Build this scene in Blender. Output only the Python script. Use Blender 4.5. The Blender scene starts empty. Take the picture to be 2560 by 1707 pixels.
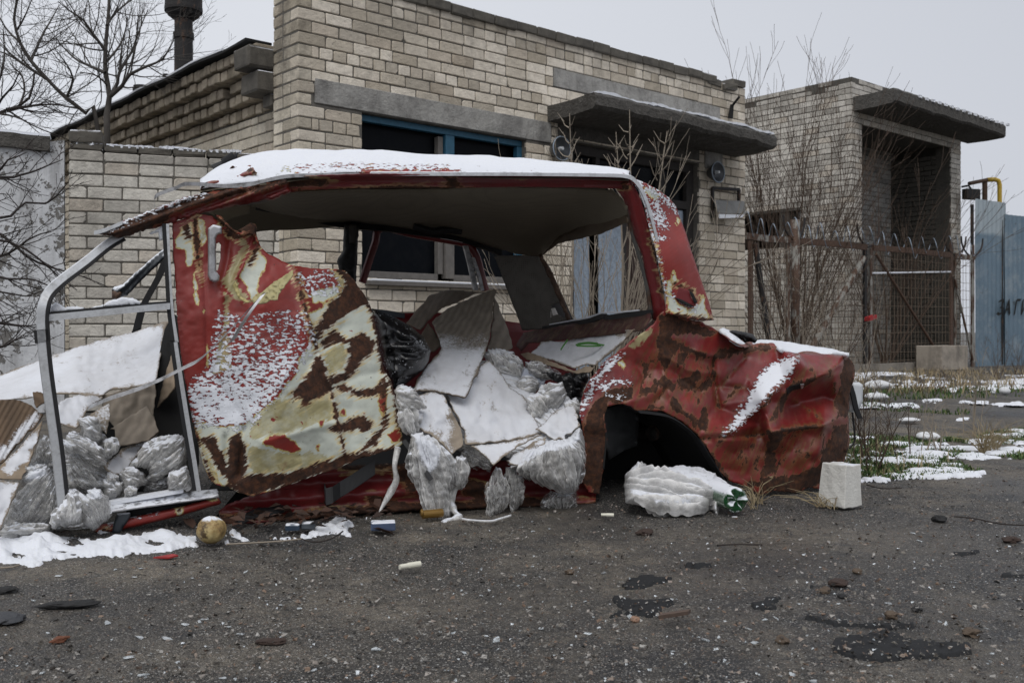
import bpy, bmesh, math, random
import numpy as np
from mathutils import Vector
from mathutils.geometry import delaunay_2d_cdt
sc = bpy.context.scene
COL = sc.collection
RNG = random.Random(7)
# ---------------------------------------------------------------- camera
FOC, CX, CY, CAMH = 2489.0, 1280.0, 830.0, 0.62      # photo pixels, eye height in metres
cd = bpy.data.cameras.new('camera'); cam = bpy.data.objects.new('camera', cd); COL.objects.link(cam)
cam.location = (0, 0, CAMH); cam.rotation_euler = (math.radians(90), 0, 0)
cd.sensor_width = 36; cd.lens = 35.0; cd.shift_y = -23.5 / 2560
cd.clip_start = 0.05; cd.clip_end = 3000
cd.dof.use_dof = True; cd.dof.focus_distance = 3.5; cd.dof.aperture_fstop = 9.0
sc.camera = cam
# ---------------------------------------------------------------- light
EXPOSURE = 0.23
wd = bpy.data.worlds.new("World"); sc.world = wd; wd.use_nodes = True
SUN_EL, SUN_AZ = math.radians(58), math.radians(-8)
nt = wd.node_tree; nt.nodes.clear()
sky = nt.nodes.new('ShaderNodeTexSky'); sky.sky_type = 'NISHITA'; sky.sun_disc = False
sky.sun_elevation = SUN_EL; sky.sun_rotation = math.pi - SUN_AZ
sky.air_density = 1.0; sky.dust_density = 3.0; sky.ozone_density = 1.0
hs = nt.nodes.new('ShaderNodeHueSaturation'); hs.inputs['Saturation'].default_value = 0.12
nt.links.new(sky.outputs[0], hs.inputs['Color'])
# an even overcast deck over the clear sky: pale at mid height, greyer to the right
tc = nt.nodes.new('ShaderNodeTexCoord'); sx = nt.nodes.new('ShaderNodeSeparateXYZ')
nt.links.new(tc.outputs['Generated'], sx.inputs[0])
mr = nt.nodes.new('ShaderNodeMapRange'); mr.inputs['From Min'].default_value = -0.15; mr.inputs['From Max'].default_value = 0.6
mr.inputs['To Min'].default_value = 0.0; mr.inputs['To Max'].default_value = 1.0
nt.links.new(sx.outputs['X'], mr.inputs['Value'])
cl = nt.nodes.new('ShaderNodeMix'); cl.data_type = 'RGBA'
cl.inputs['A'].default_value = (6.45, 6.7, 7.25, 1); cl.inputs['B'].default_value = (4.95, 5.2, 5.8, 1)
nt.links.new(mr.outputs[0], cl.inputs['Factor'])
mx = nt.nodes.new('ShaderNodeMix'); mx.data_type = 'RGBA'; mx.inputs['Factor'].default_value = 0.85
nt.links.new(hs.outputs[0], mx.inputs['A']); nt.links.new(cl.outputs['Result'], mx.inputs['B'])
bg = nt.nodes.new('ShaderNodeBackground'); bg.inputs['Strength'].default_value = 0.10
nt.links.new(mx.outputs['Result'], bg.inputs['Color'])
wo = nt.nodes.new('ShaderNodeOutputWorld'); nt.links.new(bg.outputs[0], wo.inputs[0])
sl = bpy.data.lights.new('sun', 'SUN'); sl.energy = 1.15; sl.angle = math.radians(50); sl.color = (1.0, 0.97, 0.93)
sun = bpy.data.objects.new('sun', sl); COL.objects.link(sun)
# soft light from behind the camera
sdir = Vector((math.sin(SUN_AZ) * math.cos(SUN_EL), -math.cos(SUN_AZ) * math.cos(SUN_EL), math.sin(SUN_EL)))
sun.rotation_euler = sdir.to_track_quat('Z', 'Y').to_euler()
sc.view_settings.view_transform = 'Standard'; sc.view_settings.look = 'None'
sc.view_settings.exposure = EXPOSURE; sc.view_settings.gamma = 1.0
sc.cycles.transparent_max_bounces = 14; sc.cycles.max_bounces = 7
sc.cycles.sample_clamp_indirect = 6

# ---------------------------------------------------------------- numbers
def rays(px, py):
    px = np.asarray(px, float); py = np.asarray(py, float)
    return np.stack([(px - CX) / FOC, np.ones_like(px), (CY - py) / FOC], -1)
CAM = np.array([0, 0, CAMH]); UP = np.array([0, 0, 1.])
CANG = math.radians(17)
CU = np.array([math.cos(CANG), math.sin(CANG), 0]); CN = np.array([-math.sin(CANG), math.cos(CANG), 0])
CO = np.array([-0.2, 3.48, 0])                        # foot of the car's near side
def CP(px, py, v=0.0):
    """traced point at distance v behind the near side of the car -> world"""
    r = rays(px, py); v = np.asarray(v, float)
    t = (v + np.dot(CO - CAM, CN)) / (r @ CN)
    return CAM + r * t[..., None]
def GP(px, py, z=0.0):
    r = rays(px, py); t = (z - CAMH) / r[..., 2]
    return CAM + r * t[..., None]
def DP(px, py, d):
    return CAM + rays(px, py) * np.asarray(d, float)[..., None]
def zz(x0, y0, s):
    return lambda *pts: [(x0 + x / s, y0 + y / s) for x, y in pts]
Z1 = zz(0, 300, 2.6133); Z2 = zz(0, 800, 2.529); Z3 = zz(400, 500, 1.96); Z4 = zz(850, 600, 2.119)
Z5 = zz(1400, 700, 2.4894); Z6 = zz(700, 0, 1.809); Z7 = zz(1800, 150, 1.845); Z8 = zz(1900, 800, 3.136)
Z9 = zz(0, 1200, 1.8375); Z10 = zz(1280, 1200, 1.8375); Z11 = zz(0, 1080, 4.6125); Z12 = zz(980, 1000, 4.48)
Z13 = zz(1350, 220, 2.7036); Z14 = zz(400, 370, 4.2); Z15 = zz(1860, 500, 3.408); Z16 = zz(2380, 400, 2.8)
Z0 = zz(0, 0, 2.6133); ZD = zz(0, 0, 1 / 1.0884)
_tab = np.random.RandomState(3).rand(64, 64, 64)
def vn(x, y, z=0.0):
    x, y, z = np.broadcast_arrays(np.asarray(x, float), np.asarray(y, float), np.asarray(z, float))
    xi, yi, zi = np.floor(x).astype(int), np.floor(y).astype(int), np.floor(z).astype(int)
    fx, fy, fz = x - xi, y - yi, z - zi
    fx, fy, fz = [t * t * (3 - 2 * t) for t in (fx, fy, fz)]
    r = 0
    for a in (0, 1):
        for b in (0, 1):
            for c in (0, 1):
                w = (fx if a else 1 - fx) * (fy if b else 1 - fy) * (fz if c else 1 - fz)
                r = r + w * _tab[(xi + a) % 64, (yi + b) % 64, (zi + c) % 64]
    return r * 2 - 1
def fbm(x, y, z=0.0, o=4):
    s = 0; a = 1
    for i in range(o):
        s = s + a * vn(x * 2 ** i + 17 * i, y * 2 ** i + 5 * i, z * 2 ** i if np.ndim(z) or z else 3.1 * i); a *= .5
    return s / 1.9
def ridge(x, y, o=3, s=0):
    r = 0; a = 1
    for i in range(o):
        r = r + a * (1 - np.abs(vn(x * 2 ** i + 9 * i + s, y * 2 ** i + s * 1.7, 0.7 * i + s)) * 2); a *= .5
    return r / 1.75
def sdist(poly, X, Y):
    """signed pixel distance, positive inside"""
    P = np.asarray(poly, float); Q = np.roll(P, -1, 0)
    d = np.full(X.shape, 1e9); ins = np.zeros(X.shape, bool)
    for (ax, ay), (bx, by) in zip(P, Q):
        ex, ey = bx - ax, by - ay; L = ex * ex + ey * ey + 1e-9
        t = np.clip(((X - ax) * ex + (Y - ay) * ey) / L, 0, 1)
        d = np.minimum(d, np.hypot(X - ax - t * ex, Y - ay - t * ey))
        c = ((ay > Y) != (by > Y)) & (X < ex * (Y - ay) / (ey if ey else 1e-9) + ax)
        ins ^= c
    return np.where(ins, d, -d)
def ldist(line, X, Y):
    d = np.full(np.shape(X), 1e9)
    for (ax, ay), (bx, by) in zip(line[:-1], line[1:]):
        ex, ey = bx - ax, by - ay; L = ex * ex + ey * ey + 1e-9
        t = np.clip(((X - ax) * ex + (Y - ay) * ey) / L, 0, 1)
        d = np.minimum(d, np.hypot(X - ax - t * ex, Y - ay - t * ey))
    return d
def field(polys, X, Y, lines=()):
    f = np.full(np.shape(X), -3.0)
    for p in polys: f = np.maximum(f, np.clip(sdist(p, X, Y) / 10, -3, 3))
    for l, w in lines: f = np.maximum(f, np.clip((w - ldist(l, X, Y)) / 10, -3, 3))
    return f
def depth(ctrl):
    """smooth depth through control points (px, py, v)"""
    if not isinstance(ctrl, (list, tuple)): return lambda x, y: np.full(np.shape(x), float(ctrl))
    c = np.array(ctrl, float); n = len(c); A = np.column_stack([np.ones(n), c[:, 0] / 500, c[:, 1] / 500])
    if n <= 3 or n > 60:
        k = np.linalg.lstsq(A, c[:, 2], rcond=None)[0]
        return lambda x, y: k[0] + k[1] * x / 500 + k[2] * y / 500
    def ph(r): return np.where(r > 0, r * r * np.log(r + 1e-9), 0)
    R = np.hypot(c[:, None, 0] - c[None, :, 0], c[:, None, 1] - c[None, :, 1]) / 500
    M = np.zeros((n + 3, n + 3)); M[:n, :n] = ph(R) + np.eye(n) * 1e-4; M[:n, n:] = A; M[n:, :n] = A.T
    k = np.linalg.lstsq(M, np.r_[c[:, 2], 0, 0, 0], rcond=None)[0]
    def fn(x, y):
        x = np.asarray(x, float); y = np.asarray(y, float); s = k[n] + k[n + 1] * x / 500 + k[n + 2] * y / 500
        for i in range(n): s = s + k[i] * ph(np.hypot(x - c[i, 0], y - c[i, 1]) / 500)
        return s
    return fn
def facets(ctrl, share):
    """creased depth: flat facets between the control points, eased a little towards the smooth surface"""
    sm = depth(ctrl); c = np.array(ctrl, float); vs, _, fs, *_ = delaunay_2d_cdt([Vector((a, b)) for a, b in c[:, :2]], [], [], 0, 1e-6)
    P = np.array([tuple(v) for v in vs]); T = np.array([tuple(f)[:3] for f in fs]); Z = np.array([c[np.argmin(np.hypot(c[:, 0] - p[0], c[:, 1] - p[1])), 2] for p in P])
    def fn(x, y):
        x = np.asarray(x, float); y = np.asarray(y, float); s = sm(x, y); l = s.copy()
        for a, b, d in T:
            (x1, y1), (x2, y2), (x3, y3) = P[a], P[b], P[d]; D = (y2 - y3) * (x1 - x3) + (x3 - x2) * (y1 - y3)
            if abs(D) < 1e-6: continue
            u = ((y2 - y3) * (x - x3) + (x3 - x2) * (y - y3)) / D; v = ((y3 - y1) * (x - x3) + (x1 - x3) * (y - y3)) / D; w = 1 - u - v
            k = (u >= -1e-6) & (v >= -1e-6) & (w >= -1e-6); l = np.where(k, u * Z[a] + v * Z[b] + w * Z[d], l)
        return share * l + (1 - share) * s
    return fn
def resample(pts, step, closed=True, rough=0, seed=1):
    P = [np.array(p, float) for p in pts]; out = []
    n = len(P); m = n if closed else n - 1
    for i in range(m):
        a, b = P[i], P[(i + 1) % n]; k = max(1, int(round(np.hypot(*(b - a)) / step)))
        for j in range(k): out.append(a + (b - a) * j / k)
    if not closed: out.append(P[-1])
    out = np.array(out)
    if rough:
        o2 = out.copy(); out[:, 0] += .5 * rough * vn(o2[:, 0] / 4, o2[:, 1] / 4, seed); out[:, 1] += .5 * rough * vn(o2[:, 0] / 4, o2[:, 1] / 4, seed + 9)
        out[:, 0] += rough * fbm(out[:, 0] / 14 + seed, out[:, 1] / 14, 1.3); out[:, 1] += rough * fbm(out[:, 0] / 14, out[:, 1] / 14 + seed, 7.3)
    return out
def smooth_line(pts, step):
    """Catmull-Rom through points of any dimension"""
    P = np.array(pts, float); n = len(P); out = []
    for i in range(n - 1):
        p0, p1, p2, p3 = P[max(i - 1, 0)], P[i], P[i + 1], P[min(i + 2, n - 1)]
        k = max(1, int(np.linalg.norm(p2 - p1) / step))
        for j in range(k):
            t = j / k
            out.append(.5 * (2 * p1 + (p2 - p0) * t + (2 * p0 - 5 * p1 + 4 * p2 - p3) * t * t + (3 * p1 - p0 - 3 * p2 + p3) * t ** 3))
    out.append(P[-1]); return np.array(out)

# ---------------------------------------------------------------- objects
def thing(name, label, cat, base, group=None):
    o = bpy.data.objects.new(name, None); COL.objects.link(o); o.empty_display_size = .1
    o.location = tuple(float(c) for c in base); o['label'] = label; o['category'] = cat
    if group: o['group'] = group
    return o
def wpos(o):
    p = Vector((0, 0, 0))
    while o is not None: p += Vector(o.location); o = o.parent
    return np.array(p)
NEEDS = set()
def mesh_obj(name, V, F, mat, parent=None, smooth=True, fields=None, base=None, thick=0, off=-1, rim=None, label=None, cat=None, group=None, kind=None, mats=None):
    V = np.asarray(V, float).reshape(-1, 3)
    if parent is not None: org = wpos(parent); loc = None
    else:
        org = np.array(base, float) if base is not None else np.array([V[:, 0].mean(), V[:, 1].mean(), V[:, 2].min()]); loc = org
    me = bpy.data.meshes.new(name); me.from_pydata((V - org).tolist(), [], [list(f) for f in F]); me.update()
    if smooth: me.shade_smooth()
    me.materials.append(mat)
    if not fields and mat.name in NEEDS: fields = {k: np.full(len(V), -3.) for k in FK}; fields['fold'] = .5 + .5 * vn(V[:, 0] * 90, V[:, 1] * 90, V[:, 2] * 20)
    if fields:
        for k, a in fields.items():
            at = me.attributes.new(k, 'FLOAT', 'POINT'); at.data.foreach_set('value', np.asarray(a, np.float32))
    o = bpy.data.objects.new(name, me); COL.objects.link(o)
    if parent is not None: o.parent = parent
    else: o.location = loc
    if thick:
        m = o.modifiers.new('thickness', 'SOLIDIFY'); m.thickness = thick; m.offset = off
        if rim: me.materials.append(rim); m.material_offset_rim = 1
    if label: o['label'] = label
    if cat: o['category'] = cat
    if group: o['group'] = group
    if kind: o['kind'] = kind
    return o
def copy_tree(o, parent=None, loc=None, label=None):
    c = o.copy(); COL.objects.link(c)
    if parent is not None: c.parent = parent
    if loc is not None: c.location = loc
    if label: c['label'] = label
    for ch in list(o.children): copy_tree(ch, c)
    return c
class MB:
    """collects faces of one mesh"""
    def __init__(s): s.V = []; s.F = []
    def add(s, V, F):
        n = len(s.V); s.V += [tuple(map(float, v)) for v in V]; s.F += [tuple(i + n for i in f) for f in F]
    def box(s, c, u, v, w, bev=0, jit=0):
        """box about centre c with half-axis vectors u, v, w"""
        c, u, v, w = [np.array(a, float) for a in (c, u, v, w)]
        if bev <= 0:
            V = [c + a * u + b * v + d * w for a in (-1, 1) for b in (-1, 1) for d in (-1, 1)]
            if jit: V = [p + np.array([RNG.uniform(-jit, jit) for _ in range(3)]) for p in V]
            s.add(V, [(0, 1, 3, 2), (4, 6, 7, 5), (0, 4, 5, 1), (2, 3, 7, 6), (0, 2, 6, 4), (1, 5, 7, 3)]); return
        bm = bmesh.new(); bmesh.ops.create_cube(bm, size=2)
        lu, lv, lw = [np.linalg.norm(a) for a in (u, v, w)]
        for q in bm.verts: q.co = Vector((q.co.x * lu, q.co.y * lv, q.co.z * lw))
        bmesh.ops.bevel(bm, geom=list(bm.edges), offset=bev, segments=2, profile=.5, affect='EDGES')
        bm.verts.index_update(); eu, ev, ew = u / lu, v / lv, w / lw
        V = [c + eu * q.co.x + ev * q.co.y + ew * q.co.z for q in bm.verts]
        if jit: V = [p + np.array([RNG.uniform(-jit, jit) for _ in range(3)]) for p in V]
        s.add(V, [[q.index for q in f.verts] for f in bm.faces]); bm.free()
    def tube(s, pts, r, k=8, cap=True, flat=None):
        """round tube; flat=(vec, ratio) squashes it along vec"""
        P = np.array(pts, float); n = len(P); r = np.broadcast_to(np.asarray(r, float), (n,))
        T = np.gradient(P, axis=0) if n > 1 else np.array([[0, 0, 1.]]); T /= np.linalg.norm(T, axis=1)[:, None] + 1e-12
        up = np.array([0.13, 0.21, 1.]) if abs(T[0][2]) < .9 else np.array([1., .2, .1])
        A = np.cross(T[0], up); A /= np.linalg.norm(A); V = []
        for i in range(n):
            A = A - T[i] * np.dot(A, T[i]); A /= np.linalg.norm(A) + 1e-12; B = np.cross(T[i], A)
            for j in range(k):
                a = 2 * math.pi * j / k; V.append(P[i] + r[i] * (math.cos(a) * A + math.sin(a) * B))
        F = [(i * k + j, i * k + (j + 1) % k, (i + 1) * k + (j + 1) % k, (i + 1) * k + j) for i in range(n - 1) for j in range(k)]
        if cap: F += [tuple(range(k - 1, -1, -1)), tuple((n - 1) * k + j for j in range(k))]
        s.add(V, F)
    def strip(s, pts, wvec, nvec, prof=None):
        """bar swept along pts; section half-size wvec x nvec (vectors, or one per point)"""
        P = np.array(pts, float); n = len(P)
        W = np.broadcast_to(np.asarray(wvec, float), (n, 3)); N = np.broadcast_to(np.asarray(nvec, float), (n, 3))
        prof = prof or [(-1, -1), (-1, 1), (1, 1), (1, -1)]; k = len(prof)
        V = [P[i] + a * W[i] + b * N[i] for i in range(n) for a, b in prof]
        F = [(i * k + j, i * k + (j + 1) % k, (i + 1) * k + (j + 1) % k, (i + 1) * k + j) for i in range(n - 1) for j in range(k)]
        F += [tuple(range(k - 1, -1, -1)), tuple((n - 1) * k + j for j in range(k))]
        s.add(V, F)
    def lathe(s, c, axis, prof, k=24):
        """profile (radius, height) turned about axis"""
        c = np.array(c, float); w = np.array(axis, float); w /= np.linalg.norm(w)
        a = np.cross(w, [0.3, 0.2, 1] if abs(w[2]) < .9 else [1, 0, 0]); a /= np.linalg.norm(a); b = np.cross(w, a)
        V = [c + w * h + r * (math.cos(2 * math.pi * j / k) * a + math.sin(2 * math.pi * j / k) * b) for r, h in prof for j in range(k)]
        n = len(prof)
        F = [(i * k + j, i * k + (j + 1) % k, (i + 1) * k + (j + 1) % k, (i + 1) * k + j) for i in range(n - 1) for j in range(k)]
        F += [tuple(range(k - 1, -1, -1)), tuple((n - 1) * k + j for j in range(k))]
        s.add(V, F)
    def build(s, name, mat, parent=None, **kw):
        kw.setdefault('smooth', False); return mesh_obj(name, s.V, s.F, mat, parent, **kw)
def buckle(V, F, grow, bend, iters, seed, amp, pin=None, pull=.0015, bpull=.10, ang=0., wl=.02, soft=2):
    """relax a sheet cut larger than the space it fills, so that it wrinkles like film or paper"""
    F = np.asarray(F); V0 = V.copy(); n = len(V); T = F[:, :3]
    he = np.vstack([T[:, [0, 1]], T[:, [1, 2]], T[:, [2, 0]]]); op = np.r_[T[:, 2], T[:, 0], T[:, 1]]
    s = np.sort(he, 1); key = s[:, 0].astype(np.int64) * n + s[:, 1]; o = np.argsort(key, kind='stable'); k = key[o]
    E = s[o][np.r_[True, k[1:] != k[:-1]]]; p = np.nonzero(k[1:] == k[:-1])[0]; B = np.stack([op[o[p]], op[o[p + 1]]], 1); B = B[B[:, 0] != B[:, 1]]
    g = np.array(grow, float); ca, sa = math.cos(ang), math.sin(ang); al, ac = CU * ca - UP * sa, CU * sa + UP * ca; fr = np.stack([al, CN, ac])
    def rest(C): d = (V0[C[:, 0]] - V0[C[:, 1]]) @ fr.T; return np.linalg.norm(d * g, axis=1)
    C = np.vstack([E, B]); L = np.r_[rest(E), rest(B)]; K = np.r_[np.full(len(E), .9), np.full(len(B), bend)]
    deg = np.bincount(C.ravel(), minlength=n) + 1e-9
    fn = np.cross(V0[T[:, 1]] - V0[T[:, 0]], V0[T[:, 2]] - V0[T[:, 0]]); N = np.stack([np.bincount(T.ravel(), np.repeat(fn[:, a], 3), n) for a in range(3)], -1); N /= np.linalg.norm(N, axis=1)[:, None] + 1e-12
    h = V0 - V0.mean(0); a, b, c = h @ al, h @ ac, h @ CN; b = b + .03 * vn(a / .09 + seed, b / .08, seed); V = V0 + N * (amp * (vn(a / (wl * 7) + seed, (b + c * .6) / wl, seed) + .5 * vn(a / (wl * 3) + seed, (b - c) / (wl * .5), seed + 4)))[:, None]
    pl = np.full(n, pull)
    if pin is not None: pl[pin] = bpull
    vel = np.zeros_like(V); i, j = C[:, 0], C[:, 1]
    for it in range(iters):
        d = V[i] - V[j]; l = np.linalg.norm(d, axis=1) + 1e-9; c = (K * (L - l) / l * .5)[:, None] * d
        D = np.stack([np.bincount(i, c[:, a], n) - np.bincount(j, c[:, a], n) for a in range(3)], -1) / deg[:, None] * 2.2
        D += (V0 - V) * pl[:, None]; vel = vel * .6 + D; m = np.linalg.norm(vel, axis=1); vel *= np.minimum(1, .004 / (m + 1e-9))[:, None]; V = V + vel
    i, j = E[:, 0], E[:, 1]; dg = np.bincount(E.ravel(), minlength=n)[:, None] + 1e-9
    A = np.stack([np.bincount(i, V[j, a], n) + np.bincount(j, V[i, a], n) for a in range(3)], -1) / dg
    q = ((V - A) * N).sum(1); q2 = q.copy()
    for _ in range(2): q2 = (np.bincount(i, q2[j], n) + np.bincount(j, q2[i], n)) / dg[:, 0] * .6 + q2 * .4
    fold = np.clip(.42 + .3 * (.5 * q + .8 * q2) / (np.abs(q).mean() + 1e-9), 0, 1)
    for _ in range(soft):
        V = V + .45 * (A - V); A = np.stack([np.bincount(i, V[j, a], n) + np.bincount(j, V[i, a], n) for a in range(3)], -1) / dg
    return V, fold
FK = ('rust', 'pale', 'yel', 'snow')
def triangulate(poly, holes, step, rough=0, hrough=0, seed=1):
    out = resample(poly, step, True, rough, seed); loops = [out] + [resample(h, step, True, hrough, seed) for h in holes]
    x0, y0 = out.min(0); x1, y1 = out.max(0)
    gx, gy = np.meshgrid(np.arange(x0, x1, step), np.arange(y0, y1, step * .87)); gx = gx + (np.arange(gx.shape[0]) % 2)[:, None] * step / 2
    gx, gy = gx.ravel(), gy.ravel()
    d = sdist(out, gx, gy)
    for h in loops[1:]: d = np.minimum(d, -sdist(h, gx, gy))
    k = d > step * .45
    pts = [Vector((float(a), float(b))) for l in loops for a, b in l] + [Vector((float(a), float(b))) for a, b in zip(gx[k], gy[k])]
    E = []; n = 0; nb = sum(len(l) for l in loops)
    for l in loops:
        m = len(l); E += [(n + i, n + (i + 1) % m) for i in range(m)]; n += m
    vs, _, fs, *_ = delaunay_2d_cdt(pts, E, [], 0, 1e-5)
    P = np.array([tuple(v) for v in vs]); T = np.array([tuple(f)[:3] for f in fs])
    c = P[T].mean(1); d = sdist(out, c[:, 0], c[:, 1])
    for h in loops[1:]: d = np.minimum(d, -sdist(h, c[:, 0], c[:, 1]))
    T = T[d > 0]
    a, b, e = P[T[:, 0]], P[T[:, 1]], P[T[:, 2]]
    ar = (b[:, 0] - a[:, 0]) * (e[:, 1] - a[:, 1]) - (b[:, 1] - a[:, 1]) * (e[:, 0] - a[:, 0])
    T[ar > 0] = T[ar > 0][:, ::-1]                   # face the viewer of the trace
    return P, T, out
def flds(P, spec):
    X, Y = P[:, 0], P[:, 1]; spec = spec or {}; r = {}
    for k in FK:
        s = spec.get(k)
        if s is None: r[k] = np.full(len(P), -3.0)
        elif callable(s): r[k] = s(X, Y)
        elif isinstance(s, tuple): r[k] = field(s[0], X, Y, s[1])
        else: r[k] = field(s, X, Y)
    return r
def sheet(name, poly, ctrl, step, mat, parent=None, holes=(), spec=None, thick=.003, bump=None, rough=0, hrough=0, mapf=None, seed=1, crumple=None, **kw):
    """traced panel with its own depth profile and thickness"""
    P, T, _ = triangulate(poly, holes, step, rough, hrough, seed)
    D = ctrl if callable(ctrl) else depth(ctrl)
    v = D(P[:, 0], P[:, 1])
    if bump: v = v + bump(P[:, 0], P[:, 1])
    V = (mapf or CP)(P[:, 0], P[:, 1], v)
    if crumple: V = buckle(V, T, pin=np.nonzero(np.abs(sdist(_, P[:, 0], P[:, 1])) < 1e-3)[0], seed=seed + len(P) % 13, **crumple)[0]
    return mesh_obj(name, V, T.tolist(), mat, parent, fields=flds(P, spec), thick=thick, **kw)
def pillow(name, poly, ctrl, bulge, edge, step, mat, parent=None, spec=None, bump=None, rough=3, seed=1, back=1.0, mapf=None, crumple=None, folds=None, **kw):
    """closed stuffed shape: traced outline, swelling towards and away from the near side"""
    P, T, out = triangulate(poly, (), step, rough, 0, seed)
    D = ctrl if callable(ctrl) else depth(ctrl); X, Y = P[:, 0], P[:, 1]
    d = np.abs(sdist(out, X, Y)); q = np.clip(d / edge, 0, 1); pr = np.sqrt(np.maximum(0, 1 - (1 - q) ** 2)); bd = d < 1e-3
    b = bump(X, Y) * np.minimum(1, q * 2) if bump else 0
    v = D(X, Y); A = (mapf or CP)(X, Y, v - bulge * pr + b); n = len(P)
    B = (mapf or CP)(X, Y, v + bulge * back * pr)
    idx = np.where(bd, np.arange(n), np.arange(n) + n)
    F = T.tolist() + idx[T][:, ::-1].tolist(); V = np.vstack([A, B])
    f = {k: np.r_[a, a] for k, a in flds(P, spec).items()}
    if hasattr(bump, 'fold'): q = bump.fold(X, Y); f['fold'] = np.r_[q, q]
    if crumple:
        used0 = np.unique(np.array(F)); r0 = np.full(2 * n, -1); r0[used0] = np.arange(len(used0)); W, fo = buckle(V[used0], r0[np.array(F)], pin=np.nonzero(bd[used0 % n])[0], seed=len(name) + n % 17 * .7, **crumple); V[used0] = W; f['fold'] = np.full(2 * n, .4); f['fold'][used0] = fo
    if folds:                                          # loose gathered folds of film over the bag's own skin
        ang, nf, seed_, wpx = folds; rs = np.random.RandomState(seed_); Q = np.array(out); ca, sa = math.cos(ang), math.sin(ang); A_, B_ = Q @ [ca, sa], Q @ [-sa, ca]
        a0, a1, b0, b1 = A_.min(), A_.max(), B_.min(), B_.max(); g0 = B_[A_ < a0 + .12 * (a1 - a0)].mean(); g1 = B_[A_ > a1 - .12 * (a1 - a0)].mean(); VV, FF, fo, PP = [], [], [], []; nn_ = max(8, int((a1 - a0) / 4)); s = np.linspace(0, 1, nn_)
        xs = np.array([-1, -.72, -.4, -.15, .15, .4, .72, 1.])
        for k in range(nf):
            be = b0 + (b1 - b0) * (k + rs.rand()) / nf; l0, l1 = np.sort(rs.rand(2)); l0, l1 = l0 * .55, min(1, l1 * .6 + .45); bb = (g0 * (1 - s) + g1 * s) + (be - (g0 + g1) / 2) * np.sin(np.pi * (.06 + .88 * s)) ** .55 + 5 * vn(s * 3.3 + k * 7, k * 3.1, seed_) + 1.6 * vn(s * 14 + k * 7, k * 3.1, seed_)
            aa = a0 + (a1 - a0) * s; X1, Y1 = ca * aa - sa * bb, sa * aa + ca * bb; dd_ = sdist(out, X1, Y1); ok = np.nonzero((dd_ > -2) & (s >= l0) & (s <= l1))[0]
            if len(ok) < 5: continue
            ok = ok[:np.argmax(np.diff(ok, append=ok[-1] + 9) > 1) + 1]
            if len(ok) < 5: continue
            t = np.linspace(0, 1, len(ok)); w = wpx * (.5 + rs.rand()) * (np.sin(np.pi * np.clip(t * .9 + .06, 0, 1)) ** .6) * (1 + .5 * vn(t * 5, k, 3.3) + .3 * vn(t * 17, k, 8.3)); sk_ = rs.uniform(-.35, .35); hgt = rs.uniform(.35, 1.0) * (.4 if wpx > 12 else 1)
            c0 = len(VV) * 0 + sum(len(q) for q in VV); px_ = X1[ok][:, None] - sa * w[:, None] * xs; py_ = Y1[ok][:, None] + ca * w[:, None] * xs
            pr_ = np.sqrt(np.maximum(0, 1 - (1 - np.clip(np.abs(np.maximum(dd_[ok], 0)) / edge, 0, 1)) ** 2)); vv = (D(X1[ok], Y1[ok]) - bulge * pr_ - rs.uniform(.001, .012))[:, None] - .0014 * w[:, None] * hgt * (1 - np.abs(xs - sk_) ** 1.6) + .002 * vn(px_ / 7, py_ / 7, k)
            VV.append(CP(px_, py_, vv).reshape(-1, 3)); PP.append(np.stack([px_.ravel(), py_.ravel()], -1)); m_ = len(xs); fo.append(np.clip(.12 + .62 * np.abs(xs) [None] ** 2.2 + .3 * vn(t * 9, k, 1.)[:, None] + rs.uniform(-.15, .25), 0, 1).ravel())
            FF += [(c0 + i_ * m_ + j_, c0 + i_ * m_ + j_ + 1, c0 + (i_ + 1) * m_ + j_ + 1, c0 + (i_ + 1) * m_ + j_) for i_ in range(len(ok) - 1) for j_ in range(m_ - 1)]
        if VV:
            W = np.vstack(VV); o_ = len(V); V = np.vstack([V, W]); F = [tuple(q) for q in F]; ex = flds(np.vstack(PP), spec); ex['fold'] = np.concatenate(fo); f = {q: np.r_[f[q] if q in f else np.full(o_, .4), ex[q]] for q in ex}; F += [tuple(i_ + o_ for i_ in q) for q in FF]
            used = np.unique(np.concatenate([np.array(q) for q in F])); rm = np.full(len(V), -1); rm[used] = np.arange(len(used)); return mesh_obj(name, V[used], [[int(rm[i_]) for i_ in q] for q in F], mat, parent, fields={k: a[used] for k, a in f.items()}, **kw)
    used = np.unique(np.array(F)); rm = np.full(2 * n, -1); rm[used] = np.arange(len(used))
    return mesh_obj(name, V[used], rm[np.array(F)].tolist(), mat, parent, fields={k: a[used] for k, a in f.items()}, **kw)
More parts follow.
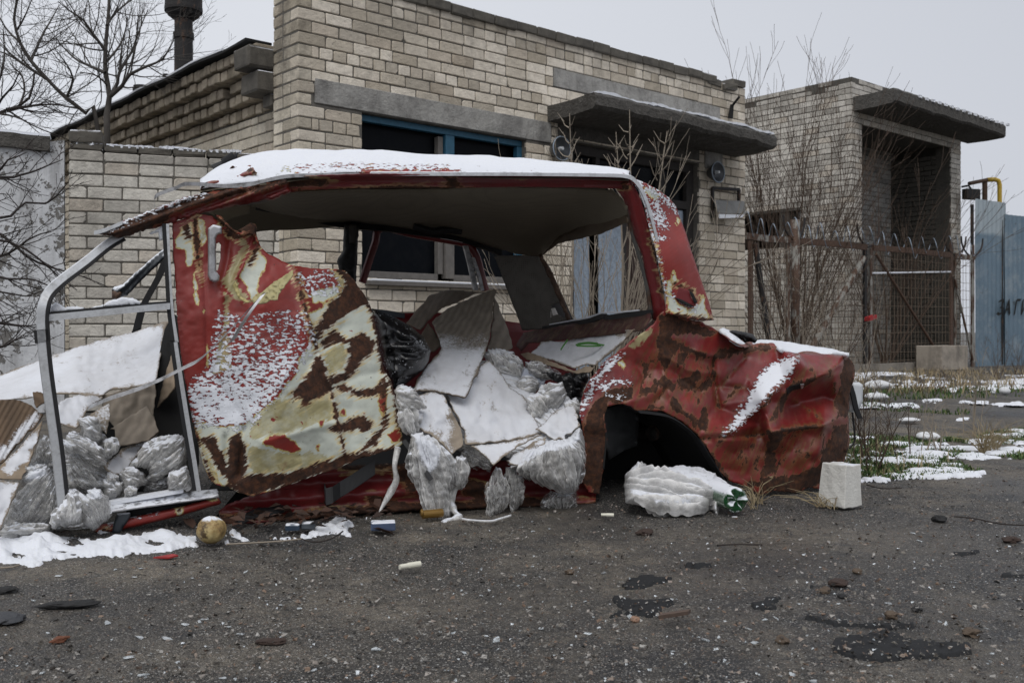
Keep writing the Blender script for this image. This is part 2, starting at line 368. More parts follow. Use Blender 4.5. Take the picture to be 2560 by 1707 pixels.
# ---------------------------------------------------------------- materials
class NT:
    def __init__(s, name):
        s.m = bpy.data.materials.new(name); s.m.use_nodes = True; s.t = s.m.node_tree; s.t.nodes.clear()
        s.pos = s.N('ShaderNodeNewGeometry').outputs['Position']
    def N(s, typ, ins=None, **kw):
        n = s.t.nodes.new(typ)
        for k, v in kw.items(): setattr(n, k, v)
        for k, v in (ins or {}).items(): s.set(n.inputs[k], v)
        return n
    def set(s, sock, v):
        if isinstance(v, bpy.types.NodeSocket): s.t.links.new(v, sock)
        else:
            if sock.type == 'RGBA' and len(v) == 3: v = (*v, 1)
            sock.default_value = v
    def noise(s, scale, detail=4, rough=.6, vec=None, dist=0):
        return s.N('ShaderNodeTexNoise', {'Vector': vec or s.pos, 'Scale': scale, 'Detail': detail, 'Roughness': rough, 'Distortion': dist}).outputs[0]
    def vor(s, scale, feature='F1', vec=None, out='Distance', rnd=1):
        return s.N('ShaderNodeTexVoronoi', {'Vector': vec or s.pos, 'Scale': scale, 'Randomness': rnd}, feature=feature).outputs[out]
    def map(s, scale=(1, 1, 1), rot=(0, 0, 0), vec=None):
        r = s.N('ShaderNodeMapping', {'Vector': vec or s.pos, 'Rotation': rot}).outputs[0]
        return s.N('ShaderNodeMapping', {'Vector': r, 'Scale': scale}).outputs[0]
    def ma(s, op, a, b=0.0, c=0.0, clamp=False):
        n = s.N('ShaderNodeMath', operation=op); n.use_clamp = clamp
        for i, v in enumerate((a, b, c)): s.set(n.inputs[i], v)
        return n.outputs[0]
    def lin(s, a, lo, hi, to0=0., to1=1.):
        return s.N('ShaderNodeMapRange', {0: a, 1: lo, 2: hi, 3: to0, 4: to1}).outputs[0]
    def mix(s, f, a, b, blend='MIX'):
        n = s.N('ShaderNodeMix', data_type='RGBA', blend_type=blend); n.clamp_factor = True
        s.set(n.inputs[0], f); s.set(n.inputs[6], a); s.set(n.inputs[7], b); return n.outputs[2]
    def mixf(s, f, a, b):
        n = s.N('ShaderNodeMix', data_type='FLOAT'); s.set(n.inputs[0], f); s.set(n.inputs[2], a); s.set(n.inputs[3], b); return n.outputs[0]
    def attr(s, n): return s.N('ShaderNodeAttribute', attribute_name=n).outputs['Fac']
    def ramp(s, f, *st):
        n = s.N('ShaderNodeValToRGB', {0: f}); e = n.color_ramp.elements
        while len(e) < len(st): e.new(.5)
        for q, (p, c) in zip(e, st): q.position = p; q.color = (*c, 1) if len(c) == 3 else c
        return n.outputs[0]
    def rnd(s): return s.N('ShaderNodeNewGeometry').outputs['Random Per Island']
    def nz(s): return s.N('ShaderNodeSeparateXYZ', {0: s.N('ShaderNodeNewGeometry').outputs['Normal']}).outputs[2]
    def bump(s, h, strength=.5, dist=.01, normal=None):
        d = {'Height': h, 'Strength': strength, 'Distance': dist}
        if normal: d['Normal'] = normal
        return s.N('ShaderNodeBump', d).outputs[0]
    def bsdf(s, col, rough=.7, metal=0., normal=None, **kw):
        d = {'Base Color': col, 'Roughness': rough, 'Metallic': metal}
        if normal: d['Normal'] = normal
        d.update({k.replace('_', ' '): v for k, v in kw.items()})
        return s.N('ShaderNodeBsdfPrincipled', d).outputs[0]
    def done(s, sh):
        o = s.N('ShaderNodeOutputMaterial'); s.t.links.new(sh, o.inputs[0]); return s.m
    def step(s, f, nz, amp, sharp=6.):
        """mask: traced field plus noise, cut to a crisp ragged edge"""
        return s.ma('MULTIPLY_ADD', s.ma('ADD', f, s.ma('MULTIPLY', s.ma('SUBTRACT', nz, .5), amp)), sharp, .5, clamp=True)
SNOWC = (.71, .73, .775)
def snow_mask(M, amp=5., scale=42, stretch=(1, 1, 2.1)):
    n = M.noise(scale, 3, .62, M.map(stretch)); return M.step(M.attr('snow'), n, amp, 4.)
def paint(name, base, dark=.8, streak=(0, 0, 0), sscale=(25, 25, 160), amp=1.6, sn=7., cream=(.62, .5, .25), snscale=38, faded=None, sw=.54):
    M = NT(name); n1 = M.noise(9, 5, .62); n2 = M.noise(60, 4, .6); n3 = M.noise(1, 4, .65, M.map(sscale, streak))
    n1b = M.noise(20, 5, .62)
    nn = M.ma('ADD', M.ma('MULTIPLY', n1b, .82 - sw), M.ma('ADD', M.ma('MULTIPLY', n2, .18), M.ma('MULTIPLY', n3, sw)))
    pf, yf, rf = M.attr('pale'), M.attr('yel'), M.attr('rust')
    redc = M.mix(M.lin(M.noise(3.5, 5, .6), .35, .7), base, tuple(c * dark for c in base))
    if faded: redc = M.mix(M.ma('MULTIPLY', M.lin(M.noise(2.6, 4, .6), .45, .62), .75), redc, faded); redc = M.mix(M.ma('MULTIPLY', M.lin(M.noise(33, 5, .7), .5, .75), .5), redc, tuple(c * .45 for c in base))
    redc = M.mix(M.ma('MULTIPLY', M.lin(n3, .5, .75), .25), redc, tuple(min(1, c * 1.15 + .05) for c in base))
    nn2 = M.ma('ADD', M.ma('MULTIPLY', M.noise(22, 5, .6), .55), M.ma('MULTIPLY', n2, .45))
    amp4 = amp * 3.2
    yel = M.step(pf, nn2, amp4, 9.)                                  # yellow undercoat shows at the torn rim
    pal = M.step(M.ma('SUBTRACT', pf, .30), nn2, amp4, 9.)
    chips = M.ma('MULTIPLY', yel, M.ma('GREATER_THAN', M.noise(26, 3, .6, M.map((1, 1, 1.4))), .71))
    ycol = M.mix(n1, (.44, .35, .12), (.56, .46, .2)); pcol = M.mix(n3, (.5, .54, .47), (.62, .64, .56))
    c = M.mix(yel, redc, ycol); c = M.mix(pal, c, pcol)
    y2 = M.step(yf, nn, 7., 2.5); c = M.mix(M.ma('MULTIPLY', y2, M.lin(n1b, .3, .55, .45, 1)), c, M.mix(n3, (.24, .215, .11), (.52, .46, .24)))
    c = M.mix(chips, c, redc)
    halo = M.step(M.ma('ADD', rf, .8), nn, amp * 7, 1.5); c = M.mix(M.ma('MULTIPLY', halo, M.lin(M.noise(1, 4, .6, M.map(sscale, streak)), .42, .6)), c, cream)
    halo2 = M.step(M.ma('ADD', rf, .22), nn, amp * 6.5, 3); c = M.mix(M.ma('MULTIPLY', halo2, .75), c, (.2, .075, .03))
    rus = M.step(rf, nn, amp * 6.5, 6.)
    rcol = M.ramp(M.noise(45, 6, .7), (.3, (.012, .006, .004)), (.5, (.045, .018, .009)), (.75, (.12, .045, .018)))
    c = M.mix(rus, c, rcol)
    pits = M.ma('GREATER_THAN', M.noise(75, 2, .5), .735); c = M.mix(M.ma('MULTIPLY', pits, .8), c, (.05, .02, .01))
    dirt = M.lin(M.noise(14, 6, .7), .5, .8); c = M.mix(M.ma('MULTIPLY', dirt, .3), c, (.06, .04, .03))
    sm = snow_mask(M, sn, snscale); c = M.mix(sm, c, SNOWC)
    lay = M.ma('ADD', M.ma('MULTIPLY', yel, -.4), M.ma('MULTIPLY', pal, -.4))
    lay = M.ma('ADD', lay, M.ma('MULTIPLY', rus, M.ma('ADD', M.ma('MULTIPLY', M.noise(120, 4, .7), .8), -.9)))
    b = M.bump(lay, .6, .0025); b = M.bump(sm, 1.0, .008, b); b = M.bump(M.noise(130, 3), M.ma('MULTIPLY', M.ma('ADD', rus, sm, clamp=True), .5), .004, b)
    b = M.bump(M.noise(5, 3, .5), .12, .05, b)
    rough = M.mixf(M.ma('ADD', rus, sm, clamp=True), M.lin(n1, .3, .7, .30, .55), .95)
    return M.done(M.bsdf(c, rough, 0., b))
def snow_mat():
    M = NT('snow'); n = M.noise(120, 4, .7)
    return M.done(M.bsdf(M.mix(n, (.68, .705, .755), (.77, .785, .82)), .85, 0, M.bump(M.ma('ADD', n, M.noise(30, 4)), .45, .006), Subsurface_Weight=.15, Subsurface_Radius=(.02, .02, .025)))
def brick_mat(name, lo, hi, dirt=.35, grime=None):
    M = NT(name); r = M.rnd(); c = M.mix(r, lo, hi)
    r2 = M.ma('FRACT', M.ma('MULTIPLY', r, 57.31)); c = M.mix(M.ma('MULTIPLY', M.ma('GREATER_THAN', r2, .86), .55), c, tuple(a * .62 for a in lo))
    c = M.mix(M.ma('MULTIPLY', M.ma('LESS_THAN', r2, .12), .5), c, (.5, .42, .33))
    n = M.noise(18, 6, .68); c = M.mix(M.ma('MULTIPLY', M.lin(n, .45, .75), dirt), c, tuple(a * .45 for a in lo))
    c = M.mix(M.ma('MULTIPLY', M.lin(M.noise(1.1, 5, .7), .5, .75), .45), c, tuple(a * .5 for a in lo))
    v = M.map((3.5, 3.5, .45)); c = M.mix(M.ma('MULTIPLY', M.lin(M.noise(1, 4, .6, v), .55, .8), .4), c, (.09, .08, .07))
    if grime:   # weathering that gets heavier towards a height, as stains on the wall
        z = M.N('ShaderNodeSeparateXYZ', {0: M.pos}).outputs[2]
        g = M.ma('MULTIPLY', M.lin(z, grime[0], grime[1]), M.lin(M.noise(5, 5, .7), .3, .62)); c = M.mix(M.ma('MULTIPLY', g, grime[2]), c, (.045, .038, .032))
    pit = M.lin(M.vor(60), .0, .22); c = M.mix(M.ma('MULTIPLY', M.ma('SUBTRACT', 1, pit), .3), c, (.12, .1, .08))
    b = M.bump(M.ma('ADD', M.noise(60, 5, .75), M.ma('MULTIPLY', M.noise(17, 4), 1.8)), .8, .012)
    return M.done(M.bsdf(c, .93, 0, b, Specular_IOR_Level=.2))
def stone(name, a, b, scale=9, bump=.5, stains=(.05, .045, .04), amount=.5, sn=False, fine=110, bd=.006, rough=.93):
    M = NT(name); c = M.mix(M.noise(scale, 6, .65), a, b)
    c = M.mix(M.ma('MULTIPLY', M.lin(M.noise(scale * .35, 6, .72), .46, .64), amount), c, stains)
    c = M.mix(M.ma('MULTIPLY', M.lin(M.noise(1, 4, .6, M.map((5, 5, .5))), .5, .72), amount), c, stains)
    h = M.ma('ADD', M.noise(fine, 5, .7), M.ma('MULTIPLY', M.noise(scale, 5), 2)); bb = M.bump(h, bump, bd)
    if sn:
        sm = M.ma('MULTIPLY', M.lin(M.nz(), .55, .75), M.lin(M.noise(8, 5, .65), .36, .46)); c = M.mix(sm, c, SNOWC)
    return M.done(M.bsdf(c, rough, 0, bb))
def metal_mat(name, col, rough=.35, dirt=.5, metal=.9, sn=False, dc=(.06, .055, .05)):
    M = NT(name); n = M.noise(30, 5, .7); c = M.mix(M.ma('MULTIPLY', M.lin(n, .45, .7), dirt), col, dc)
    c = M.mix(M.ma('MULTIPLY', M.lin(M.noise(1, 4, .6, M.map((8, 8, 90), (0, .5, 0))), .5, .7), dirt * .6), c, tuple(q * .5 for q in col))
    if sn:
        sm = M.ma('MULTIPLY', M.lin(M.nz(), .35, .6), M.lin(M.noise(50, 4, .6), .38, .5)); c = M.mix(sm, c, SNOWC); metal = M.mixf(sm, metal, 0.)
    return M.done(M.bsdf(c, M.lin(n, .3, .7, rough, rough + .3), metal, M.bump(n, .15, .004)))
def rusty_metal(name, base, share=.5, rough=.75):
    M = NT(name); n = M.noise(9, 6, .7, M.map((1, 1, .35))); m = M.lin(n, .62 - share * .3, .68 - share * .3)
    rc = M.ramp(M.noise(35, 5, .7), (.3, (.03, .016, .011)), (.55, (.085, .046, .028)), (.8, (.17, .11, .07)))
    c = M.mix(m, M.mix(M.noise(25, 4), base, tuple(q * .6 for q in base)), rc)
    return M.done(M.bsdf(c, rough, 0, M.bump(M.ma('ADD', m, M.noise(80, 4)), .3, .003)))
def plain(name, col, rough=.6, var=.35, scale=25, bump=.2, metal=0., sn=None, fabric=None, bd=.004):
    M = NT(name); n = M.noise(scale, 5, .65); c = M.mix(n, tuple(q * (1 - var) for q in col), tuple(min(1, q * (1 + var)) for q in col))
    h = n
    if fabric:                                                       # perforated vinyl
        v = M.map((fabric,) * 3, (0, 0, CANG)); dts = M.lin(M.vor(1, 'F1', v, rnd=0.), .12, .3); c = M.mix(M.ma('SUBTRACT', 1, dts), c, tuple(q * .25 for q in col)); h = M.ma('ADD', M.ma('MULTIPLY', n, 2.), dts)
    r = rough
    if sn:
        sm = snow_mask(M, *sn) if sn != 'up' else M.ma('MULTIPLY', M.lin(M.nz(), .45, .7), M.lin(M.noise(22, 4, .6), .35, .45))
        c = M.mix(sm, c, SNOWC); r = M.mixf(sm, rough, .9); h = M.ma('ADD', h, sm)
    return M.done(M.bsdf(c, r, metal, M.bump(h, bump, bd)))
def card_mat(name, col, rot=(0, 0, 0), amp=3.2, rib=.25, ribs=230, sn_scale=70, cover=0.):
    """corrugated board, its ribs showing through, dusted with snow"""
    M = NT(name); v = M.map((1, 1, 1), rot); w = M.N('ShaderNodeTexWave', {'Vector': v, 'Scale': ribs / 20, 'Distortion': 1.5, 'Detail': 2, 'Detail Scale': 3}).outputs[1]
    n = M.noise(12, 5, .65); c = M.mix(n, tuple(q * .6 for q in col), tuple(q * 1.25 for q in col)); c = M.mix(M.ma('MULTIPLY', w, rib), c, tuple(q * .4 for q in col))
    c = M.mix(M.ma('MULTIPLY', M.lin(M.noise(4, 5, .7), .5, .7), .5), c, tuple(q * .45 for q in col))
    nn = M.ma('ADD', M.ma('MULTIPLY', M.noise(8, 6, .7), .5), M.ma('MULTIPLY', M.noise(sn_scale * 2.2, 3, .7), .5))
    up = M.lin(M.nz(), -.2, .8, -.5, .5)
    sm = M.step(M.ma('ADD', M.ma('ADD', M.attr('snow'), up), cover), nn, amp * 2.0, 1.4); sm = M.ma('MULTIPLY', sm, M.lin(M.noise(5, 5, .7), .3, .62, 1., .78)); c = M.mix(sm, c, tuple(q * .97 for q in SNOWC))
    b = M.bump(w, .25, .003); b = M.bump(M.ma('ADD', n, sm), .35, .006, b); b = M.bump(M.noise(160, 3, .7), .3, .003, b)
    return M.done(M.bsdf(c, .9, 0, b))
def film_mat(name, col=(.62, .62, .6), clear=.35, sn=.5, rough=.2, dark=.42, fine=75, spec=.5, bs=.7, st=(1, 1, .42)):
    """thin crumpled polythene: sharp facets catch the sky, flat parts show what is behind"""
    M = NT(name); fo = M.attr('fold'); w = M.N('ShaderNodeTexNoise', {'Vector': M.pos, 'Scale': 11., 'Detail': 3.}).outputs[1]
    wp = M.N('ShaderNodeVectorMath', {0: M.map(st), 1: M.N('ShaderNodeVectorMath', {0: w, 'Scale': .09}, operation='SCALE').outputs[0]}, operation='ADD').outputs[0]
    f1 = M.noise(34, 4, .65, wp); f2 = M.noise(120, 3, .7, M.map(st)); lay = M.noise(8, 5, .7, wp)
    cr = M.lin(M.ma('ABSOLUTE', M.ma('SUBTRACT', f1, .5)), 0, .05, 1, 0)
    b = M.bump(M.ma('ADD', M.ma('MULTIPLY', cr, .5), M.ma('MULTIPLY', f2, .5)), bs * .5, .006)
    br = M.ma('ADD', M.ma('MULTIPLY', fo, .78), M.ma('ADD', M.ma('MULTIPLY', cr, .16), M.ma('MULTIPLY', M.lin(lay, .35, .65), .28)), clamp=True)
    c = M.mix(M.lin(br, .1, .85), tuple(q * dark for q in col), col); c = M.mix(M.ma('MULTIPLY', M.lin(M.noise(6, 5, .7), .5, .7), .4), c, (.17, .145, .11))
    dif = M.N('ShaderNodeMixShader', {0: .35, 1: M.bsdf(c, rough, 0, b, Specular_IOR_Level=spec), 2: M.N('ShaderNodeBsdfTranslucent', {'Color': c, 'Normal': b}).outputs[0]}).outputs[0]
    tr = M.N('ShaderNodeBsdfTransparent', {'Color': (.92, .92, .92, 1)}).outputs[0]
    gl = M.N('ShaderNodeBsdfGlossy', {'Color': (.9, .9, .9, 1), 'Roughness': rough, 'Normal': b}).outputs[0]; tr = M.N('ShaderNodeMixShader', {0: .10, 1: tr, 2: gl}).outputs[0]
    a = M.ma('MULTIPLY', M.lin(br, .15, .85, 1.25, .0), clear, clamp=True)
    up = M.lin(M.nz(), .1, .8, -1.2, 1.0)
    nn = M.ma('ADD', M.ma('MULTIPLY', M.noise(13, 5, .65), .5), M.ma('MULTIPLY', M.noise(95, 3, .7), .5))
    sm = M.step(M.ma('ADD', M.ma('MAXIMUM', up, M.attr('snow')), sn - 1.), nn, 4.5, 1.8)
    s1 = M.N('ShaderNodeMixShader', {0: a, 1: dif, 2: tr}).outputs[0]
    sw = M.bsdf(SNOWC, .9, 0, M.bump(M.ma('ADD', sm, M.noise(90, 4, .7)), .6, .008))
    return M.done(M.N('ShaderNodeMixShader', {0: sm, 1: s1, 2: sw}).outputs[0])
def asphalt_mat():
    M = NT('asphalt'); p = M.pos
    big = M.noise(.55, 6, .6); sand = M.lin(M.ma('ADD', M.ma('MULTIPLY', big, .6), M.ma('MULTIPLY', M.noise(4, 6, .7), .4)), .47, .60); sand = M.ma('MAXIMUM', sand, M.ma('MULTIPLY', M.attr('sand'), M.lin(M.noise(7, 5, .7), .3, .5)), clamp=True)
    def cells(sc_):
        v = M.N('ShaderNodeTexVoronoi', {'Vector': p, 'Scale': sc_}); return M.N('ShaderNodeSeparateColor', {0: v.outputs['Color']}).outputs[0], v.outputs['Distance']
    rn, d = cells(150.); rk, dk = cells(260.); rf, df = cells(480.)
    g = M.mix(rk, (.018, .018, .019), (.15, .146, .142)); g = M.mix(M.ma('GREATER_THAN', rk, .80), g, (.26, .24, .21)); g = M.mix(M.ma('GREATER_THAN', rk, .93), g, (.5, .48, .45))
    st = M.ma('MULTIPLY', M.ma('GREATER_THAN', rn, .70), M.ma('LESS_THAN', d, .46)); g = M.mix(st, g, M.ramp(M.ma('FRACT', M.ma('MULTIPLY', rn, 43.7)), (.0, (.02, .02, .02)), (.35, (.45, .41, .36)), (.7, (.38, .26, .19)), (.85, (.72, .7, .66))))
    g = M.mix(M.lin(dk, .35, .7), g, (.012, .012, .012))
    s = M.mix(rf, (.11, .093, .07), (.42, .36, .275)); s = M.mix(M.ma('GREATER_THAN', rf, .93), s, (.42, .38, .32)); s = M.mix(M.ma('MULTIPLY', st, .8), s, g)
    c = M.mix(M.ma('MULTIPLY', sand, M.lin(M.noise(45, 5, .75), .3, .56)), g, s)
    c = M.mix(M.ma('MULTIPLY', M.lin(M.noise(13, 6, .75), .45, .68), .4), c, (.03, .028, .026))
    wet = M.lin(M.noise(.9, 5, .65, M.map((1, .45, 1))), .46, .62); wet = M.ma('ADD', wet, M.attr('damp'), clamp=True); c = M.mix(M.ma('MULTIPLY', wet, .35), c, (.014, .014, .016))
    h = M.ma('ADD', M.ma('MULTIPLY', dk, -1.), M.ma('ADD', M.ma('MULTIPLY', st, .8), M.ma('MULTIPLY', M.noise(320, 3), .5))); b = M.bump(h, 1., .006); b = M.bump(M.noise(9, 6, .7), .5, .03, b)
    return M.done(M.bsdf(c, M.mixf(wet, .75, .36), 0, b))
def glass_dark(name, col=(.003, .004, .006), rough=.2):
    M = NT(name); n = M.noise(6, 5, .7)
    c = M.mix(M.ma('MULTIPLY', M.lin(n, .45, .75), .5), col, (.015, .015, .016)); return M.done(M.bsdf(c, M.lin(n, .3, .7, rough, .5), 0, M.bump(M.noise(2, 2), .05, .03), Specular_IOR_Level=.06))
def bark_mat(name, a, b):
    M = NT(name); return M.done(M.bsdf(M.mix(M.noise(1, 5, .7, M.map((30, 30, 8))), a, b), .9, 0, M.bump(M.noise(70, 4), .5, .005)))
def isl_mat(name, *cols, rough=.8, trans=0.):
    """colour differs from piece to piece"""
    M = NT(name); k = len(cols); c = M.ramp(M.rnd(), *[((i + .0) / max(1, k - 1), q) for i, q in enumerate(cols)])
    c = M.mix(M.ma('MULTIPLY', M.noise(60, 4), .4), c, tuple(q * .4 for q in cols[0])); return M.done(M.bsdf(c, rough, 0, M.bump(M.noise(90, 4), .3, .003)))
RED = (.255, .027, .020)
m_panel = paint('peeling_red_paint', RED, .8, (0, .55, 0), (14, 14, 130), 1.05, 7.5, snscale=58)
m_body = paint('rusted_red_paint', (.205, .018, .017), .5, (0, 1.15, 0), (10, 10, 90), .95, 7., (.14, .05, .02), 60, (.28, .048, .04), .3)
m_inner = paint('dark_red_paint', (.16, .012, .014), .6, (0, 0, 0), (3, 3, 40), 1.6, 6., (.3, .22, .1))
m_snow = snow_mat()
m_brick = brick_mat('silicate_brick', (.52, .455, .36), (.88, .80, .68), .33, (3.0, 3.75, .5))
m_brick_side = brick_mat('weathered_silicate_brick', (.49, .43, .335), (.82, .745, .615), .38, (2.2, 2.75, .55))
m_brick_old = brick_mat('old_silicate_brick', (.48, .45, .40), (.76, .725, .65), .45, (1.75, 2.2, .45))
m_brick_far = brick_mat('grey_silicate_brick', (.45, .42, .37), (.72, .68, .61), .4, (4.4, 5.2, .55))
m_brick_cor = brick_mat('mossy_brick', (.30, .255, .19), (.58, .50, .39), .55, (2.55, 3.1, .65))
m_mortar = stone('mortar', (.09, .083, .072), (.2, .185, .16), 20, .8)
m_mortar_dark = stone('dark_mortar', (.06, .055, .048), (.13, .12, .1), 20, .8)
m_cap = stone('weathered_cap', (.055, .05, .042), (.17, .155, .13), 14, .9, sn=True)
m_conc = stone('concrete', (.25, .24, .22), (.44, .43, .405), 11, .9, (.1, .095, .09), .55, fine=45, bd=.012)
m_conc_dark = stone('dirty_concrete', (.03, .027, .023), (.16, .15, .135), 18, 1., sn=True, fine=45, bd=.02)
M_ = NT('flaking_whitewash'); pc_ = M_.mix(M_.noise(7, 6, .7), (.46, .47, .485), (.74, .75, .765)); pc_ = M_.mix(M_.ma('MULTIPLY', M_.lin(M_.noise(1, 5, .65, M_.map((6, 6, .7))), .46, .62), .55), pc_, (.2, .195, .19))
pm_ = M_.lin(M_.ma('ADD', M_.ma('MULTIPLY', M_.noise(4.5, 6, .7), .75), M_.ma('MULTIPLY', M_.noise(30, 4, .7), .25)), .545, .56); pc_ = M_.mix(pm_, pc_, M_.mix(M_.noise(40, 4), (.10, .095, .088), (.24, .23, .215)))
pc_ = M_.mix(M_.ma('GREATER_THAN', M_.noise(28, 3, .6), .66), pc_, (.12, .11, .10))
m_plaster = M_.done(M_.bsdf(pc_, .93, 0, M_.bump(M_.noise(50, 5, .7), .6, .01, M_.bump(M_.ma('MULTIPLY', pm_, -1.), .8, .012))))
m_block = stone('white_block', (.55, .54, .5), (.72, .71, .67), 11, .7, (.3, .28, .24), .35, sn=True)
m_blue = plain('blue_paint', (.022, .10, .165), .55, .5, 30, .4)
m_wood = plain('grey_wood', (.13, .12, .11), .85, .5, 18, .6)
m_wood_dark = plain('dark_wood', (.028, .024, .022), .8, .5, 20, .5)
m_glass = glass_dark('dark_pane')
m_tin = metal_mat('zinc_sheet', (.34, .4, .47), .5, .35, .35)
m_alu = metal_mat('aluminium_trim', (.62, .63, .64), .32, .35, .85, True)
m_alu_d = metal_mat('dull_aluminium', (.42, .42, .43), .45, .6, .8, True)
m_white = plain('white_plastic', (.6, .62, .64), .5, .15, 20, .1)
m_black = plain('black_rubber', (.008, .008, .009), .7, .5, 40, .3)
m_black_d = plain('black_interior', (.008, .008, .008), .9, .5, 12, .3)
m_grey_d = plain('dark_grey_metal', (.035, .042, .05), .45, .4, 18, .3, .2, 'up')
m_vinyl = plain('headliner_vinyl', (.14, .12, .085), .8, .2, 6, .25, fabric=190)
m_vinyl2 = plain('perforated_vinyl', (.11, .10, .087), .7, .25, 6, .3, fabric=105)
m_rust = rusty_metal('rusted_steel', (.05, .02, .012), .9)
m_rustpaint = rusty_metal('rusty_painted_steel', (.3, .29, .26), .55)
m_rustdark = rusty_metal('dark_rusty_steel', (.02, .018, .018), .25)
m_leather = plain('black_leather', (.006, .006, .007), .26, .3, 7, .45, sn=(7.0, 90, (1, 1, 1)), bd=.02)
m_asphalt = asphalt_mat()
m_bark = bark_mat('grey_bark', (.02, .017, .015), (.09, .08, .07))
m_twig = bark_mat('pale_twig', (.17, .14, .105), (.36, .31, .25))
m_twig_b = bark_mat('brown_twig', (.04, .025, .017), (.11, .075, .052))
m_twig_d = bark_mat('dark_twig', (.016, .012, .011), (.05, .04, .035))
m_grass = isl_mat('winter_grass', (.03, .075, .014), (.07, .13, .03), (.05, .1, .02), (.3, .26, .13))
m_straw = isl_mat('dry_straw', (.2, .15, .08), (.4, .33, .2), (.3, .22, .13))
m_leaf = isl_mat('dead_leaf', (.022, .011, .007), (.07, .03, .016), (.045, .025, .016))
m_grit = isl_mat('grit', (.02, .02, .02), (.22, .2, .17), (.08, .07, .06), (.45, .43, .4), (.24, .16, .11), (.03, .03, .03))
M_ = NT('glass_crumb'); m_crumb = M_.done(M_.bsdf((.72, .76, .78), .12, 0, None, Transmission_Weight=.45, IOR=1.45))
m_edge = plain('torn_card_edge', (.11, .085, .062), .95, .5, 90, .6)
NEEDS |= {m.name for m in (m_panel, m_body, m_inner, m_leather)} | {'clear_film', 'white_film', 'dull_film', 'grey_film', 'vertical_film'}
m_wire = plain('rusty_wire', (.15, .115, .085), .8, .5, 30, .2)
# ---------------------------------------------------------------- ground
def ground():
    n = 90
    x = np.linspace(-7, 9, n * 2); y = np.linspace(.6, 14, n * 2); V = []; F = []
    X, Y = np.meshgrid(x, y); Zg = .012 * fbm(X * .8, Y * .8, 2.2) + .004 * fbm(X * 4, Y * 4, 9.2)
    ed = np.minimum.reduce([X + 7, 9 - X, Y - .6, 14 - Y]); Zg = (Zg - .012) * np.clip(ed / 1.0, 0, 1)
    V = np.stack([X.ravel(), Y.ravel(), Zg.ravel()], -1); m = 2 * n
    F = [(j * m + i, j * m + i + 1, (j + 1) * m + i + 1, (j + 1) * m + i) for j in range(m - 1) for i in range(m - 1)]
    V = V.tolist(); B = 1500.
    ring = [(-7, .6, 0), (9, .6, 0), (9, 14, 0), (-7, 14, 0), (-B, -B, 0), (B, -B, 0), (B, B, 0), (-B, B, 0)]
    k = len(V); V += ring; F += [(k + 4, k + 5, k + 1, k), (k + 5, k + 6, k + 2, k + 1), (k + 6, k + 7, k + 3, k + 2), (k + 7, k + 4, k, k + 3)]
    A = np.array(V)
    def spot(px, py, a, b, k): w = GP(px, py); return k * np.exp(-((A[:, 0] - w[0]) / a) ** 2 - ((A[:, 1] - w[1]) / b) ** 2)
    sand = np.maximum.reduce([spot(2010, 1335, .55, .28, 1.), spot(1750, 1330, .3, .12, .8), spot(350, 1420, .7, .16, .9), spot(900, 1500, .5, .2, .8), spot(500, 1620, .35, .12, .7)]); damp = np.maximum.reduce([spot(2350, 1350, .8, .5, .8), spot(2300, 1560, .5, .3, .7), spot(1500, 1450, .4, .3, .5), spot(100, 1560, .3, .2, .6)])
    o = mesh_obj('ground', V, F, m_asphalt, base=(0, 0, 0), kind='structure', fields=dict(sand=sand, damp=damp))
    return Zg
ground()
def gz(x, y): return float(.012 * fbm(np.array([x * .8]), np.array([y * .8]), 2.2)[0] + .004 * fbm(np.array([x * 4.]), np.array([y * 4.]), 9.2)[0] - .012)

# ---------------------------------------------------------------- masonry
def jit(a): return RNG.uniform(-a, a)
class Plane:
    """upright face: t along it, z up, off = out towards the viewer's side"""
    def __init__(s, o, ang, sgn=1):
        s.o = np.array(o, float); s.d = np.array([math.cos(ang), math.sin(ang), 0]); s.n = sgn * np.array([s.d[1], -s.d[0], 0])
    def pt(s, t, z, off=0): return s.o + s.d * t + s.n * off + np.array([0, 0, z])
    def px(s, x, y, off=0):
        r = rays(x, y); p = CAM + r * (np.dot(s.o + s.n * off - CAM, s.n) / np.dot(r, s.n)); return float(np.dot(p - s.o, s.d)), float(p[2])
UP = np.array([0, 0, 1.])
def wall_back(mb, pl, t0, t1, z0, z1, holes, off, thick):
    """slab with openings; reveals only round the openings and the rim"""
    ts = sorted({t0, t1, *[min(max(h[i], t0), t1) for h in holes for i in (0, 1)]}); zs = sorted({z0, z1, *[min(max(h[i], z0), z1) for h in holes for i in (2, 3)]})
    def solid(a, b):
        if not (0 <= a < len(ts) - 1 and 0 <= b < len(zs) - 1): return False
        tm, zm = (ts[a] + ts[a + 1]) / 2, (zs[b] + zs[b + 1]) / 2
        return not any(h[0] < tm < h[1] and h[2] < zm < h[3] for h in holes)
    for a in range(len(ts) - 1):
        for b in range(len(zs) - 1):
            if not solid(a, b): continue
            q = [(ts[a], zs[b]), (ts[a + 1], zs[b]), (ts[a + 1], zs[b + 1]), (ts[a], zs[b + 1])]
            fr = [pl.pt(t, z, off) for t, z in q]; bk = [pl.pt(t, z, off - thick) for t, z in q]
            mb.add(fr + bk, [(0, 1, 2, 3), (7, 6, 5, 4)])
            for i, (da, db) in enumerate([(0, -1), (1, 0), (0, 1), (-1, 0)]):
                if not solid(a + da, b + db): mb.add([fr[i], fr[(i + 1) % 4], bk[(i + 1) % 4], bk[i]], [(0, 1, 2, 3)])
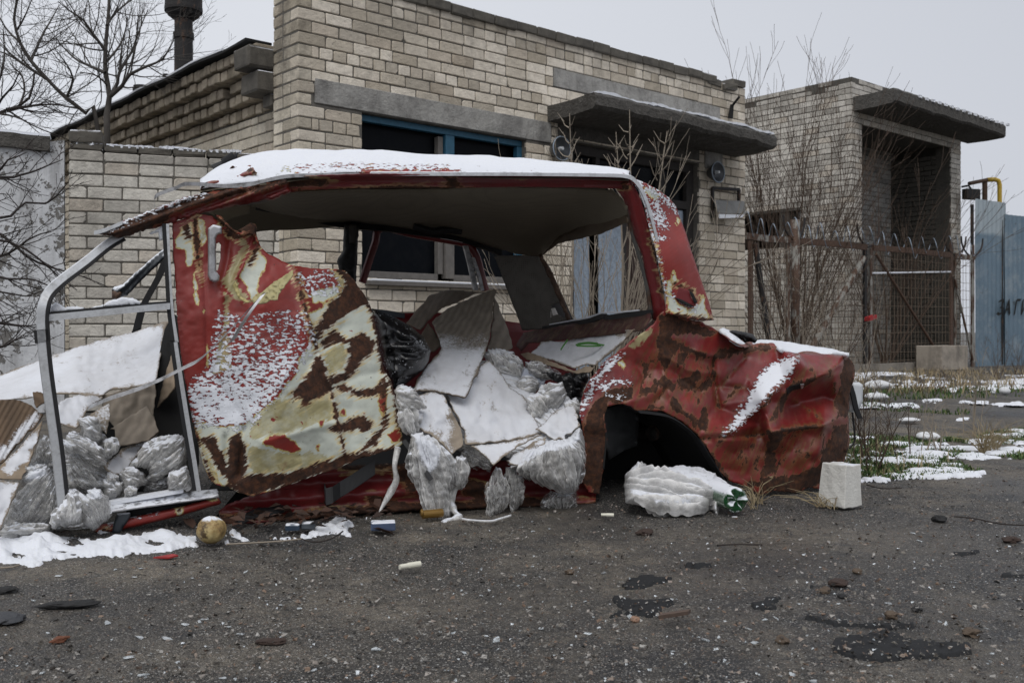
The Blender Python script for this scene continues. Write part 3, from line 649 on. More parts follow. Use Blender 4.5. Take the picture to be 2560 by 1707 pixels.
def one_brick(mb, pl, t0, t1, z0, z1, off=0., dep=.03, bev=.0055, j=.003, chip=.06, ends=True):
    o = off + jit(.003); tl = jit(j); q = [(t0 + jit(j), z0 + jit(j)), (t1 + jit(j), z0 + jit(j)), (t1 + jit(j), z1 + jit(j)), (t0 + jit(j), z1 + jit(j))]
    cx, cz = (t0 + t1) / 2, (z0 + z1) / 2; V = []
    c8 = []
    for i, (t, z) in enumerate(q):                     # corners split in two for a worn, rounded outline
        k = bev * RNG.uniform(.6, 1.6)
        if RNG.random() < chip: k *= RNG.uniform(1.6, 3.2)
        st = 1 if t < cx else -1; sz = 1 if z < cz else -1
        a, b = (t + st * k, z), (t, z + sz * k)
        c8 += [b, a] if i in (0, 2) else [a, b]
    for t, z in c8: V.append(pl.pt(t, z, o - dep))
    for t, z in c8: V.append(pl.pt(t, z, o - bev * 1.1))
    for t, z in c8: V.append(pl.pt(t + (cx - t) * min(.4, bev * 1.1 / abs(t1 - t0) * 2), z + (cz - z) * bev * 1.1 / abs(z1 - z0) * 2, o + tl * (t - cx) * 2))
    F = [(i + 8 * r, (i + 1) % 8 + 8 * r, (i + 1) % 8 + 8 * r + 8, i + 8 * r + 8) for r in (0, 1) for i in range(8)]
    F.append(tuple(range(16, 24))); mb.add(V, F)
def brick_face(mb, pl, t0, t1, z0, z1, holes=(), bl=.25, bh=.088, jn=.010, par=0, header_rows=(), start=None, end=None, off=0., rag=0., miss=0., chip=.06, zrow=0.):
    """courses of bricks; start/end(row) -> (where the row begins, depth of its corner brick)"""
    P = bh + jn; r = 0; z = z0
    while z < z1 - .02:
        zt = min(z + bh, z1); a, d0 = start(r) if start else (t0, .03); b, d1 = end(r) if end else (t1, .03)
        top = zt > z1 - P * 1.05
        hd = r in header_rows; L = .12 if hd else bl
        t = a; first = True; off0 = (0 if (r + par) % 2 else L / 2 + jn / 2) if not hd else (L * .5 if r % 2 else 0)
        cuts = []
        t = a - (off0 if off0 else 0)
        if d0 > .05: t = a
        while t < b - .03:
            e = t + L * RNG.uniform(.97, 1.03) if L > .2 else t + L
            if (not hd) and RNG.random() < .07: e = t + .12
            cuts.append((max(t, a), min(e, b) if b - e > .05 else b)); t = e + jn
        for i, (s, e) in enumerate(cuts):
            if e - s < .025: continue
            seg = [(s, e)]
            for h in holes:
                if h[2] < z + bh * .5 < h[3]:
                    ns = []
                    for p, q in seg:
                        if h[1] <= p or h[0] >= q: ns.append((p, q)); continue
                        if h[0] - p > .025: ns.append((p, h[0]))
                        if q - h[1] > .025: ns.append((h[1], q))
                    seg = ns
            for p, q in seg:
                if top and rag and RNG.random() < rag: continue
                if miss and RNG.random() < miss: continue
                dd = d0 if i == 0 else (d1 if i == len(cuts) - 1 else .03)
                one_brick(mb, pl, p, q, z, zt - (RNG.uniform(0, .02) if top and rag else 0), off, dd, chip=chip)
        z += P; r += 1
A41 = math.radians(41)
def lerp(a, b, t): return a + (b - a) * t

# ---------------------------------------------------------------- main building
PF = Plane((-1.72, 8, 0), A41); PS = Plane((-1.72, 8, 0), A41 + math.pi / 2, -1)
FL = 5.98; RET = .42                                     # front length, depth of the front wall's return
bld = thing('brick_building', 'pale silicate brick building with smashed window, porch slab and flat parapet behind the car', 'building', PF.pt(3, 0))
WIN = (.607, 2.468, 1.045, 2.475); DOR = (3.096, 5.114, 0.0, 2.54); LIN = (.149, 2.80, 2.48, 2.69); BND = (2.819, 5.50, 3.05, 3.24)
mb = MB(); wall_back(mb, PF, .004, FL, 0, 3.50, [WIN, DOR, LIN, BND], -.010, .36); mb.build('mortar_core', m_mortar, bld)
mb = MB()
st = lambda r: (0, .12) if r % 2 == 0 else (.13, .03); en = lambda r: (FL, .12 if r % 2 else .03)
brick_face(mb, PF, 0, FL, 0.01, 3.53, [WIN, DOR, LIN, BND], start=st, end=en, header_rows=(5, 11, 17, 23, 29, 34), zrow=0)
mb.build('front_wall', m_brick, bld)
mb = MB(); P2 = Plane(PF.pt(FL, 0), A41 + math.pi / 2, 1)                        # far return of the front wall, seen from a step to the right
brick_face(mb, P2, 0, 5.0, .01, 3.45, start=lambda r: (.13, .03) if r % 2 == 0 else (0, .12)); mb.build('end_wall', m_brick, bld)
mb = MB(); wall_back(mb, P2, .37, 5.1, 0, 3.4, [], -.01, .3); mb.build('end_core', m_mortar, bld)
# capping bricks on the parapet, laid on edge and weathered dark
mb = MB(); t = -.02
while t < FL - .75:
    L = RNG.uniform(.235, .27); mb.box(PF.pt(t + L / 2, 3.545 + jit(.006), -.16), PF.d * L / 2, PF.n * (.19 + jit(.01)), UP * (.045 + jit(.004)), .012, .003); t += L + .006
mb.build('parapet_cap', m_cap, bld)
mb = MB()
for t, z, o in ((5.38, 3.49, -.1), (5.5, 3.5, -.15), (5.66, 3.475, -.08), (5.85, 3.555, -.1)):
    L = .24; mb.box(PF.pt(t, z + .02, o), (PF.d + UP * jit(.15)) * L / 2, PF.n * .12, UP * .04, .012, .006)
mb.build('loose_cap_bricks', m_cap, bld)
mb = MB(); mb.box(PF.pt((LIN[0] + LIN[1]) / 2, (LIN[2] + LIN[3]) / 2, -.06), PF.d * ((LIN[1] - LIN[0]) / 2 - .006), PF.n * .063, UP * ((LIN[3] - LIN[2]) / 2 - .004), .006); mb.build('lintel', m_conc, bld)
mb = MB(); mb.box(PF.pt((BND[0] + BND[1]) / 2, (BND[2] + BND[3]) / 2, -.06), PF.d * ((BND[1] - BND[0]) / 2 - .006), PF.n * .063, UP * ((BND[3] - BND[2]) / 2 - .004), .006); mb.build('lintel', m_conc, bld)
# side wing, set back behind the return, with a corbelled cornice
RS = .34; WL = 7.0; SO = -.12
mb = MB(); wall_back(mb, PS, .02, RET, 0, 3.50, [], -.012, .3); wall_back(mb, PS, RET, WL, 0, 3.0, [], SO - .012, .3); mb.build('side_core', m_mortar, bld)
mb = MB(); brick_face(mb, PS, 0, RET, .01, 3.53, start=lambda r: (.13, .03) if r % 2 == 0 else (0, .12), header_rows=())
brick_face(mb, PS, RET, WL, .01, 2.52, off=SO, header_rows=(4, 10, 16, 22)); mb.build('side_wall', m_brick_side, bld)
mb = MB()
for k, (z, o) in enumerate(((2.535, .02), (2.635, .11), (2.735, .14), (2.835, .23), (2.93, .26))):
    t = RET + .02
    while t < WL:
        if RNG.random() > (.01 if k not in (1, 2) else .05): one_brick(mb, PS, t, t + .115, z + jit(.004), z + .085, SO + o + jit(.012), .40 if k else .3, .006, .004, .12)
        t += .128 + (.02 if k == 1 else 0)
mb.build('cornice', m_brick_cor, bld)
mb = MB(); mb.box(PS.pt(.56, 2.90, SO + .14), PS.d * .14, PS.n * .2, UP * .085, .015, .006); mb.box(PS.pt(.56, 2.70, SO + .08), PS.d * .15, PS.n * .19, UP * .085, .015, .006); mb.box(PS.pt(.5, 2.56, SO + .04), PS.d * .07, PS.n * .1, UP * .05, .01, .004); mb.build('cornice_end', m_cap, bld)
mb = MB()                                                                # tarred roof edge, wavy, with a line of snow
pts = [PS.pt(t, 3.045 + .012 * math.sin(t * 5) + jit(.008), SO + .2) for t in np.linspace(RET + .1, WL, 30)]
mb.strip(pts, PS.n * .12, UP * .010); mb.build('roof_edge', m_black_d, bld)
mb = MB(); mb.strip([p + UP * .024 + PS.n * .02 for p in pts[2:]], PS.n * .1, UP * .008); mb.build('roof_snow', m_snow, bld)
mb = MB(); mb.add([PF.pt(.02, 3.02, -.3), PF.pt(FL - .05, 3.02, -.3), PF.pt(FL - .05, 3.02, -WL), PF.pt(.02, 3.02, -WL)], [(0, 1, 2, 3)])
mb.add([PF.pt(.02, 2.9, -.3), PF.pt(FL - .05, 2.9, -.3), PF.pt(FL - .05, 2.9, -WL), PF.pt(.02, 2.9, -WL)], [(3, 2, 1, 0)])
mb.build('roof', m_black_d, bld)
mb = MB(); mb.add([PF.pt(.02, 0, -WL), PF.pt(FL, 0, -WL), PF.pt(FL, 3, -WL), PF.pt(.02, 3, -WL)], [(0, 1, 2, 3)]); mb.add([PF.pt(.3, 0, -3.2), PF.pt(FL, 0, -3.2), PF.pt(FL, 3, -3.2), PF.pt(.3, 3, -3.2)], [(0, 1, 2, 3)]); mb.build('back_wall', m_mortar_dark, bld)
# window: blue outer frame, grey casements, dark panes
win = MB()
def bar(mb, pl, a, b, w, o, d=.03, bev=.004):
    (ta, za), (tb, zb) = a, b; p, q = pl.pt(ta, za, o), pl.pt(tb, zb, o); c = (p + q) / 2; u = (q - p) / 2; L = np.linalg.norm(u); s = np.cross(pl.n, u / L)
    mb.box(c, u, s * w / 2, pl.n * d, bev)
w0, w1, y0, y1 = WIN; mid = (w0 + w1) / 2 + .05
fo = -.10
bar(win, PF, (w0, y1 - .03), (w1, y1 - .03), .055, fo); bar(win, PF, (w1 - .03, y0 + .03), (w1 - .03, y1 - .06), .06, fo); bar(win, PF, (mid, 1.72), (mid, y1 - .06), .10, fo, .035)
wf = win.build('window', m_blue, bld)
mb = MB(); bar(mb, PF, (mid, y0 + .06), (mid, 1.71), .10, fo, .035); bar(mb, PF, (mid - .09, y0 + .1), (mid - .09, y1 - .08), .055, fo - .02); bar(mb, PF, (w0, y0 + .07), (mid - .12, y0 + .07), .06, fo - .02); bar(mb, PF, (mid + .06, y0 + .07), (w1 - .06, y0 + .07), .06, fo - .02); bar(mb, PF, (w0 + .02, y0 + .1), (w0 + .02, y1 - .08), .05, fo - .03)
mb.build('casement', m_wood, wf)
mb = MB()
for a, b in ((w0, mid - .1), (mid + .02, w1)): mb.add([PF.pt(a, y0, fo - .06), PF.pt(b, y0, fo - .06), PF.pt(b, y1, fo - .06), PF.pt(a, y1, fo - .06)], [(0, 1, 2, 3)])
mb.build('pane', m_glass, wf)
mb = MB(); mb.box(PF.pt((w0 + w1) / 2 + .05, y0 - .008, .0), PF.d * ((w1 - w0) / 2 + .03), PF.n * .075, UP * .018, .004, .002); mb.build('sill', m_wood, wf)
mb = MB(); mb.box(PF.pt((w0 + w1) / 2 + .05, y0 + .018, .004), PF.d * ((w1 - w0) / 2), PF.n * .06, UP * .008, .003, .002); mb.build('sill_snow', m_snow, wf)
# porch slab
def canopy(pl, t0, t1, zt, th, pr, name, mat, par, chop=.15, sn=.02):
    mb = MB(); n = 26; V = []; F = []
    for i in range(n + 1):
        t = lerp(t0, t1, i / n); p = pr * (1 - chop * (i / n) ** 6) + .02 * fbm(np.array([t * 6.]), np.array([2.]))[0]
        d = .018 * fbm(np.array([t * 9.]), np.array([7.]))[0]
        V += [pl.pt(t, zt - .02, -.06), pl.pt(t, zt - .02 + d * .3, p * .5), pl.pt(t, zt + d, p - .02), pl.pt(t, zt - .03 + d, p), pl.pt(t, zt - th + .03 + d, p + d * .6), pl.pt(t, zt - th + d, p - .04), pl.pt(t, zt - th - .02 + d * .4, p * .5), pl.pt(t, zt - th - .02, -.06)]
    F = [(i * 8 + j, i * 8 + (j + 1) % 8, i * 8 + 8 + (j + 1) % 8, i * 8 + 8 + j) for i in range(n) for j in range(8)] + [tuple(range(8)), tuple(n * 8 + j for j in range(7, -1, -1))]
    mb.add(V, F); return mb.build(name, mat, par)
can = canopy(PF, 2.74, 5.80, 2.86, .15, .66, 'porch_slab', m_conc_dark, bld)
mb = MB(); PPts = [PF.pt(t, 2.872 + .008 * math.sin(t * 9), .60 - .09 * max(0, (t - 2.74) / 3.06) ** 6 + jit(.01)) for t in np.linspace(2.78, 5.75, 60)]
mb.strip(PPts, PF.n * .045, UP * np.array([[RNG.uniform(.006, .018)] for _ in PPts])); mb.build('slab_snow', m_snow, can)
mb = MB(); mb.box(PF.pt(5.36, 2.60, -.0), PF.d * .16, PF.n * .02, UP * .10, .006); mb.build('pad_stone', m_conc, bld)
mb = MB(); mb.box(PF.pt(2.98, 2.60, -.0), PF.d * .10, PF.n * .02, UP * .12, .006); mb.build('pad_stone', m_conc_dark, bld)
mb = MB(); mb.box(PF.pt(4.1, 2.66, -.0), PF.d * 1.0, PF.n * .012, UP * .09, .006); mb.build('door_lintel', m_conc_dark, bld)
# doorway: dark transom frame, zinc sheets and brown boards
dr = MB(); d0, d1, e0, e1 = DOR
bar(dr, PF, (d0, e1 - .05), (d1, e1 - .05), .1, -.12); bar(dr, PF, (d0, 2.06), (d1, 2.06), .09, -.12, .035); bar(dr, PF, (d0 + .05, 0), (d0 + .05, e1 - .1), .1, -.12); bar(dr, PF, (d1 - .06, 0), (d1 - .06, e1 - .1), .12, -.12)
bar(dr, PF, (d0 + .45, 2.1), (d0 + .45, e1 - .1), .06, -.12); bar(dr, PF, (d1 - .55, 0), (d1 - .55, e1 - .1), .09, -.12); bar(dr, PF, (3.95, 0), (3.95, 2.02), .07, -.12)
door = dr.build('door', m_wood_dark, bld)
mb = MB()
for a, b, z0, z1, o in ((d0 + .08, d0 + .36, .02, 2.02, -.13), (d0 + .47, d0 + .86, .02, 2.0, -.10), (4.62, 4.98, .3, 2.0, -.13)):
    n = 8; pts = [(lerp(a, b, i / n), o + .012 * (i % 2)) for i in range(n + 1)]
    V = [PF.pt(t, z, q) for z in (z0, z1) for t, q in pts] + [PF.pt(t, z, q - .006) for z in (z0, z1) for t, q in pts]; k = n + 1
    mb.add(V, [(i, i + 1, k + i + 1, k + i) for i in range(n)] + [(2 * k + i, 3 * k + i, 3 * k + i + 1, 2 * k + i + 1) for i in range(n)] + [(0, k, 3 * k, 2 * k), (n, 2 * k + n, 3 * k + n, k + n)])
mb.build('zinc_sheet', m_tin, door)
mb = MB()
for i in range(6): a = d0 + .95 + i * .17; bar(mb, PF, (a, .02), (a, 2.0), .16, -.16, .012)
mb.build('board_panel', plain('brown_boards', (.045, .026, .02), .8, .5, 20, .4), door)
mb = MB(); mb.add([PF.pt(d0, 2.1, -.15), PF.pt(d1, 2.1, -.15), PF.pt(d1, e1 - .1, -.15), PF.pt(d0, e1 - .1, -.15)], [(0, 1, 2, 3)]); mb.build('transom_pane', m_glass, door)
mb = MB(); mb.add([PF.pt(4.66, .9, -.145), PF.pt(5.02, .9, -.145), PF.pt(5.02, 2.02, -.145), PF.pt(4.66, 2.02, -.145)], [(0, 1, 2, 3)]); mb.build('door_pane', glass_dark('dusty_pane', (.10, .12, .14), .5), door)
# bent iron bracket near the far end of the front
mb = MB(); mb.tube([PF.pt(*PF.px(1826, 296, .03), .03), PF.pt(*PF.px(1830, 262, .05), .05)], [.03, .022], 6); mb.tube([PF.pt(*PF.px(1830, 266, .05), .05), PF.pt(*PF.px(1848, 243, .2), .2)], .016, 6); mb.build('wall_bracket', m_black_d, bld)
# round lamps
def lamp(px, py, lab):
    t, z = PF.px(px, py, .12); c = PF.pt(t, z, .12); o = thing('wall_lamp', lab, 'lamp', PF.pt(t, z), 'round lamps beside the doorway')
    mb = MB(); mb.lathe(c, PF.n, [(.02, -.12), (.05, -.11), (.09, -.05), (.118, .0), (.122, .012), (.112, .014), (.085, -.02), (.03, -.03)], 28); mb.build('lamp_bowl', plain('lamp_grey', (.06, .064, .07), .4, .4, 30, .2, .4), o, smooth=True)
    mb = MB(); mb.tube([c + PF.n * -.02, c + PF.n * .03], [.022, .016], 10); mb.build('bulb_socket', m_white, o)
    mb = MB(); mb.tube([c + PF.n * .016 + .116 * (math.cos(a) * PF.d + math.sin(a) * UP) for a in np.linspace(0, 2 * math.pi, 29)], .006, 6, False); mb.build('rim', m_tin, o)
lamp(1402, 372, 'round grey wall lamp left of the dark doorway'); lamp(1793, 431, 'round dark wall lamp right of the doorway, above the metal frame')
sg = thing('sign_frame', 'rusty frame with a bent grey board hanging from it, right of the doorway', 'sign', PF.pt(5.6, 1.9))
def fp(x, y, o): return PF.pt(*PF.px(x, y, o), o)
mb = MB(); fr = [fp(1781, 545, .04), fp(1781, 470, .04), fp(1847, 474, .04), fp(1848, 540, .04)]; mb.strip(fr[:2], PF.d * .016, PF.n * .016); mb.strip(fr[1:3], UP * .016, PF.n * .016); mb.strip(fr[2:], PF.d * .016, PF.n * .016); mb.build('frame', m_rustdark, sg)
mb = MB(); V = [fp(1785, 500, .07), fp(1861, 503, .09), fp(1864, 535, .16), fp(1796, 533, .14)]; V += [p - PF.n * .012 for p in V]; mb.add(V, [(0, 3, 2, 1), (4, 5, 6, 7), (0, 1, 5, 4), (1, 2, 6, 5), (2, 3, 7, 6), (3, 0, 4, 7)]); mb.build('bent_board', stone('grey_board', (.16, .16, .155), (.3, .3, .29), 10, .4), sg)
mb = MB(); V = [fp(1797, 535, .13), fp(1861, 537, .15), fp(1856, 544, .16), fp(1799, 546, .14)]; V += [p - PF.n * .01 for p in V]; mb.add(V, [(0, 3, 2, 1), (4, 5, 6, 7), (0, 1, 5, 4), (1, 2, 6, 5), (2, 3, 7, 6), (3, 0, 4, 7)]); mb.build('snow_lip', m_snow, sg)
# whitish paint smears on the wall right of the doorway belong to its surface
# ---------------------------------------------------------------- chimney pipes on the roof
def roofpipe(px, pytop, pybot, d, r, lab, head=None, name='chimney_pipe'):
    b = DP(px, pybot, d); t = DP(px, pytop, d); o = thing(name, lab, 'chimney', b, None); mb = MB()
    h = t[2] - b[2]
    if head:
        mb.lathe(b, UP, [(r, -.6), (r, h - head - .28), (r * 1.12, h - head - .27), (r * 1.12, h - head - .2), (r * .98, h - head - .19), (r * .98, h - head + .1)], 24); mb.build('pipe', m_rustdark, o, smooth=False)
        mb = MB(); mb.lathe(b, UP, [(r * .95, h - head - .06), (r * 1.7, h - head), (r * 2.0, h - head + .06), (r * 2.0, h), (r * 1.9, h + .02), (r * .6, h + .1)], 28); mb.build('cowl', m_rustdark, o)
        mb = MB(); mb.lathe(b, UP, [(r * 2.03, h - head + .04), (r * 2.05, h - head + .07), (r * 2.03, h - head + .1)], 28); mb.build('cowl_band', m_rustdark, o)
    else:
        mb.lathe(b, UP, [(r, -.4), (r, h), (r * .85, h), (r * .85, h - .05)], 24); mb.build('pipe', m_rustdark, o)
        mb = MB(); mb.lathe(b, UP, [(r * 1.06, h - .06), (r * 1.08, h - .04), (r * 1.06, h - .02)], 24); mb.build('rim', m_rustdark, o)
roofpipe(459, -20, 170, 11.6, .105, 'tall rusty black chimney pipe with a wide cowl above the roof', .28)
roofpipe(355, 216, 250, 11.4, .095, 'short wide dark vent pipe low on the roof edge', None, 'vent_pipe')
roofpipe(415, 186, 215, 11.6, .035, 'thin stubby vent pipe between the chimney and the wide vent', None, 'vent_pipe')

# ---------------------------------------------------------------- yard wall on the left
LW = math.radians(18); PW = Plane(DP(172, 830, 7.75) - np.array([0, 0, CAMH]), LW)
yw = thing('brick_wall', 'old pale brick yard wall with snow along its broken top, left of the building', 'wall', PW.pt(1, 0))
mb = MB(); wall_back(mb, PW, .0, 2.05, 0, 2.02, [], -.012, .26); mb.build('mortar_core', m_mortar, yw)
mb = MB(); brick_face(mb, PW, 0, 2.05, .0, 2.07, rag=.12, par=1, miss=.004, chip=.2); mb.build('brickwork', m_brick_old, yw)
mb = MB(); t = .01
while t < 1.95:
    L = RNG.uniform(.22, .27); mb.box(PW.pt(t + L / 2, 2.065 + jit(.008), -.14), PW.d * L / 2, PW.n * .13, UP * .028, .012, .006); t += L + .012
mb.box(PW.pt(.12, 2.15, -.1), PW.d * .12, PW.n * .1, UP * .05, .015, .006)
mb.build('top_course', m_cap, yw)
for ta, tb in ((.02, .24), (.27, .62), (.66, 1.02), (1.05, 1.3), (1.42, 1.93)):
    tt = np.linspace(ta, tb, 24); mb = MB(); mb.strip([PW.pt(t, 2.094 + .006 * math.sin(t * 11) + jit(.003), -.10 + jit(.012)) for t in tt], PW.n * .085, UP * (.004 + .010 * np.sin(np.linspace(0, math.pi, 24)) ** .5)[:, None]); mb.build('top_snow', m_snow, yw)
# whitewashed concrete panel at the far left
PC = Plane(PW.pt(-.03, 0, .02), LW + math.pi + math.radians(4), -1)
cp = thing('concrete_fence', 'flaking whitewashed concrete fence panel at the left edge beside the brick wall', 'fence', PC.pt(.5, 0))
def rough_slab(pl, t0, t1, z0, z1, th, mat, name, par, n=60, amp=.01):
    nz_ = int(n * (z1 - z0) / (t1 - t0)) + 2; T, Zc = np.meshgrid(np.linspace(t0, t1, n), np.linspace(z0, z1, nz_))
    D = amp * (fbm(T * 2.5, Zc * 2.5, 3.3) - 1.6 * np.clip(fbm(T * 4, Zc * 4, 8.1) - .42, 0, 1) * 3)
    V = [pl.pt(t, z + (.018 * vn(t * 9, 3.3) if z >= z1 - 1e-6 else 0), d) for t, z, d in zip(T.ravel(), Zc.ravel(), D.ravel())]; k = len(V)
    V += [pl.pt(t, z, -th) for t, z in ((t0, z0), (t1, z0), (t1, z1), (t0, z1))]
    F = [(j * n + i, j * n + i + 1, (j + 1) * n + i + 1, (j + 1) * n + i) for j in range(nz_ - 1) for i in range(n - 1)]
    F += [(k, k + 1, k + 2, k + 3), tuple(range(n))[::-1] + (k, k + 1), tuple((nz_ - 1) * n + i for i in range(n)) + (k + 2, k + 3), tuple(j * n for j in range(nz_)) + (k + 3, k), tuple(j * n + n - 1 for j in range(nz_))[::-1] + (k + 1, k + 2)]
    mb = MB(); mb.add(V, F); return mb.build(name, mat, par)
rough_slab(PC, .17, 2.6, 0, 2.02, .1, m_plaster, 'panel', cp, 90)
rough_slab(PC, .0, .17, 0, 2.10, .16, m_plaster, 'edge_post', cp, 14, .012)
mb = MB(); mb.strip([PC.pt(t, 2.08 + .02 * vn(t * 8, 2.2), -.05) for t in np.linspace(.1, 2.6, 40)], PC.n * .09, UP * .055); mb.build('coping', m_conc_dark, cp)
mb = MB(); mb.strip([PC.pt(t, 2.145 + .02 * vn(t * 8, 2.2), -.06) for t in np.linspace(.1, 2.6, 40)], PC.n * .08, UP * .012); mb.build('coping_snow', m_snow, cp)

# ---------------------------------------------------------------- gatehouse on the right
G0 = np.array([5.80, 17, 0]); GF = Plane(G0, A41); GS = Plane(G0, A41 + math.pi / 2, -1); GL, GW, GH = 4.07, 3.6, 4.98
gh = thing('gatehouse', 'tall grey brick gatehouse with a deep dark recess and overhanging slab behind the rusty fence', 'building', GF.pt(2, 0))
REC = (.34, 3.66, 0, 4.25); GWN = (1.0, 3.0, 2.12, 2.80)
mb = MB(); wall_back(mb, GF, .02, GL, 0, GH, [REC], -.012, .3); wall_back(mb, GS, .02, GW, 0, GH, [GWN], -.012, .3); mb.build('mortar_core', m_mortar_dark, gh)
mb = MB(); brick_face(mb, GF, 0, GL, .0, GH, [REC], start=st, chip=.15, rag=.2); mb.build('front_wall', m_brick_far, gh)
mb = MB(); brick_face(mb, GS, 0, GW, .0, GH, [GWN], start=lambda r: (.13, .03) if r % 2 == 0 else (0, .12), chip=.15, rag=.2, par=1); mb.build('side_wall', m_brick_far, gh)
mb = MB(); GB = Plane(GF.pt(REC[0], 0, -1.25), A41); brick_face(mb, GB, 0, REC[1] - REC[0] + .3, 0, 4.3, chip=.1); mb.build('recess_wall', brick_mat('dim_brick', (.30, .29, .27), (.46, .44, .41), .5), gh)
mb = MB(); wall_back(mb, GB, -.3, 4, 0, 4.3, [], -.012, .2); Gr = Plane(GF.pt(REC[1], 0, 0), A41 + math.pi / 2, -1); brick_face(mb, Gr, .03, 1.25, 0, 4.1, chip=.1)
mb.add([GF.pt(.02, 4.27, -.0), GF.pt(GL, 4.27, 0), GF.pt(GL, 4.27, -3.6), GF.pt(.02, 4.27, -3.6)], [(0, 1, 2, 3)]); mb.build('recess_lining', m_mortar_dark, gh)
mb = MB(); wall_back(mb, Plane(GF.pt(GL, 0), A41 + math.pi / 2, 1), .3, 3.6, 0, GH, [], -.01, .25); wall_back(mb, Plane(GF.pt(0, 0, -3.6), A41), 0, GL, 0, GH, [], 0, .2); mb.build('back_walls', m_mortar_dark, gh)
slab = canopy(GF, .05, 4.50, 4.66, .24, .75, 'overhang_slab', m_conc_dark, gh, .1)
for t in np.linspace(.9, 4.4, 16): mb = MB(); mb.box(GF.pt(t, 4.63 + jit(.01), .755), GF.d * .045, GF.n * .02, UP * .022, .004, .006); mb.build('snow_ledge', m_snow, slab)
mb = MB(); mb.add([GF.pt(0, GH - .3, -.2), GF.pt(GL, GH - .3, -.2), GF.pt(GL, GH - .3, -3.6), GF.pt(0, GH - .3, -3.6)], [(0, 1, 2, 3)]); mb.build('roof', m_black_d, gh)
fl = thing('floodlight', 'small black floodlight on the gatehouse corner under the yellow pipe', 'floodlight', DP(2425, 488, 19.4))
mb = MB(); c = DP(2428, 486, 19.4); mb.box(c, np.array([.16, .05, 0]), np.array([-.02, .06, 0]), UP * .1, .01); mb.build('lamp_body', m_black, fl)
mb = MB(); mb.tube([c + UP * .1, c + np.array([-.05, 0, .17]), c + np.array([-.14, .1, .16])], .02, 6); mb.build('bracket', m_black, fl)
# yellow gas pipe
yp = thing('gas_pipe', 'bent yellow gas pipe with a rusty prop rising behind the blue fence', 'pipe', DP(2499, 900, 20) * np.array([1, 1, 0]))
m_yel = plain('yellow_paint', (.5, .33, .03), .5, .25, 20, .2)
pd = 20.; mb = MB(); P = [DP(2499, 900, pd), DP(2499, 462, pd), DP(2496, 452, pd), DP(2487, 449, pd), DP(2468, 450, pd)]; mb.tube(smooth_line(P, .1), .045, 10); mb.build('pipe', m_yel, yp, smooth=True)
mb = MB(); mb.tube([DP(2468, 450, pd), DP(2423, 459, pd - .3)], .038, 8); mb.tube([DP(2462, 452, pd), DP(2462, 900, pd)], .05, 8); mb.build('prop', m_rust, yp)

# ---------------------------------------------------------------- blue corrugated fence
def corr(px0, px1, ytl, ytr, d0, d1, name, lab, waves, mat):
    o = thing(name, lab, 'fence', DP((px0 + px1) / 2, 830, (d0 + d1) / 2) * np.array([1, 1, 0])); n = waves * 4; V = []; a, b = DP(px0, 830, d0), DP(px1, 830, d1); dv = (b - a) / np.linalg.norm(b - a); nv = np.array([dv[1], -dv[0], 0])
    zt0, zt1 = DP(px0, ytl, d0)[2], DP(px1, ytr, d1)[2]; R = 30
    for j in range(R + 1):
        for i in range(n + 1):
            s = i / n; p = a * (1 - s) + b * s; z = (zt0 * (1 - s) + zt1 * s) * j / R
            w = (.022 if i % 4 in (1, 2) else -.0) + .012 * vn(s * 7, z * 1.4, 4.4); V.append(np.array([p[0], p[1], z]) + nv * w)
    F = [(j * (n + 1) + i, j * (n + 1) + i + 1, (j + 1) * (n + 1) + i + 1, (j + 1) * (n + 1) + i) for j in range(R) for i in range(n)]
    mesh_obj('corrugated_sheet', V, F, mat, o, smooth=False, thick=.004)
    mb = MB(); mb.tube([a * np.array([1, 1, 0]) + UP * .02 - nv * .06, a * np.array([1, 1, 0]) + UP * (zt0 - .1) - nv * .06], .03, 8); mb.build('post', m_rustdark, o); return a, b, dv, nv
def blue_mat(name, top):
    M = NT(name); n = M.noise(6, 6, .7); c = M.mix(n, (.10, .155, .205), (.17, .235, .29)); c = M.mix(M.ma('MULTIPLY', M.lin(M.noise(2.2, 6, .75), .5, .68), .6), c, (.33, .37, .39))
    c = M.mix(M.ma('MULTIPLY', M.lin(M.noise(9, 4, .7), .62, .7), .7), c, (.05, .06, .065))
    if top: z = M.N('ShaderNodeSeparateXYZ', {0: M.pos}).outputs[2]; c = M.mix(M.ma('MULTIPLY', M.lin(M.ma('ADD', z, M.ma('MULTIPLY', n, .1)), 2.42, 2.5), .6), c, (.45, .5, .52))
    return M.done(M.bsdf(c, .5, .2, M.bump(n, .2, .01)))
corr(2438, 2514, 497, 508, 18.0, 18.5, 'metal_fence', 'taller faded blue corrugated fence sheet next to the rusty fence post', 7, blue_mat('faded_blue', True))
ca, cb, cdv, cnv = corr(2512, 2700, 536, 556, 18.4, 19.6, 'metal_fence', 'lower blue corrugated fence sheet with black graffiti at the right edge', 18, blue_mat('blue_sheet', False))
fence2 = [o for o in bpy.data.objects if o.name.startswith('metal_fence') and 'graffiti' in o['label']][0]
mb = MB()                                                            # graffiti lettering, brushed on
G = {'З': [[(0, 9), (3, 10), (4, 8), (2, 5.5), (4, 4), (4, 1.5), (1.5, 0), (-.5, 1)]], 'А': [[(0, 0), (2, 10), (4, 0)], [(.8, 3.5), (3.4, 4)]], 'Г': [[(0, 0), (0.6, 10), (4, 10)]], 'И': [[(0, 10), (0, 0), (3.4, 9.5), (3.6, 0)]], 'Н': [[(0, 0), (0.2, 10)], [(0, 5), (3.6, 5)], [(3.6, 10), (3.6, 0)]]}
x = 2496.
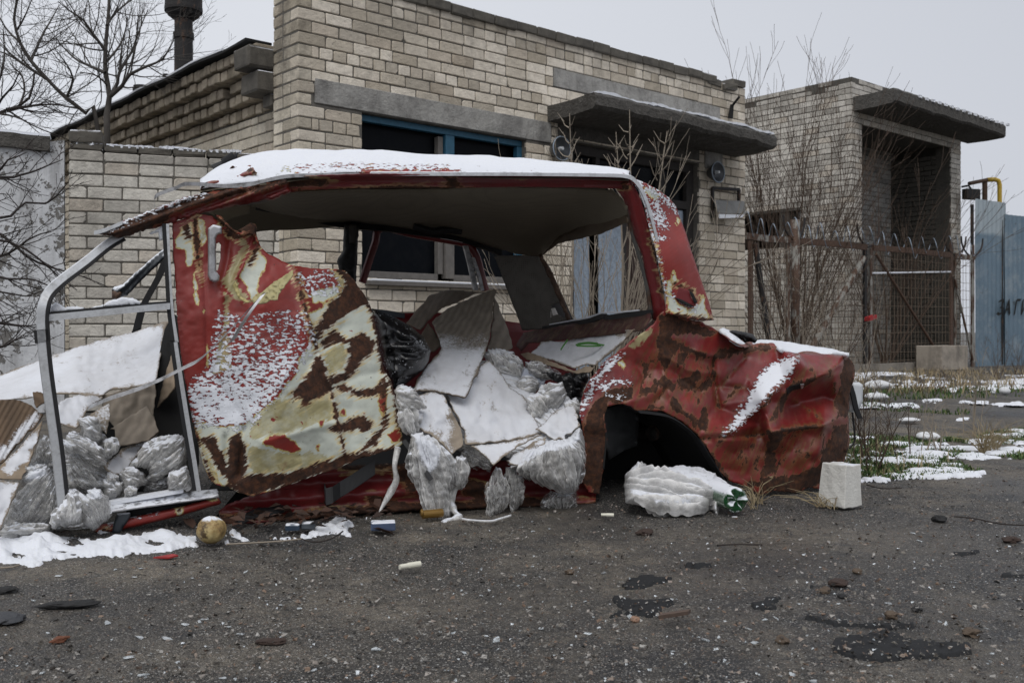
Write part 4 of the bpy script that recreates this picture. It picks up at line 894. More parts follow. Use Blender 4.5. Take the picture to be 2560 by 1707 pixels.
for ch in 'ЗА ГИН':
    if ch == ' ': x += 6; continue
    for l in G[ch]:
        pts = [DP(x + a * 3.0 + (b - 5) * .4, 786 - b * 3.6, 18.31 + (x + a * 3.0 - 2512) * .0063) for a, b in l]; mb.strip(pts, cdv * .022 + UP * .022, cnv * .003)
    x += 18
mb.build('graffiti', m_black_d, fence2)

# ---------------------------------------------------------------- rusty mesh fence with gate
FP_ = Plane((3.27, 13.8, 0), math.radians(38.5))
def fpt(px, z, off=0): t, _ = FP_.px(px, 700, off); return FP_.pt(t, z, off)
fe = thing('mesh_fence', 'rusty welded mesh fence with angle iron posts and a diagonal brace', 'fence', FP_.pt(3, 0))
def post(px, w, zt, mat, flange=True, lean=0, off=0):
    mb = MB(); b, t = fpt(px, 0, off), fpt(px + lean, zt, off); d = FP_.d; mb.strip([b, t], d * w * .5, FP_.n * .006)
    if flange: mb.strip([b + d * w * .5 - FP_.n * .03, t + d * w * .5 - FP_.n * .03], d * .005, FP_.n * .035)
    mb.build('post', mat, fe)
RT = 1.95
post(1876, .10, RT, m_rust); post(1970, .07, RT, m_rustpaint); post(2178, .05, 1.97, m_rustpaint); post(2164, .055, 1.97, m_rustdark); post(2379, .10, 2.18, m_rust); post(2432, .10, 2.17, m_rustpaint); post(2388, .04, 1.95, m_rustpaint)
mb = MB(); mb.tube([fpt(1988, 0), fpt(1988, 2.25)], .065, 12); mb.build('pipe_post', m_rustpaint, fe, smooth=True)
for a, b, m, z in ((1866, 1975, m_rustpaint, RT), (1996, 2166, m_rust, RT), (2182, 2376, m_rust, RT), (2386, 2436, m_rustpaint, RT)):
    mb = MB(); mb.strip([fpt(a, z), fpt((a + b) / 2, z - jit(.02)), fpt(b, z)], UP * .045, FP_.n * .02); mb.build('top_rail', m, fe)
for a, b, za, zb, r, m in ((2022, 2160, .32, 1.78, .045, m_rustpaint), (2190, 2360, 1.85, .1, .022, m_rust), (2385, 2432, 1.6, .12, .02, m_rustpaint), (1888, 1932, 1.85, .1, .04, m_rustdark)):
    mb = MB(); mb.tube([fpt(a, za, .04), fpt(b, zb, .04)], r, 8); mb.build('brace', m, fe)
for a, b, dx in ((1880, 1972, 9.0), (1998, 2160, 8.2), (2184, 2374, 8.6), (2392, 2428, 8.)):
    mb = MB()
    for x in np.arange(a, b, dx): mb.tube([fpt(x + jit(1), .08, .01), fpt(x + jit(1.5), RT - .04, .01)], .0045, 4, False)
    for z in np.arange(.15, RT - .05, .15): mb.tube([fpt(a, z + jit(.015)), fpt((a + b) / 2, z + jit(.02)), fpt(b, z + jit(.015))], .0038, 4, False)
    mb.build('wire_mesh', m_wire, fe)
mb = MB(); mb.strip([fpt(2182, 1.55, .03), fpt(2376, 1.66, .03)], UP * .012, FP_.n * .012); mb.build('snowy_rod', m_snow, fe)
for x in (1985, 2170, 2388, 2430):
    mb = MB()
    for s in (-1, 1): mb.tube(smooth_line([fpt(x, 1.95), fpt(x + s * 14, 2.02), fpt(x + s * 24, 2.14), fpt(x + s * 27, 2.30)], .03), .016, 6)
    mb.build('wire_hook', m_rustdark, fe)
rw = MB()
for a, b in ((1866, 1985), (1985, 2170), (2170, 2388), (2388, 2440)):
    th = np.linspace(0, 2 * math.pi * (b - a) / 33, int((b - a) * 1.3)); s = th / th[-1] + .012 * np.sin(th * .37)
    rw.tube([fpt(lerp(a, b, q), 2.12 + .15 * math.cos(h) + .05 * math.sin(q * 21) - .08 * math.sin(q * 3.1), .2 * math.sin(h)) for q, h in zip(s, th)], .006, 4, False)
rz = rw.build('razor_wire', m_tin, None, label='coiled silver razor wire stretched along the top of the rusty fence', cat='razor wire')
mb = MB(); c = fpt(2174, .84, .1); mb.box(c + FP_.d * .03, FP_.d * .10 + UP * .02, FP_.n * .05, UP * .035, .01); tape = mb.build('warning_tape', plain('red_tape', (.32, .012, .016), .5, .2, 20, .2), None, label='red tape bundle wound round the gate posts of the rusty fence', cat='tape')
mb = MB(); mb.box(fpt(2355, .2, .35), FP_.d * .42, FP_.n * .22, UP * .2, .012, .006); mb.build('concrete_block', stone('tan_concrete', (.3, .26, .21), (.42, .37, .31), 8, .4), None, label='tan concrete block at the foot of the rusty fence', cat='block')
# low kerb under the mesh
mb = MB(); mb.strip([fpt(2000, .05, .03), fpt(2180, .05, .03), fpt(2380, .05, .03)], FP_.n * .05, UP * .07); mb.build('fence_kerb', stone('kerb', (.2, .18, .15), (.32, .29, .25), 8, .4), fe)
# ---------------------------------------------------------------- the wreck
car = thing('wrecked_car', 'crushed red saloon body without wheels, peeling and rusted, with snow on its roof', 'wrecked car', CO)
def carpt(u, v, z): return CO + CU * u + CN * v + UP * z
def crump(amp, sc=40, s=1): return lambda x, y: amp * (ridge(x / sc, y / sc, 3, s) - .5)
def cline(pts, v, step=8): 
    """traced line -> smooth world line; v a number or one value per point"""
    vs = np.broadcast_to(np.asarray(v, float), (len(pts),)); q = smooth_line([(a, b, c * 300) for (a, b), c in zip(pts, vs)], step)
    return CP(q[:, 0], q[:, 1], q[:, 2] / 300)
# roof: near gutter, crown and far edge
NE = [(500, 472), (560, 463), (640, 452), (719, 442), (800, 437), (921, 432), (1100, 434), (1300, 435), (1480, 437), (1572, 440)]
KE = [(500, 460), (540, 429), (600, 406), (672, 391), (765, 385), (921, 389), (1142, 400), (1363, 417), (1500, 430), (1578, 444)]
ne = smooth_line(NE, 14); ke = smooth_line(KE, 14); n = 90
def at_s(a, n): s = np.linspace(0, len(a) - 1, n); i = np.clip(s.astype(int), 0, len(a) - 2); return a[i] + (a[i + 1] - a[i]) * (s - i)[:, None]
ne, ke = at_s(ne, n), at_s(ke, n)
VS = np.r_[0, .012, .03, .06, np.linspace(.1, 1.40, 26)]
def roof_pts(lift=0, vs=VS):
    out = []
    for i in range(n):
        N = CP(ne[i, 0], ne[i, 1], 0.0); K = CP(ke[i, 0], ke[i, 1], .5); s = i / (n - 1)
        uN = np.dot(N - CO, CU); uK = np.dot(K - CO, CU); zf = min(N[2], K[2]) - .03
        for v in vs:
            a, b, c = (v - .5) * (v - 1.4) / .7, v * (v - 1.4) / (.5 * -.9), v * (v - .5) / (1.4 * .9)
            z = N[2] * a + K[2] * b + zf * c; u = uN + (uK - uN) * min(1, v / .5)
            l = min(1, v / .05); z += .018 * (l - v / .5 * (v < .5) * l) if v < .5 else 0
            out.append(carpt(u, v, z + lift(s, v) + .006 * float(vn(u * 5, v * 5, 1.2)))) 
    return np.array(out)
def grid_faces(n, m): return [(i * m + j, (i + 1) * m + j, (i + 1) * m + j + 1, i * m + j + 1) for i in range(n - 1) for j in range(m - 1)]
V = roof_pts(lambda s, v: 0.); m = len(VS); SS = np.repeat(np.linspace(0, 1, n), m); VV = np.tile(VS, n)
XX = np.repeat(ne[:, 0], m)
sf = np.where(VV < .02, 1.2, np.where(VV < .09, np.where((XX > 690) & (XX < 1130), .55, 1.7), 1.9)) - 2.2 * ((XX > 905) & (XX < 1150) & (VV < .02))
rf = np.where(SS < .12, .1, -1.2); pf = np.where((XX > 640) & (XX < 730) & (VV < .12), .4, -1.6)
roof = mesh_obj('roof', V, grid_faces(n, m), m_panel, car, fields=dict(rust=rf, pale=pf, yel=np.full(len(V), -3.), snow=sf), thick=.004)
V = roof_pts(lambda s, v: -.014); mesh_obj('roof_lining', V, grid_faces(n, m), m_vinyl, roof)
vs2 = np.linspace(.07, 1.37, 34)
def lift(s, v): e = min(1, (v - .07) / .16) * min(1, max(0, (s - .015) / .06)) * min(1, (1.0 - s) / .12); return .013 * math.sqrt(max(0, e)) * (1 + .25 * float(vn(s * 40, v * 12, 5.))) - .002
V = roof_pts(lift, vs2); mesh_obj('roof_snow', V, grid_faces(n, len(vs2)), m_snow, roof)
# gutter rail under the roof edge, and its bright strip
sheet('roof_rail', [(690, 452), (719, 444), (800, 440), (921, 436), (1142, 438), (1363, 438), (1562, 441), (1586, 452), (1572, 474), (1500, 470), (1300, 467), (1150, 470), (1000, 470), (860, 472), (760, 477), (690, 487), (668, 476)], [(719, 444, .0), (760, 477, .05), (1142, 438, .0), (1142, 470, .06), (1562, 441, 0), (1555, 474, .06)], 7, m_inner, car,
      bump=lambda x, y: .012 * np.cos((y - 455) / 6.), spec=dict(rust=([Z6((0, 795), (120, 800), (250, 830), (180, 850), (0, 850)), Z6((740, 800), (800, 800), (840, 850), (760, 855))], [(Z6((0, 852), (330, 852), (820, 850), (1100, 845)), 2)]), pale=[Z6((90, 805), (180, 810), (150, 830)), Z6((1000, 838), (1040, 838), (1030, 846))]), rough=1.5, label='dark red inner roof rail')
mb = MB(); mb.strip(cline([(925, 434), (1100, 434.5), (1300, 435), (1480, 437), (1562, 440), (1590, 455), (1615, 500), (1640, 590), (1660, 690), (1668, 780)], [-.012] * 10), CN * .004 + UP * .002, UP * .006 + CU * .004); mb.build('gutter_trim', m_alu, car)
# torn, rusted front end of the roof side bending down to the left
sheet_front = pillow('bent_pillar', Z1((620, 742), (700, 700), (800, 662), (900, 622), (1000, 588), (1100, 545), (1200, 510), (1310, 482), (1500, 450), (1700, 415), (1880, 372), (1900, 470), (1785, 522), (1640, 545), (1500, 568), (1350, 605), (1200, 645), (1080, 690), (960, 722), (800, 765), (700, 758)),
       [(237, 583, -.05), (420, 520, -.03), (540, 480, 0), (700, 450, .02), (300, 590, -.03)], .035, 14, 6, m_body, car, bump=lambda x, y: .016 * np.sin((y + .36 * x - 640) / 4.2) + .012 * fbm(x / 25, y / 25, 2.), rough=5,
       spec=dict(rust=([Z1((620, 742), (1000, 590), (1310, 485), (1700, 420), (1880, 380), (1880, 420), (1650, 470), (1350, 540), (1150, 600), (980, 720), (800, 765), (700, 758))], []), yel=([], [(Z1((760, 725), (950, 655), (1150, 575), (1310, 515), (1600, 455)), 3.0), (Z1((720, 735), (860, 690)), 3)]),
                 snow=([], [(Z1((640, 738), (800, 672), (1010, 585), (1200, 515), (1330, 478)), 4.5)])), label='rust-eaten roof pillar bent down at the front')
sheet('roof_fold', Z14((430, 470), (440, 370), (490, 310), (560, 280), (640, 250), (720, 225), (760, 190), (800, 215), (880, 205), (950, 178), (985, 215), (1015, 260), (1010, 330), (940, 300), (850, 320), (760, 360), (640, 375), (560, 400), (500, 440)), [(500, 470, .0), (540, 425, .12), (640, 420, .06), (600, 455, .03)], 4, m_body, car,
      bump=lambda x, y: .03 * np.sin((y + .25 * x) / 5.) + .02 * fbm(x / 12, y / 12, 4.), rough=4, spec=dict(rust=([Z14((430, 470), (440, 370), (560, 280), (760, 190), (950, 178), (1015, 260), (850, 250), (640, 300), (500, 360), (500, 440))], []), pale=[Z14((960, 220), (1015, 260), (1015, 330), (985, 300))]), label='torn crumpled front edge of the roof')
sheet('roof_fold', Z14((560, 400), (620, 360), (760, 300), (900, 290), (1000, 330), (960, 370), (820, 400), (640, 430), (520, 470), (420, 490)), .14, 6, m_black_d, car)  # black sheet painted in for the darkness of the torn opening
sheet('torn_lining', Z14((740, 375), (820, 335), (900, 310), (970, 310), (1005, 345), (940, 372), (860, 382)), .08, 5, plain('torn_lining', (.16, .11, .1), .9, .3, 30, .5), car, bump=crump(.01, 9))
mb = MB(); q = [(243, 584)]
mb.strip(cline(Z1((1012, 580), (1008, 530), (1018, 497), (1080, 468), (1150, 445), (1205, 420), (1310, 420), (1450, 432), (1600, 428), (1720, 400), (1880, 368), (2100, 362), (2352, 360)), [-.06, -.06, -.05, -.05, -.05, -.04, -.02, -.01, -.01, -.012, -.012, -.012, -.012], 5), CN * .002, UP * .006); mb.build('roof_trim', m_alu_d, car, label='thin bright trim strip torn loose at the front of the roof')
mb = MB(); mb.strip(cline(Z1((615, 738), (700, 715), (800, 672)), -.07, 5), CN * .004, UP * .006); mb.build('roof_trim', m_alu, car)
# wiper-like spring sticking up behind the roof
sp = MB(); a, b = CP(*Z1((1400, 325))[0], .75), CP(*Z1((1555, 218))[0], .75); sp.tube([a, a + (b - a) * .4, a + (b - a) * .42], [.022, .012, .012], 10); sp.tube([a + (b - a) * .35, a + (b - a) * .8, b], [.011, .011, .002], 8)
ax = (b - a) / np.linalg.norm(b - a); e1 = np.cross(ax, CN); e1 /= np.linalg.norm(e1); e2 = np.cross(ax, e1); th = np.linspace(0, 2 * math.pi * 11, 150)
sp.tube([a + (b - a) * (.4 + .45 * t / th[-1]) + (e1 * math.cos(t) + e2 * math.sin(t)) * .016 for t in th], .003, 5); sp.build('rubber_bellows', m_black, car)
# lining under the roof
sheet('headliner', Z6((-45, 880), (100, 868), (300, 858), (700, 856), (1000, 848), (1300, 852), (1500, 862), (1545, 900), (1572, 935)) + Z6((1572, 1005), (1500, 1035), (1440, 1060), (1330, 1085), (1260, 1100), (1200, 1140), (1170, 1168), (1080, 1150), (960, 1118), (800, 1070), (600, 1040), (440, 1022), (290, 1004), (100, 985), (0, 968), (-120, 950)) + Z14((960, 610), (1180, 490)),
      [(700, 475, .07), (900, 472, .07), (1142, 470, .08), (1400, 470, .08), (1540, 475, .08), (640, 525, 1.3), (860, 553, 1.36), (1000, 570, 1.36), (1142, 590, 1.36), (1230, 617, 1.33), (1345, 643, 1.28), (1400, 605, 1.1), (1500, 582, .55), (1566, 545, .12), (1000, 515, .75), (1250, 530, .7)], 9, m_vinyl, car, bump=lambda x, y: .02 * fbm(x / 70, y / 35, 3.), rough=2, label='sagging brown perforated roof lining')
sheet('window_header', Z6((1180, 1160), (1260, 1070), (1400, 1010), (1560, 965), (1575, 1005), (1500, 1035), (1440, 1060), (1330, 1085), (1260, 1100), (1200, 1142)), [(1355, 640, 1.2), (1480, 575, .55), (1566, 545, .1), (1566, 533, .1)], 6, plain('brown_vinyl', (.085, .06, .038), .55, .25, 8, .3), car, bump=crump(.01, 20), rough=2)
sheet('visor', Z14((800, 600), (1000, 500), (1180, 485), (1290, 455), (1250, 520), (1080, 575), (900, 605), (820, 612)), .09, 6, plain('grey_vinyl', (.17, .165, .15), .7, .2, 10, .2), car)
sheet('front_lining', Z14((440, 650), (600, 620), (800, 605), (940, 600), (940, 690), (760, 735), (690, 775), (600, 720)), [(600, 530, .25), (520, 525, .2), (580, 550, .4)], 6, plain('tan_vinyl', (.12, .095, .05), .7, .3, 8, .3), car, bump=crump(.015, 15))
# far side of the body, seen through the car
mb = MB(); mb.strip(cline(Z14((935, 650), (1200, 690), (1500, 720), (1900, 785), (2352, 830)) + Z6((440, 1022), (620, 1045), (800, 1072), (960, 1122), (1000, 1150)), 1.38), CN * .02, UP * .022); mb.build('far_roof_rail', m_black_d, car)
mb = MB(); mb.tube(cline(Z14((1010, 610), (1180, 640), (1350, 630), (1500, 640)), 1.2), .018, 8); mb.build('grab_handle', m_black, car)
mb = MB(); mb.tube(cline(Z6((605, 1020), (680, 1045), (760, 1040), (820, 1045)), 1.2), .018, 8); mb.build('grab_handle', m_black, car)
pillow('far_pillar', Z6((290, 1005), (358, 1012), (350, 1150), (345, 1275), (290, 1275), (255, 1185), (285, 1130)), 1.36, .05, 14, 6, m_black, car, bump=crump(.02, 12), rough=2)
sheet('belt_plate', Z14((1985, 800), (2070, 800), (2050, 1010), (1985, 1000)), 1.30, 6, plain('brown_plate', (.03, .025, .02), .5), car)
fd = MB(); P = cline(Z6((372, 1278), (400, 1190), (430, 1100), (458, 1032), (600, 1058), (760, 1086), (830, 1100), (868, 1125), (892, 1170), (910, 1240), (930, 1315)), 1.40, 6); fd.tube(P, .019, 10); far_door = fd.build('far_door_frame', m_inner, car, label='red window frame of the far door')
mb = MB(); mb.strip(cline(Z6((462, 1028), (600, 1053), (760, 1081), (830, 1095)), 1.375, 6), CN * .012, UP * .004); mb.build('frame_snow', m_snow, far_door)
mb = MB(); mb.strip(cline(Z6((838, 1112), (860, 1200), (885, 1312)), 1.38, 6), CN * .01, CU * .012); mb.strip(cline(Z6((872, 1165), (900, 1250), (915, 1315)), 1.36, 6), CN * .01, CU * .008); mb.build('window_channel', m_alu_d, far_door)
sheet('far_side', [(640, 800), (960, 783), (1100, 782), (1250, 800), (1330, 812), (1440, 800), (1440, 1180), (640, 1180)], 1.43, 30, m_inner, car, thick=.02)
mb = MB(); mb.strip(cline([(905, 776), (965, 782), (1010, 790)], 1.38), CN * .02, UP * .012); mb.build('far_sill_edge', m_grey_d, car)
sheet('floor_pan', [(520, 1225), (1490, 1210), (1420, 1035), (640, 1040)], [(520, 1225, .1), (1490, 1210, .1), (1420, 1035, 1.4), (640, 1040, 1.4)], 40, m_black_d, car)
sheet('dark_void_sheet', Z2((960, 430), (1040, 60), (1100, -40), (1230, 60), (1260, 900), (1230, 1050), (1000, 1080), (560, 1090), (520, 800), (640, 560)), [(420, 830, .8), (480, 1220, .35), (240, 1220, .3)], 20, m_black_d, car)  # black sheet put in for the dark void inside the front end
# far rear pillar with its torn perforated trim
fpil = sheet('far_rear_pillar', Z4((815, 85), (930, 80), (1055, 88), (1110, 200), (1165, 310), (1215, 430), (1130, 455), (1060, 476), (965, 478), (930, 380), (890, 280), (850, 170)), [(1240, 640, 1.3), (1350, 645, 1.22), (1310, 820, 1.28), (1420, 800, 1.1)], 8, m_vinyl2, car, holes=[Z4((1115, 345), (1160, 335), (1195, 385), (1190, 412), (1150, 395), (1125, 400))], bump=crump(.012, 40, 3), rough=1.5, hrough=2, label='dark perforated trim on the far rear pillar')
sheet('torn_trim', Z4((1118, 365), (1140, 360), (1160, 405), (1140, 418), (1115, 410)), 1.17, 5, plain('pale_backing', (.5, .47, .44), .8, .2, 40, .3), fpil)
sheet('rust_edge', Z4((1052, 80), (1068, 68), (1110, 150), (1165, 260), (1225, 425), (1205, 432), (1165, 330), (1100, 190)), [(1348, 635, 1.2), (1420, 800, 1.08), (1400, 730, 1.12)], 5, m_rust, car, bump=crump(.01, 10), rough=3)
sheet('pillar_back', Z4((1060, 70), (1115, 150), (1240, 430), (1150, 460), (1000, 470), (900, 200)), 1.46, 20, m_rustdark, car)
# rear shelf and the panel under the back window
sheet('shelf_panel', Z4((1000, 545), (960, 590), (930, 560), (970, 490), (1060, 474), (1200, 450), (1290, 432), (1400, 405), (1520, 398), (1645, 385), (1640, 425), (1600, 480), (1440, 500), (1200, 525)), [(1330, 800, 1.25), (1490, 795, .7), (1620, 785, .1), (1310, 860, 1.15), (1600, 830, .06)], 8, rusty_metal('rusty_shelf', (.07, .02, .018), .5), car, bump=crump(.02, 30), rough=2)
mb = MB(); mb.strip(cline(Z4((1075, 468), (1200, 447), (1285, 432), (1330, 425), (1395, 403), (1420, 410), (1520, 396), (1645, 384)), [1.2, .95, .78, .7, .5, .45, .3, .08], 6), CN * .02, UP * .010); mb.build('rubber_seal', m_black, car)
mb = MB(); mb.strip(cline(Z4((1100, 464), (1250, 437), (1330, 420), (1400, 400), (1480, 398), (1580, 389)), [1.2, .85, .7, .5, .38, .2], 6) + UP * .012, CN * .012, UP * .0035); mb.build('seal_snow', m_snow, car)
# near rear pillar: outer skin, dark red jamb and bright trim
rp = sheet('rear_pillar', Z13((560, 575), (600, 590), (640, 612), (720, 645), (800, 690), (870, 740), (920, 800), (940, 860), (985, 975), (1020, 1090), (1060, 1210), (1100, 1330), (1140, 1440), (1175, 1568), (1110, 1575), (1000, 1560), (850, 1520), (852, 1420), (815, 1250), (780, 1080), (740, 940), (710, 800), (670, 690), (630, 640)),
      [(1568, 437, .0), (1640, 470, .02), (1690, 510, .09), (1700, 540, .10), (1620, 560, -.01), (1650, 700, -.02), (1665, 780, -.02), (1760, 700, .06), (1783, 790, .08), (1720, 700, .0), (1700, 620, .0), (1735, 800, .0)], 6, m_panel, car,
      spec=dict(pale=([Z13((690, 660), (780, 690), (810, 730), (780, 760), (720, 720)), Z13((925, 860), (950, 890), (930, 930), (915, 910)), Z13((895, 1240), (910, 1220), (930, 1310), (890, 1320)), Z13((855, 1300), (885, 1310), (890, 1400), (930, 1450), (1010, 1500), (1040, 1480), (1090, 1440), (1080, 1380), (1110, 1400), (1120, 1480), (1150, 1568), (870, 1520))], [(Z13((735, 980), (790, 1170), (840, 1400)), 2.5)]),
                rust=([Z13((850, 1530), (1000, 1540), (1175, 1560), (1175, 1580), (850, 1570))], [(Z13((740, 950), (800, 1200), (845, 1430)), -1), (Z13((890, 1320), (930, 1330), (1020, 1370), (1060, 1440)), 1.5)]),
                snow=([Z13((560, 570), (640, 612), (800, 690), (925, 815), (935, 850), (880, 800), (780, 720), (690, 660), (640, 640)), Z13((755, 970), (810, 1000), (850, 1010), (820, 1035), (770, 1010)), Z13((880, 1390), (960, 1430), (1060, 1480), (1040, 1500), (960, 1450))], [(Z13((670, 690), (720, 820), (800, 900)), 9), (Z13((790, 790), (830, 930)), 8), (Z13((740, 930), (800, 1180), (850, 1400)), 1)])), label='near rear pillar with torn air vent')
sheet('air_vent', Z13((888, 1325), (1010, 1370), (1025, 1420), (1060, 1450), (1040, 1480), (930, 1430), (895, 1390)), -.012, 5, m_inner, rp)
sheet('vent_slot', Z13((910, 1415), (960, 1430), (1040, 1475), (1020, 1482), (940, 1445)), -.018, 5, m_black_d, rp, thick=.002)
sheet('vent_slot', Z13((1010, 1375), (1035, 1385), (1065, 1450), (1045, 1455)), -.019, 5, m_black_d, rp, thick=.002)
sheet('door_jamb', Z13((500, 655), (540, 640), (600, 640), (640, 665), (680, 760), (720, 900), (760, 1080), (800, 1260), (835, 1420), (850, 1530), (800, 1568), (760, 1568), (750, 1480), (720, 1300), (690, 1130), (640, 1010), (600, 850), (560, 740), (520, 690)), [(1545, 470, .05), (1585, 460, .0), (1570, 560, .09), (1625, 560, 0), (1635, 750, .09), (1660, 750, .0)], 6, m_inner, car, bump=lambda x, y: .008 * np.cos((x - .22 * y) / 5.5),
      spec=dict(yel=([], [(Z13((725, 990), (770, 1100), (800, 1230), (830, 1380)), 1.5)]), rust=([Z13((500, 640), (600, 640), (590, 690), (530, 680))], [(Z13((740, 1000), (790, 1180), (840, 1400)), -1)]), pale=[Z13((515, 630), (540, 640), (520, 660))]))
mb = MB(); mb.strip(cline(Z13((572, 800), (600, 900), (640, 1040), (680, 1170), (720, 1330), (745, 1500)), .11, 8), CN * .008, CU * .005); mb.build('window_seal', rusty_metal('seal_metal', (.12, .12, .11), .4), car)
# rear quarter
QP = Z5((625, 205), (650, 190), (760, 225), (900, 275), (985, 318), (1010, 330), (1080, 385), (1150, 418), (1225, 395), (1330, 393), (1380, 440), (1500, 460), (1700, 462), (1790, 470), (1830, 530), (1832, 600), (1805, 700), (1792, 830), (1802, 980), (1790, 1060), (1740, 1180), (1690, 1250), (1620, 1300), (1560, 1285), (1480, 1325), (1340, 1310), (1240, 1335), (1180, 1290), (1060, 1250), (1000, 1190), (940, 1080), (860, 970), (760, 880), (640, 815), (480, 815), (440, 785), (390, 770), (295, 785), (275, 850), (292, 980), (275, 1150), (245, 1330), (180, 1320), (140, 1250), (160, 1050), (138, 910), (122, 830), (130, 750), (200, 600), (300, 490), (400, 420), (500, 340), (590, 270))
qd = facets([(x, y, v * 1.15) for (x, y), v in zip(Z5((640, 210), (980, 320), (1150, 415), (1330, 395), (1500, 462), (1700, 465), (1790, 475), (1830, 560), (1800, 800), (1800, 1000), (1690, 1250), (1480, 1320), (1240, 1330), (1060, 1250), (860, 960), (640, 810), (390, 770), (280, 900), (250, 1320), (140, 1000), (130, 800), (300, 500), (500, 345),
      (950, 490), (970, 780), (780, 560), (800, 760), (560, 560), (540, 720), (1180, 620), (1240, 900), (1480, 490), (1260, 740), (1050, 945), (1400, 650), (1440, 780), (1640, 720), (1500, 900), (1310, 945), (1640, 905), (1450, 1060), (1300, 1100), (1600, 1080), (1120, 1100), (1700, 600), (1560, 560)),
      (.01, .09, .13, .15, .09, .10, .14, .12, .10, .08, .05, .0, -.01, -.01, 0, 0, 0, .02, .02, .03, .04, .03, .03, .06, .05, .03, .0, .05, -.01, .03, .02, .0, -.03, -.04, .03, .10, .09, .02, -.07, -.02, .0, -.01, -.06, -.01, .04, .02))], .75)
RIDG = [(Z5((1480, 480), (1360, 660), (1240, 800), (1030, 965)), -.022, 26), (Z5((950, 480), (960, 640), (990, 800)), .016, 10), (Z5((960, 660), (1150, 672)), .008, 8), (Z5((1310, 945), (1470, 920), (1640, 905)), -.03, 16), (Z5((890, 985), (1090, 975), (1290, 955)), .014, 9), (Z5((640, 350), (640, 560), (700, 760), (800, 860)), -.012, 14), (Z5((850, 440), (980, 480), (1150, 440), (1340, 425)), -.016, 12), (Z5((1330, 880), (1380, 740), (1440, 660), (1620, 600), (1740, 520)), -.026, 18), (Z5((1710, 640), (1720, 860), (1640, 905)), -.012, 14), (Z5((480, 520), (520, 600), (500, 700)), .010, 12), (Z5((720, 580), (870, 700), (940, 600)), .012, 10), (Z5((980, 1000), (1180, 990)), -.008, 10), (Z5((1580, 1130), (1660, 1060), (1670, 960)), .02, 14), (Z5((1020, 640), (1080, 560), (1150, 480)), .010, 9), (Z5((1400, 700), (1540, 800), (1650, 880)), -.012, 14), (Z5((660, 480), (790, 560), (950, 580)), -.010, 11), (Z5((590, 760), (700, 640), (800, 700)), .011, 12)]
def qb(x, y):
    b = .02 * (ridge(x / 120, y / 90, 2, 2) - .5) + .0035 * fbm(x / 26, y / 26, 6.)
    for l, a, w in RIDG: b = b + 1.7 * a * np.exp(-(ldist(l, x, y) / w) ** 1.05)
    return b
EXTRA = [Z5((1440, 570), (1800, 475), (1790, 560), (1600, 630), (1430, 700), (1380, 760)), Z5((1310, 965), (1640, 910), (1720, 1000), (1650, 1160), (1500, 1200), (1320, 1210), (1270, 1110)), Z5((690, 430), (800, 430), (950, 500), (940, 700), (860, 760), (740, 700)), Z5((870, 960), (1010, 940), (1280, 960), (1260, 1200), (1150, 1240), (1010, 1150)), Z5((460, 500), (620, 440), (640, 700), (480, 720))]
def rust_crease_shade(p, l): return lambda x, y: np.maximum(field(p, x, y, l + [(q, -1.) for q, _, _ in RIDG]), np.minimum(.3 * field(EXTRA, x, y) - .6, -.34))  # the lines along every crease are rust colour painted in for crease shade
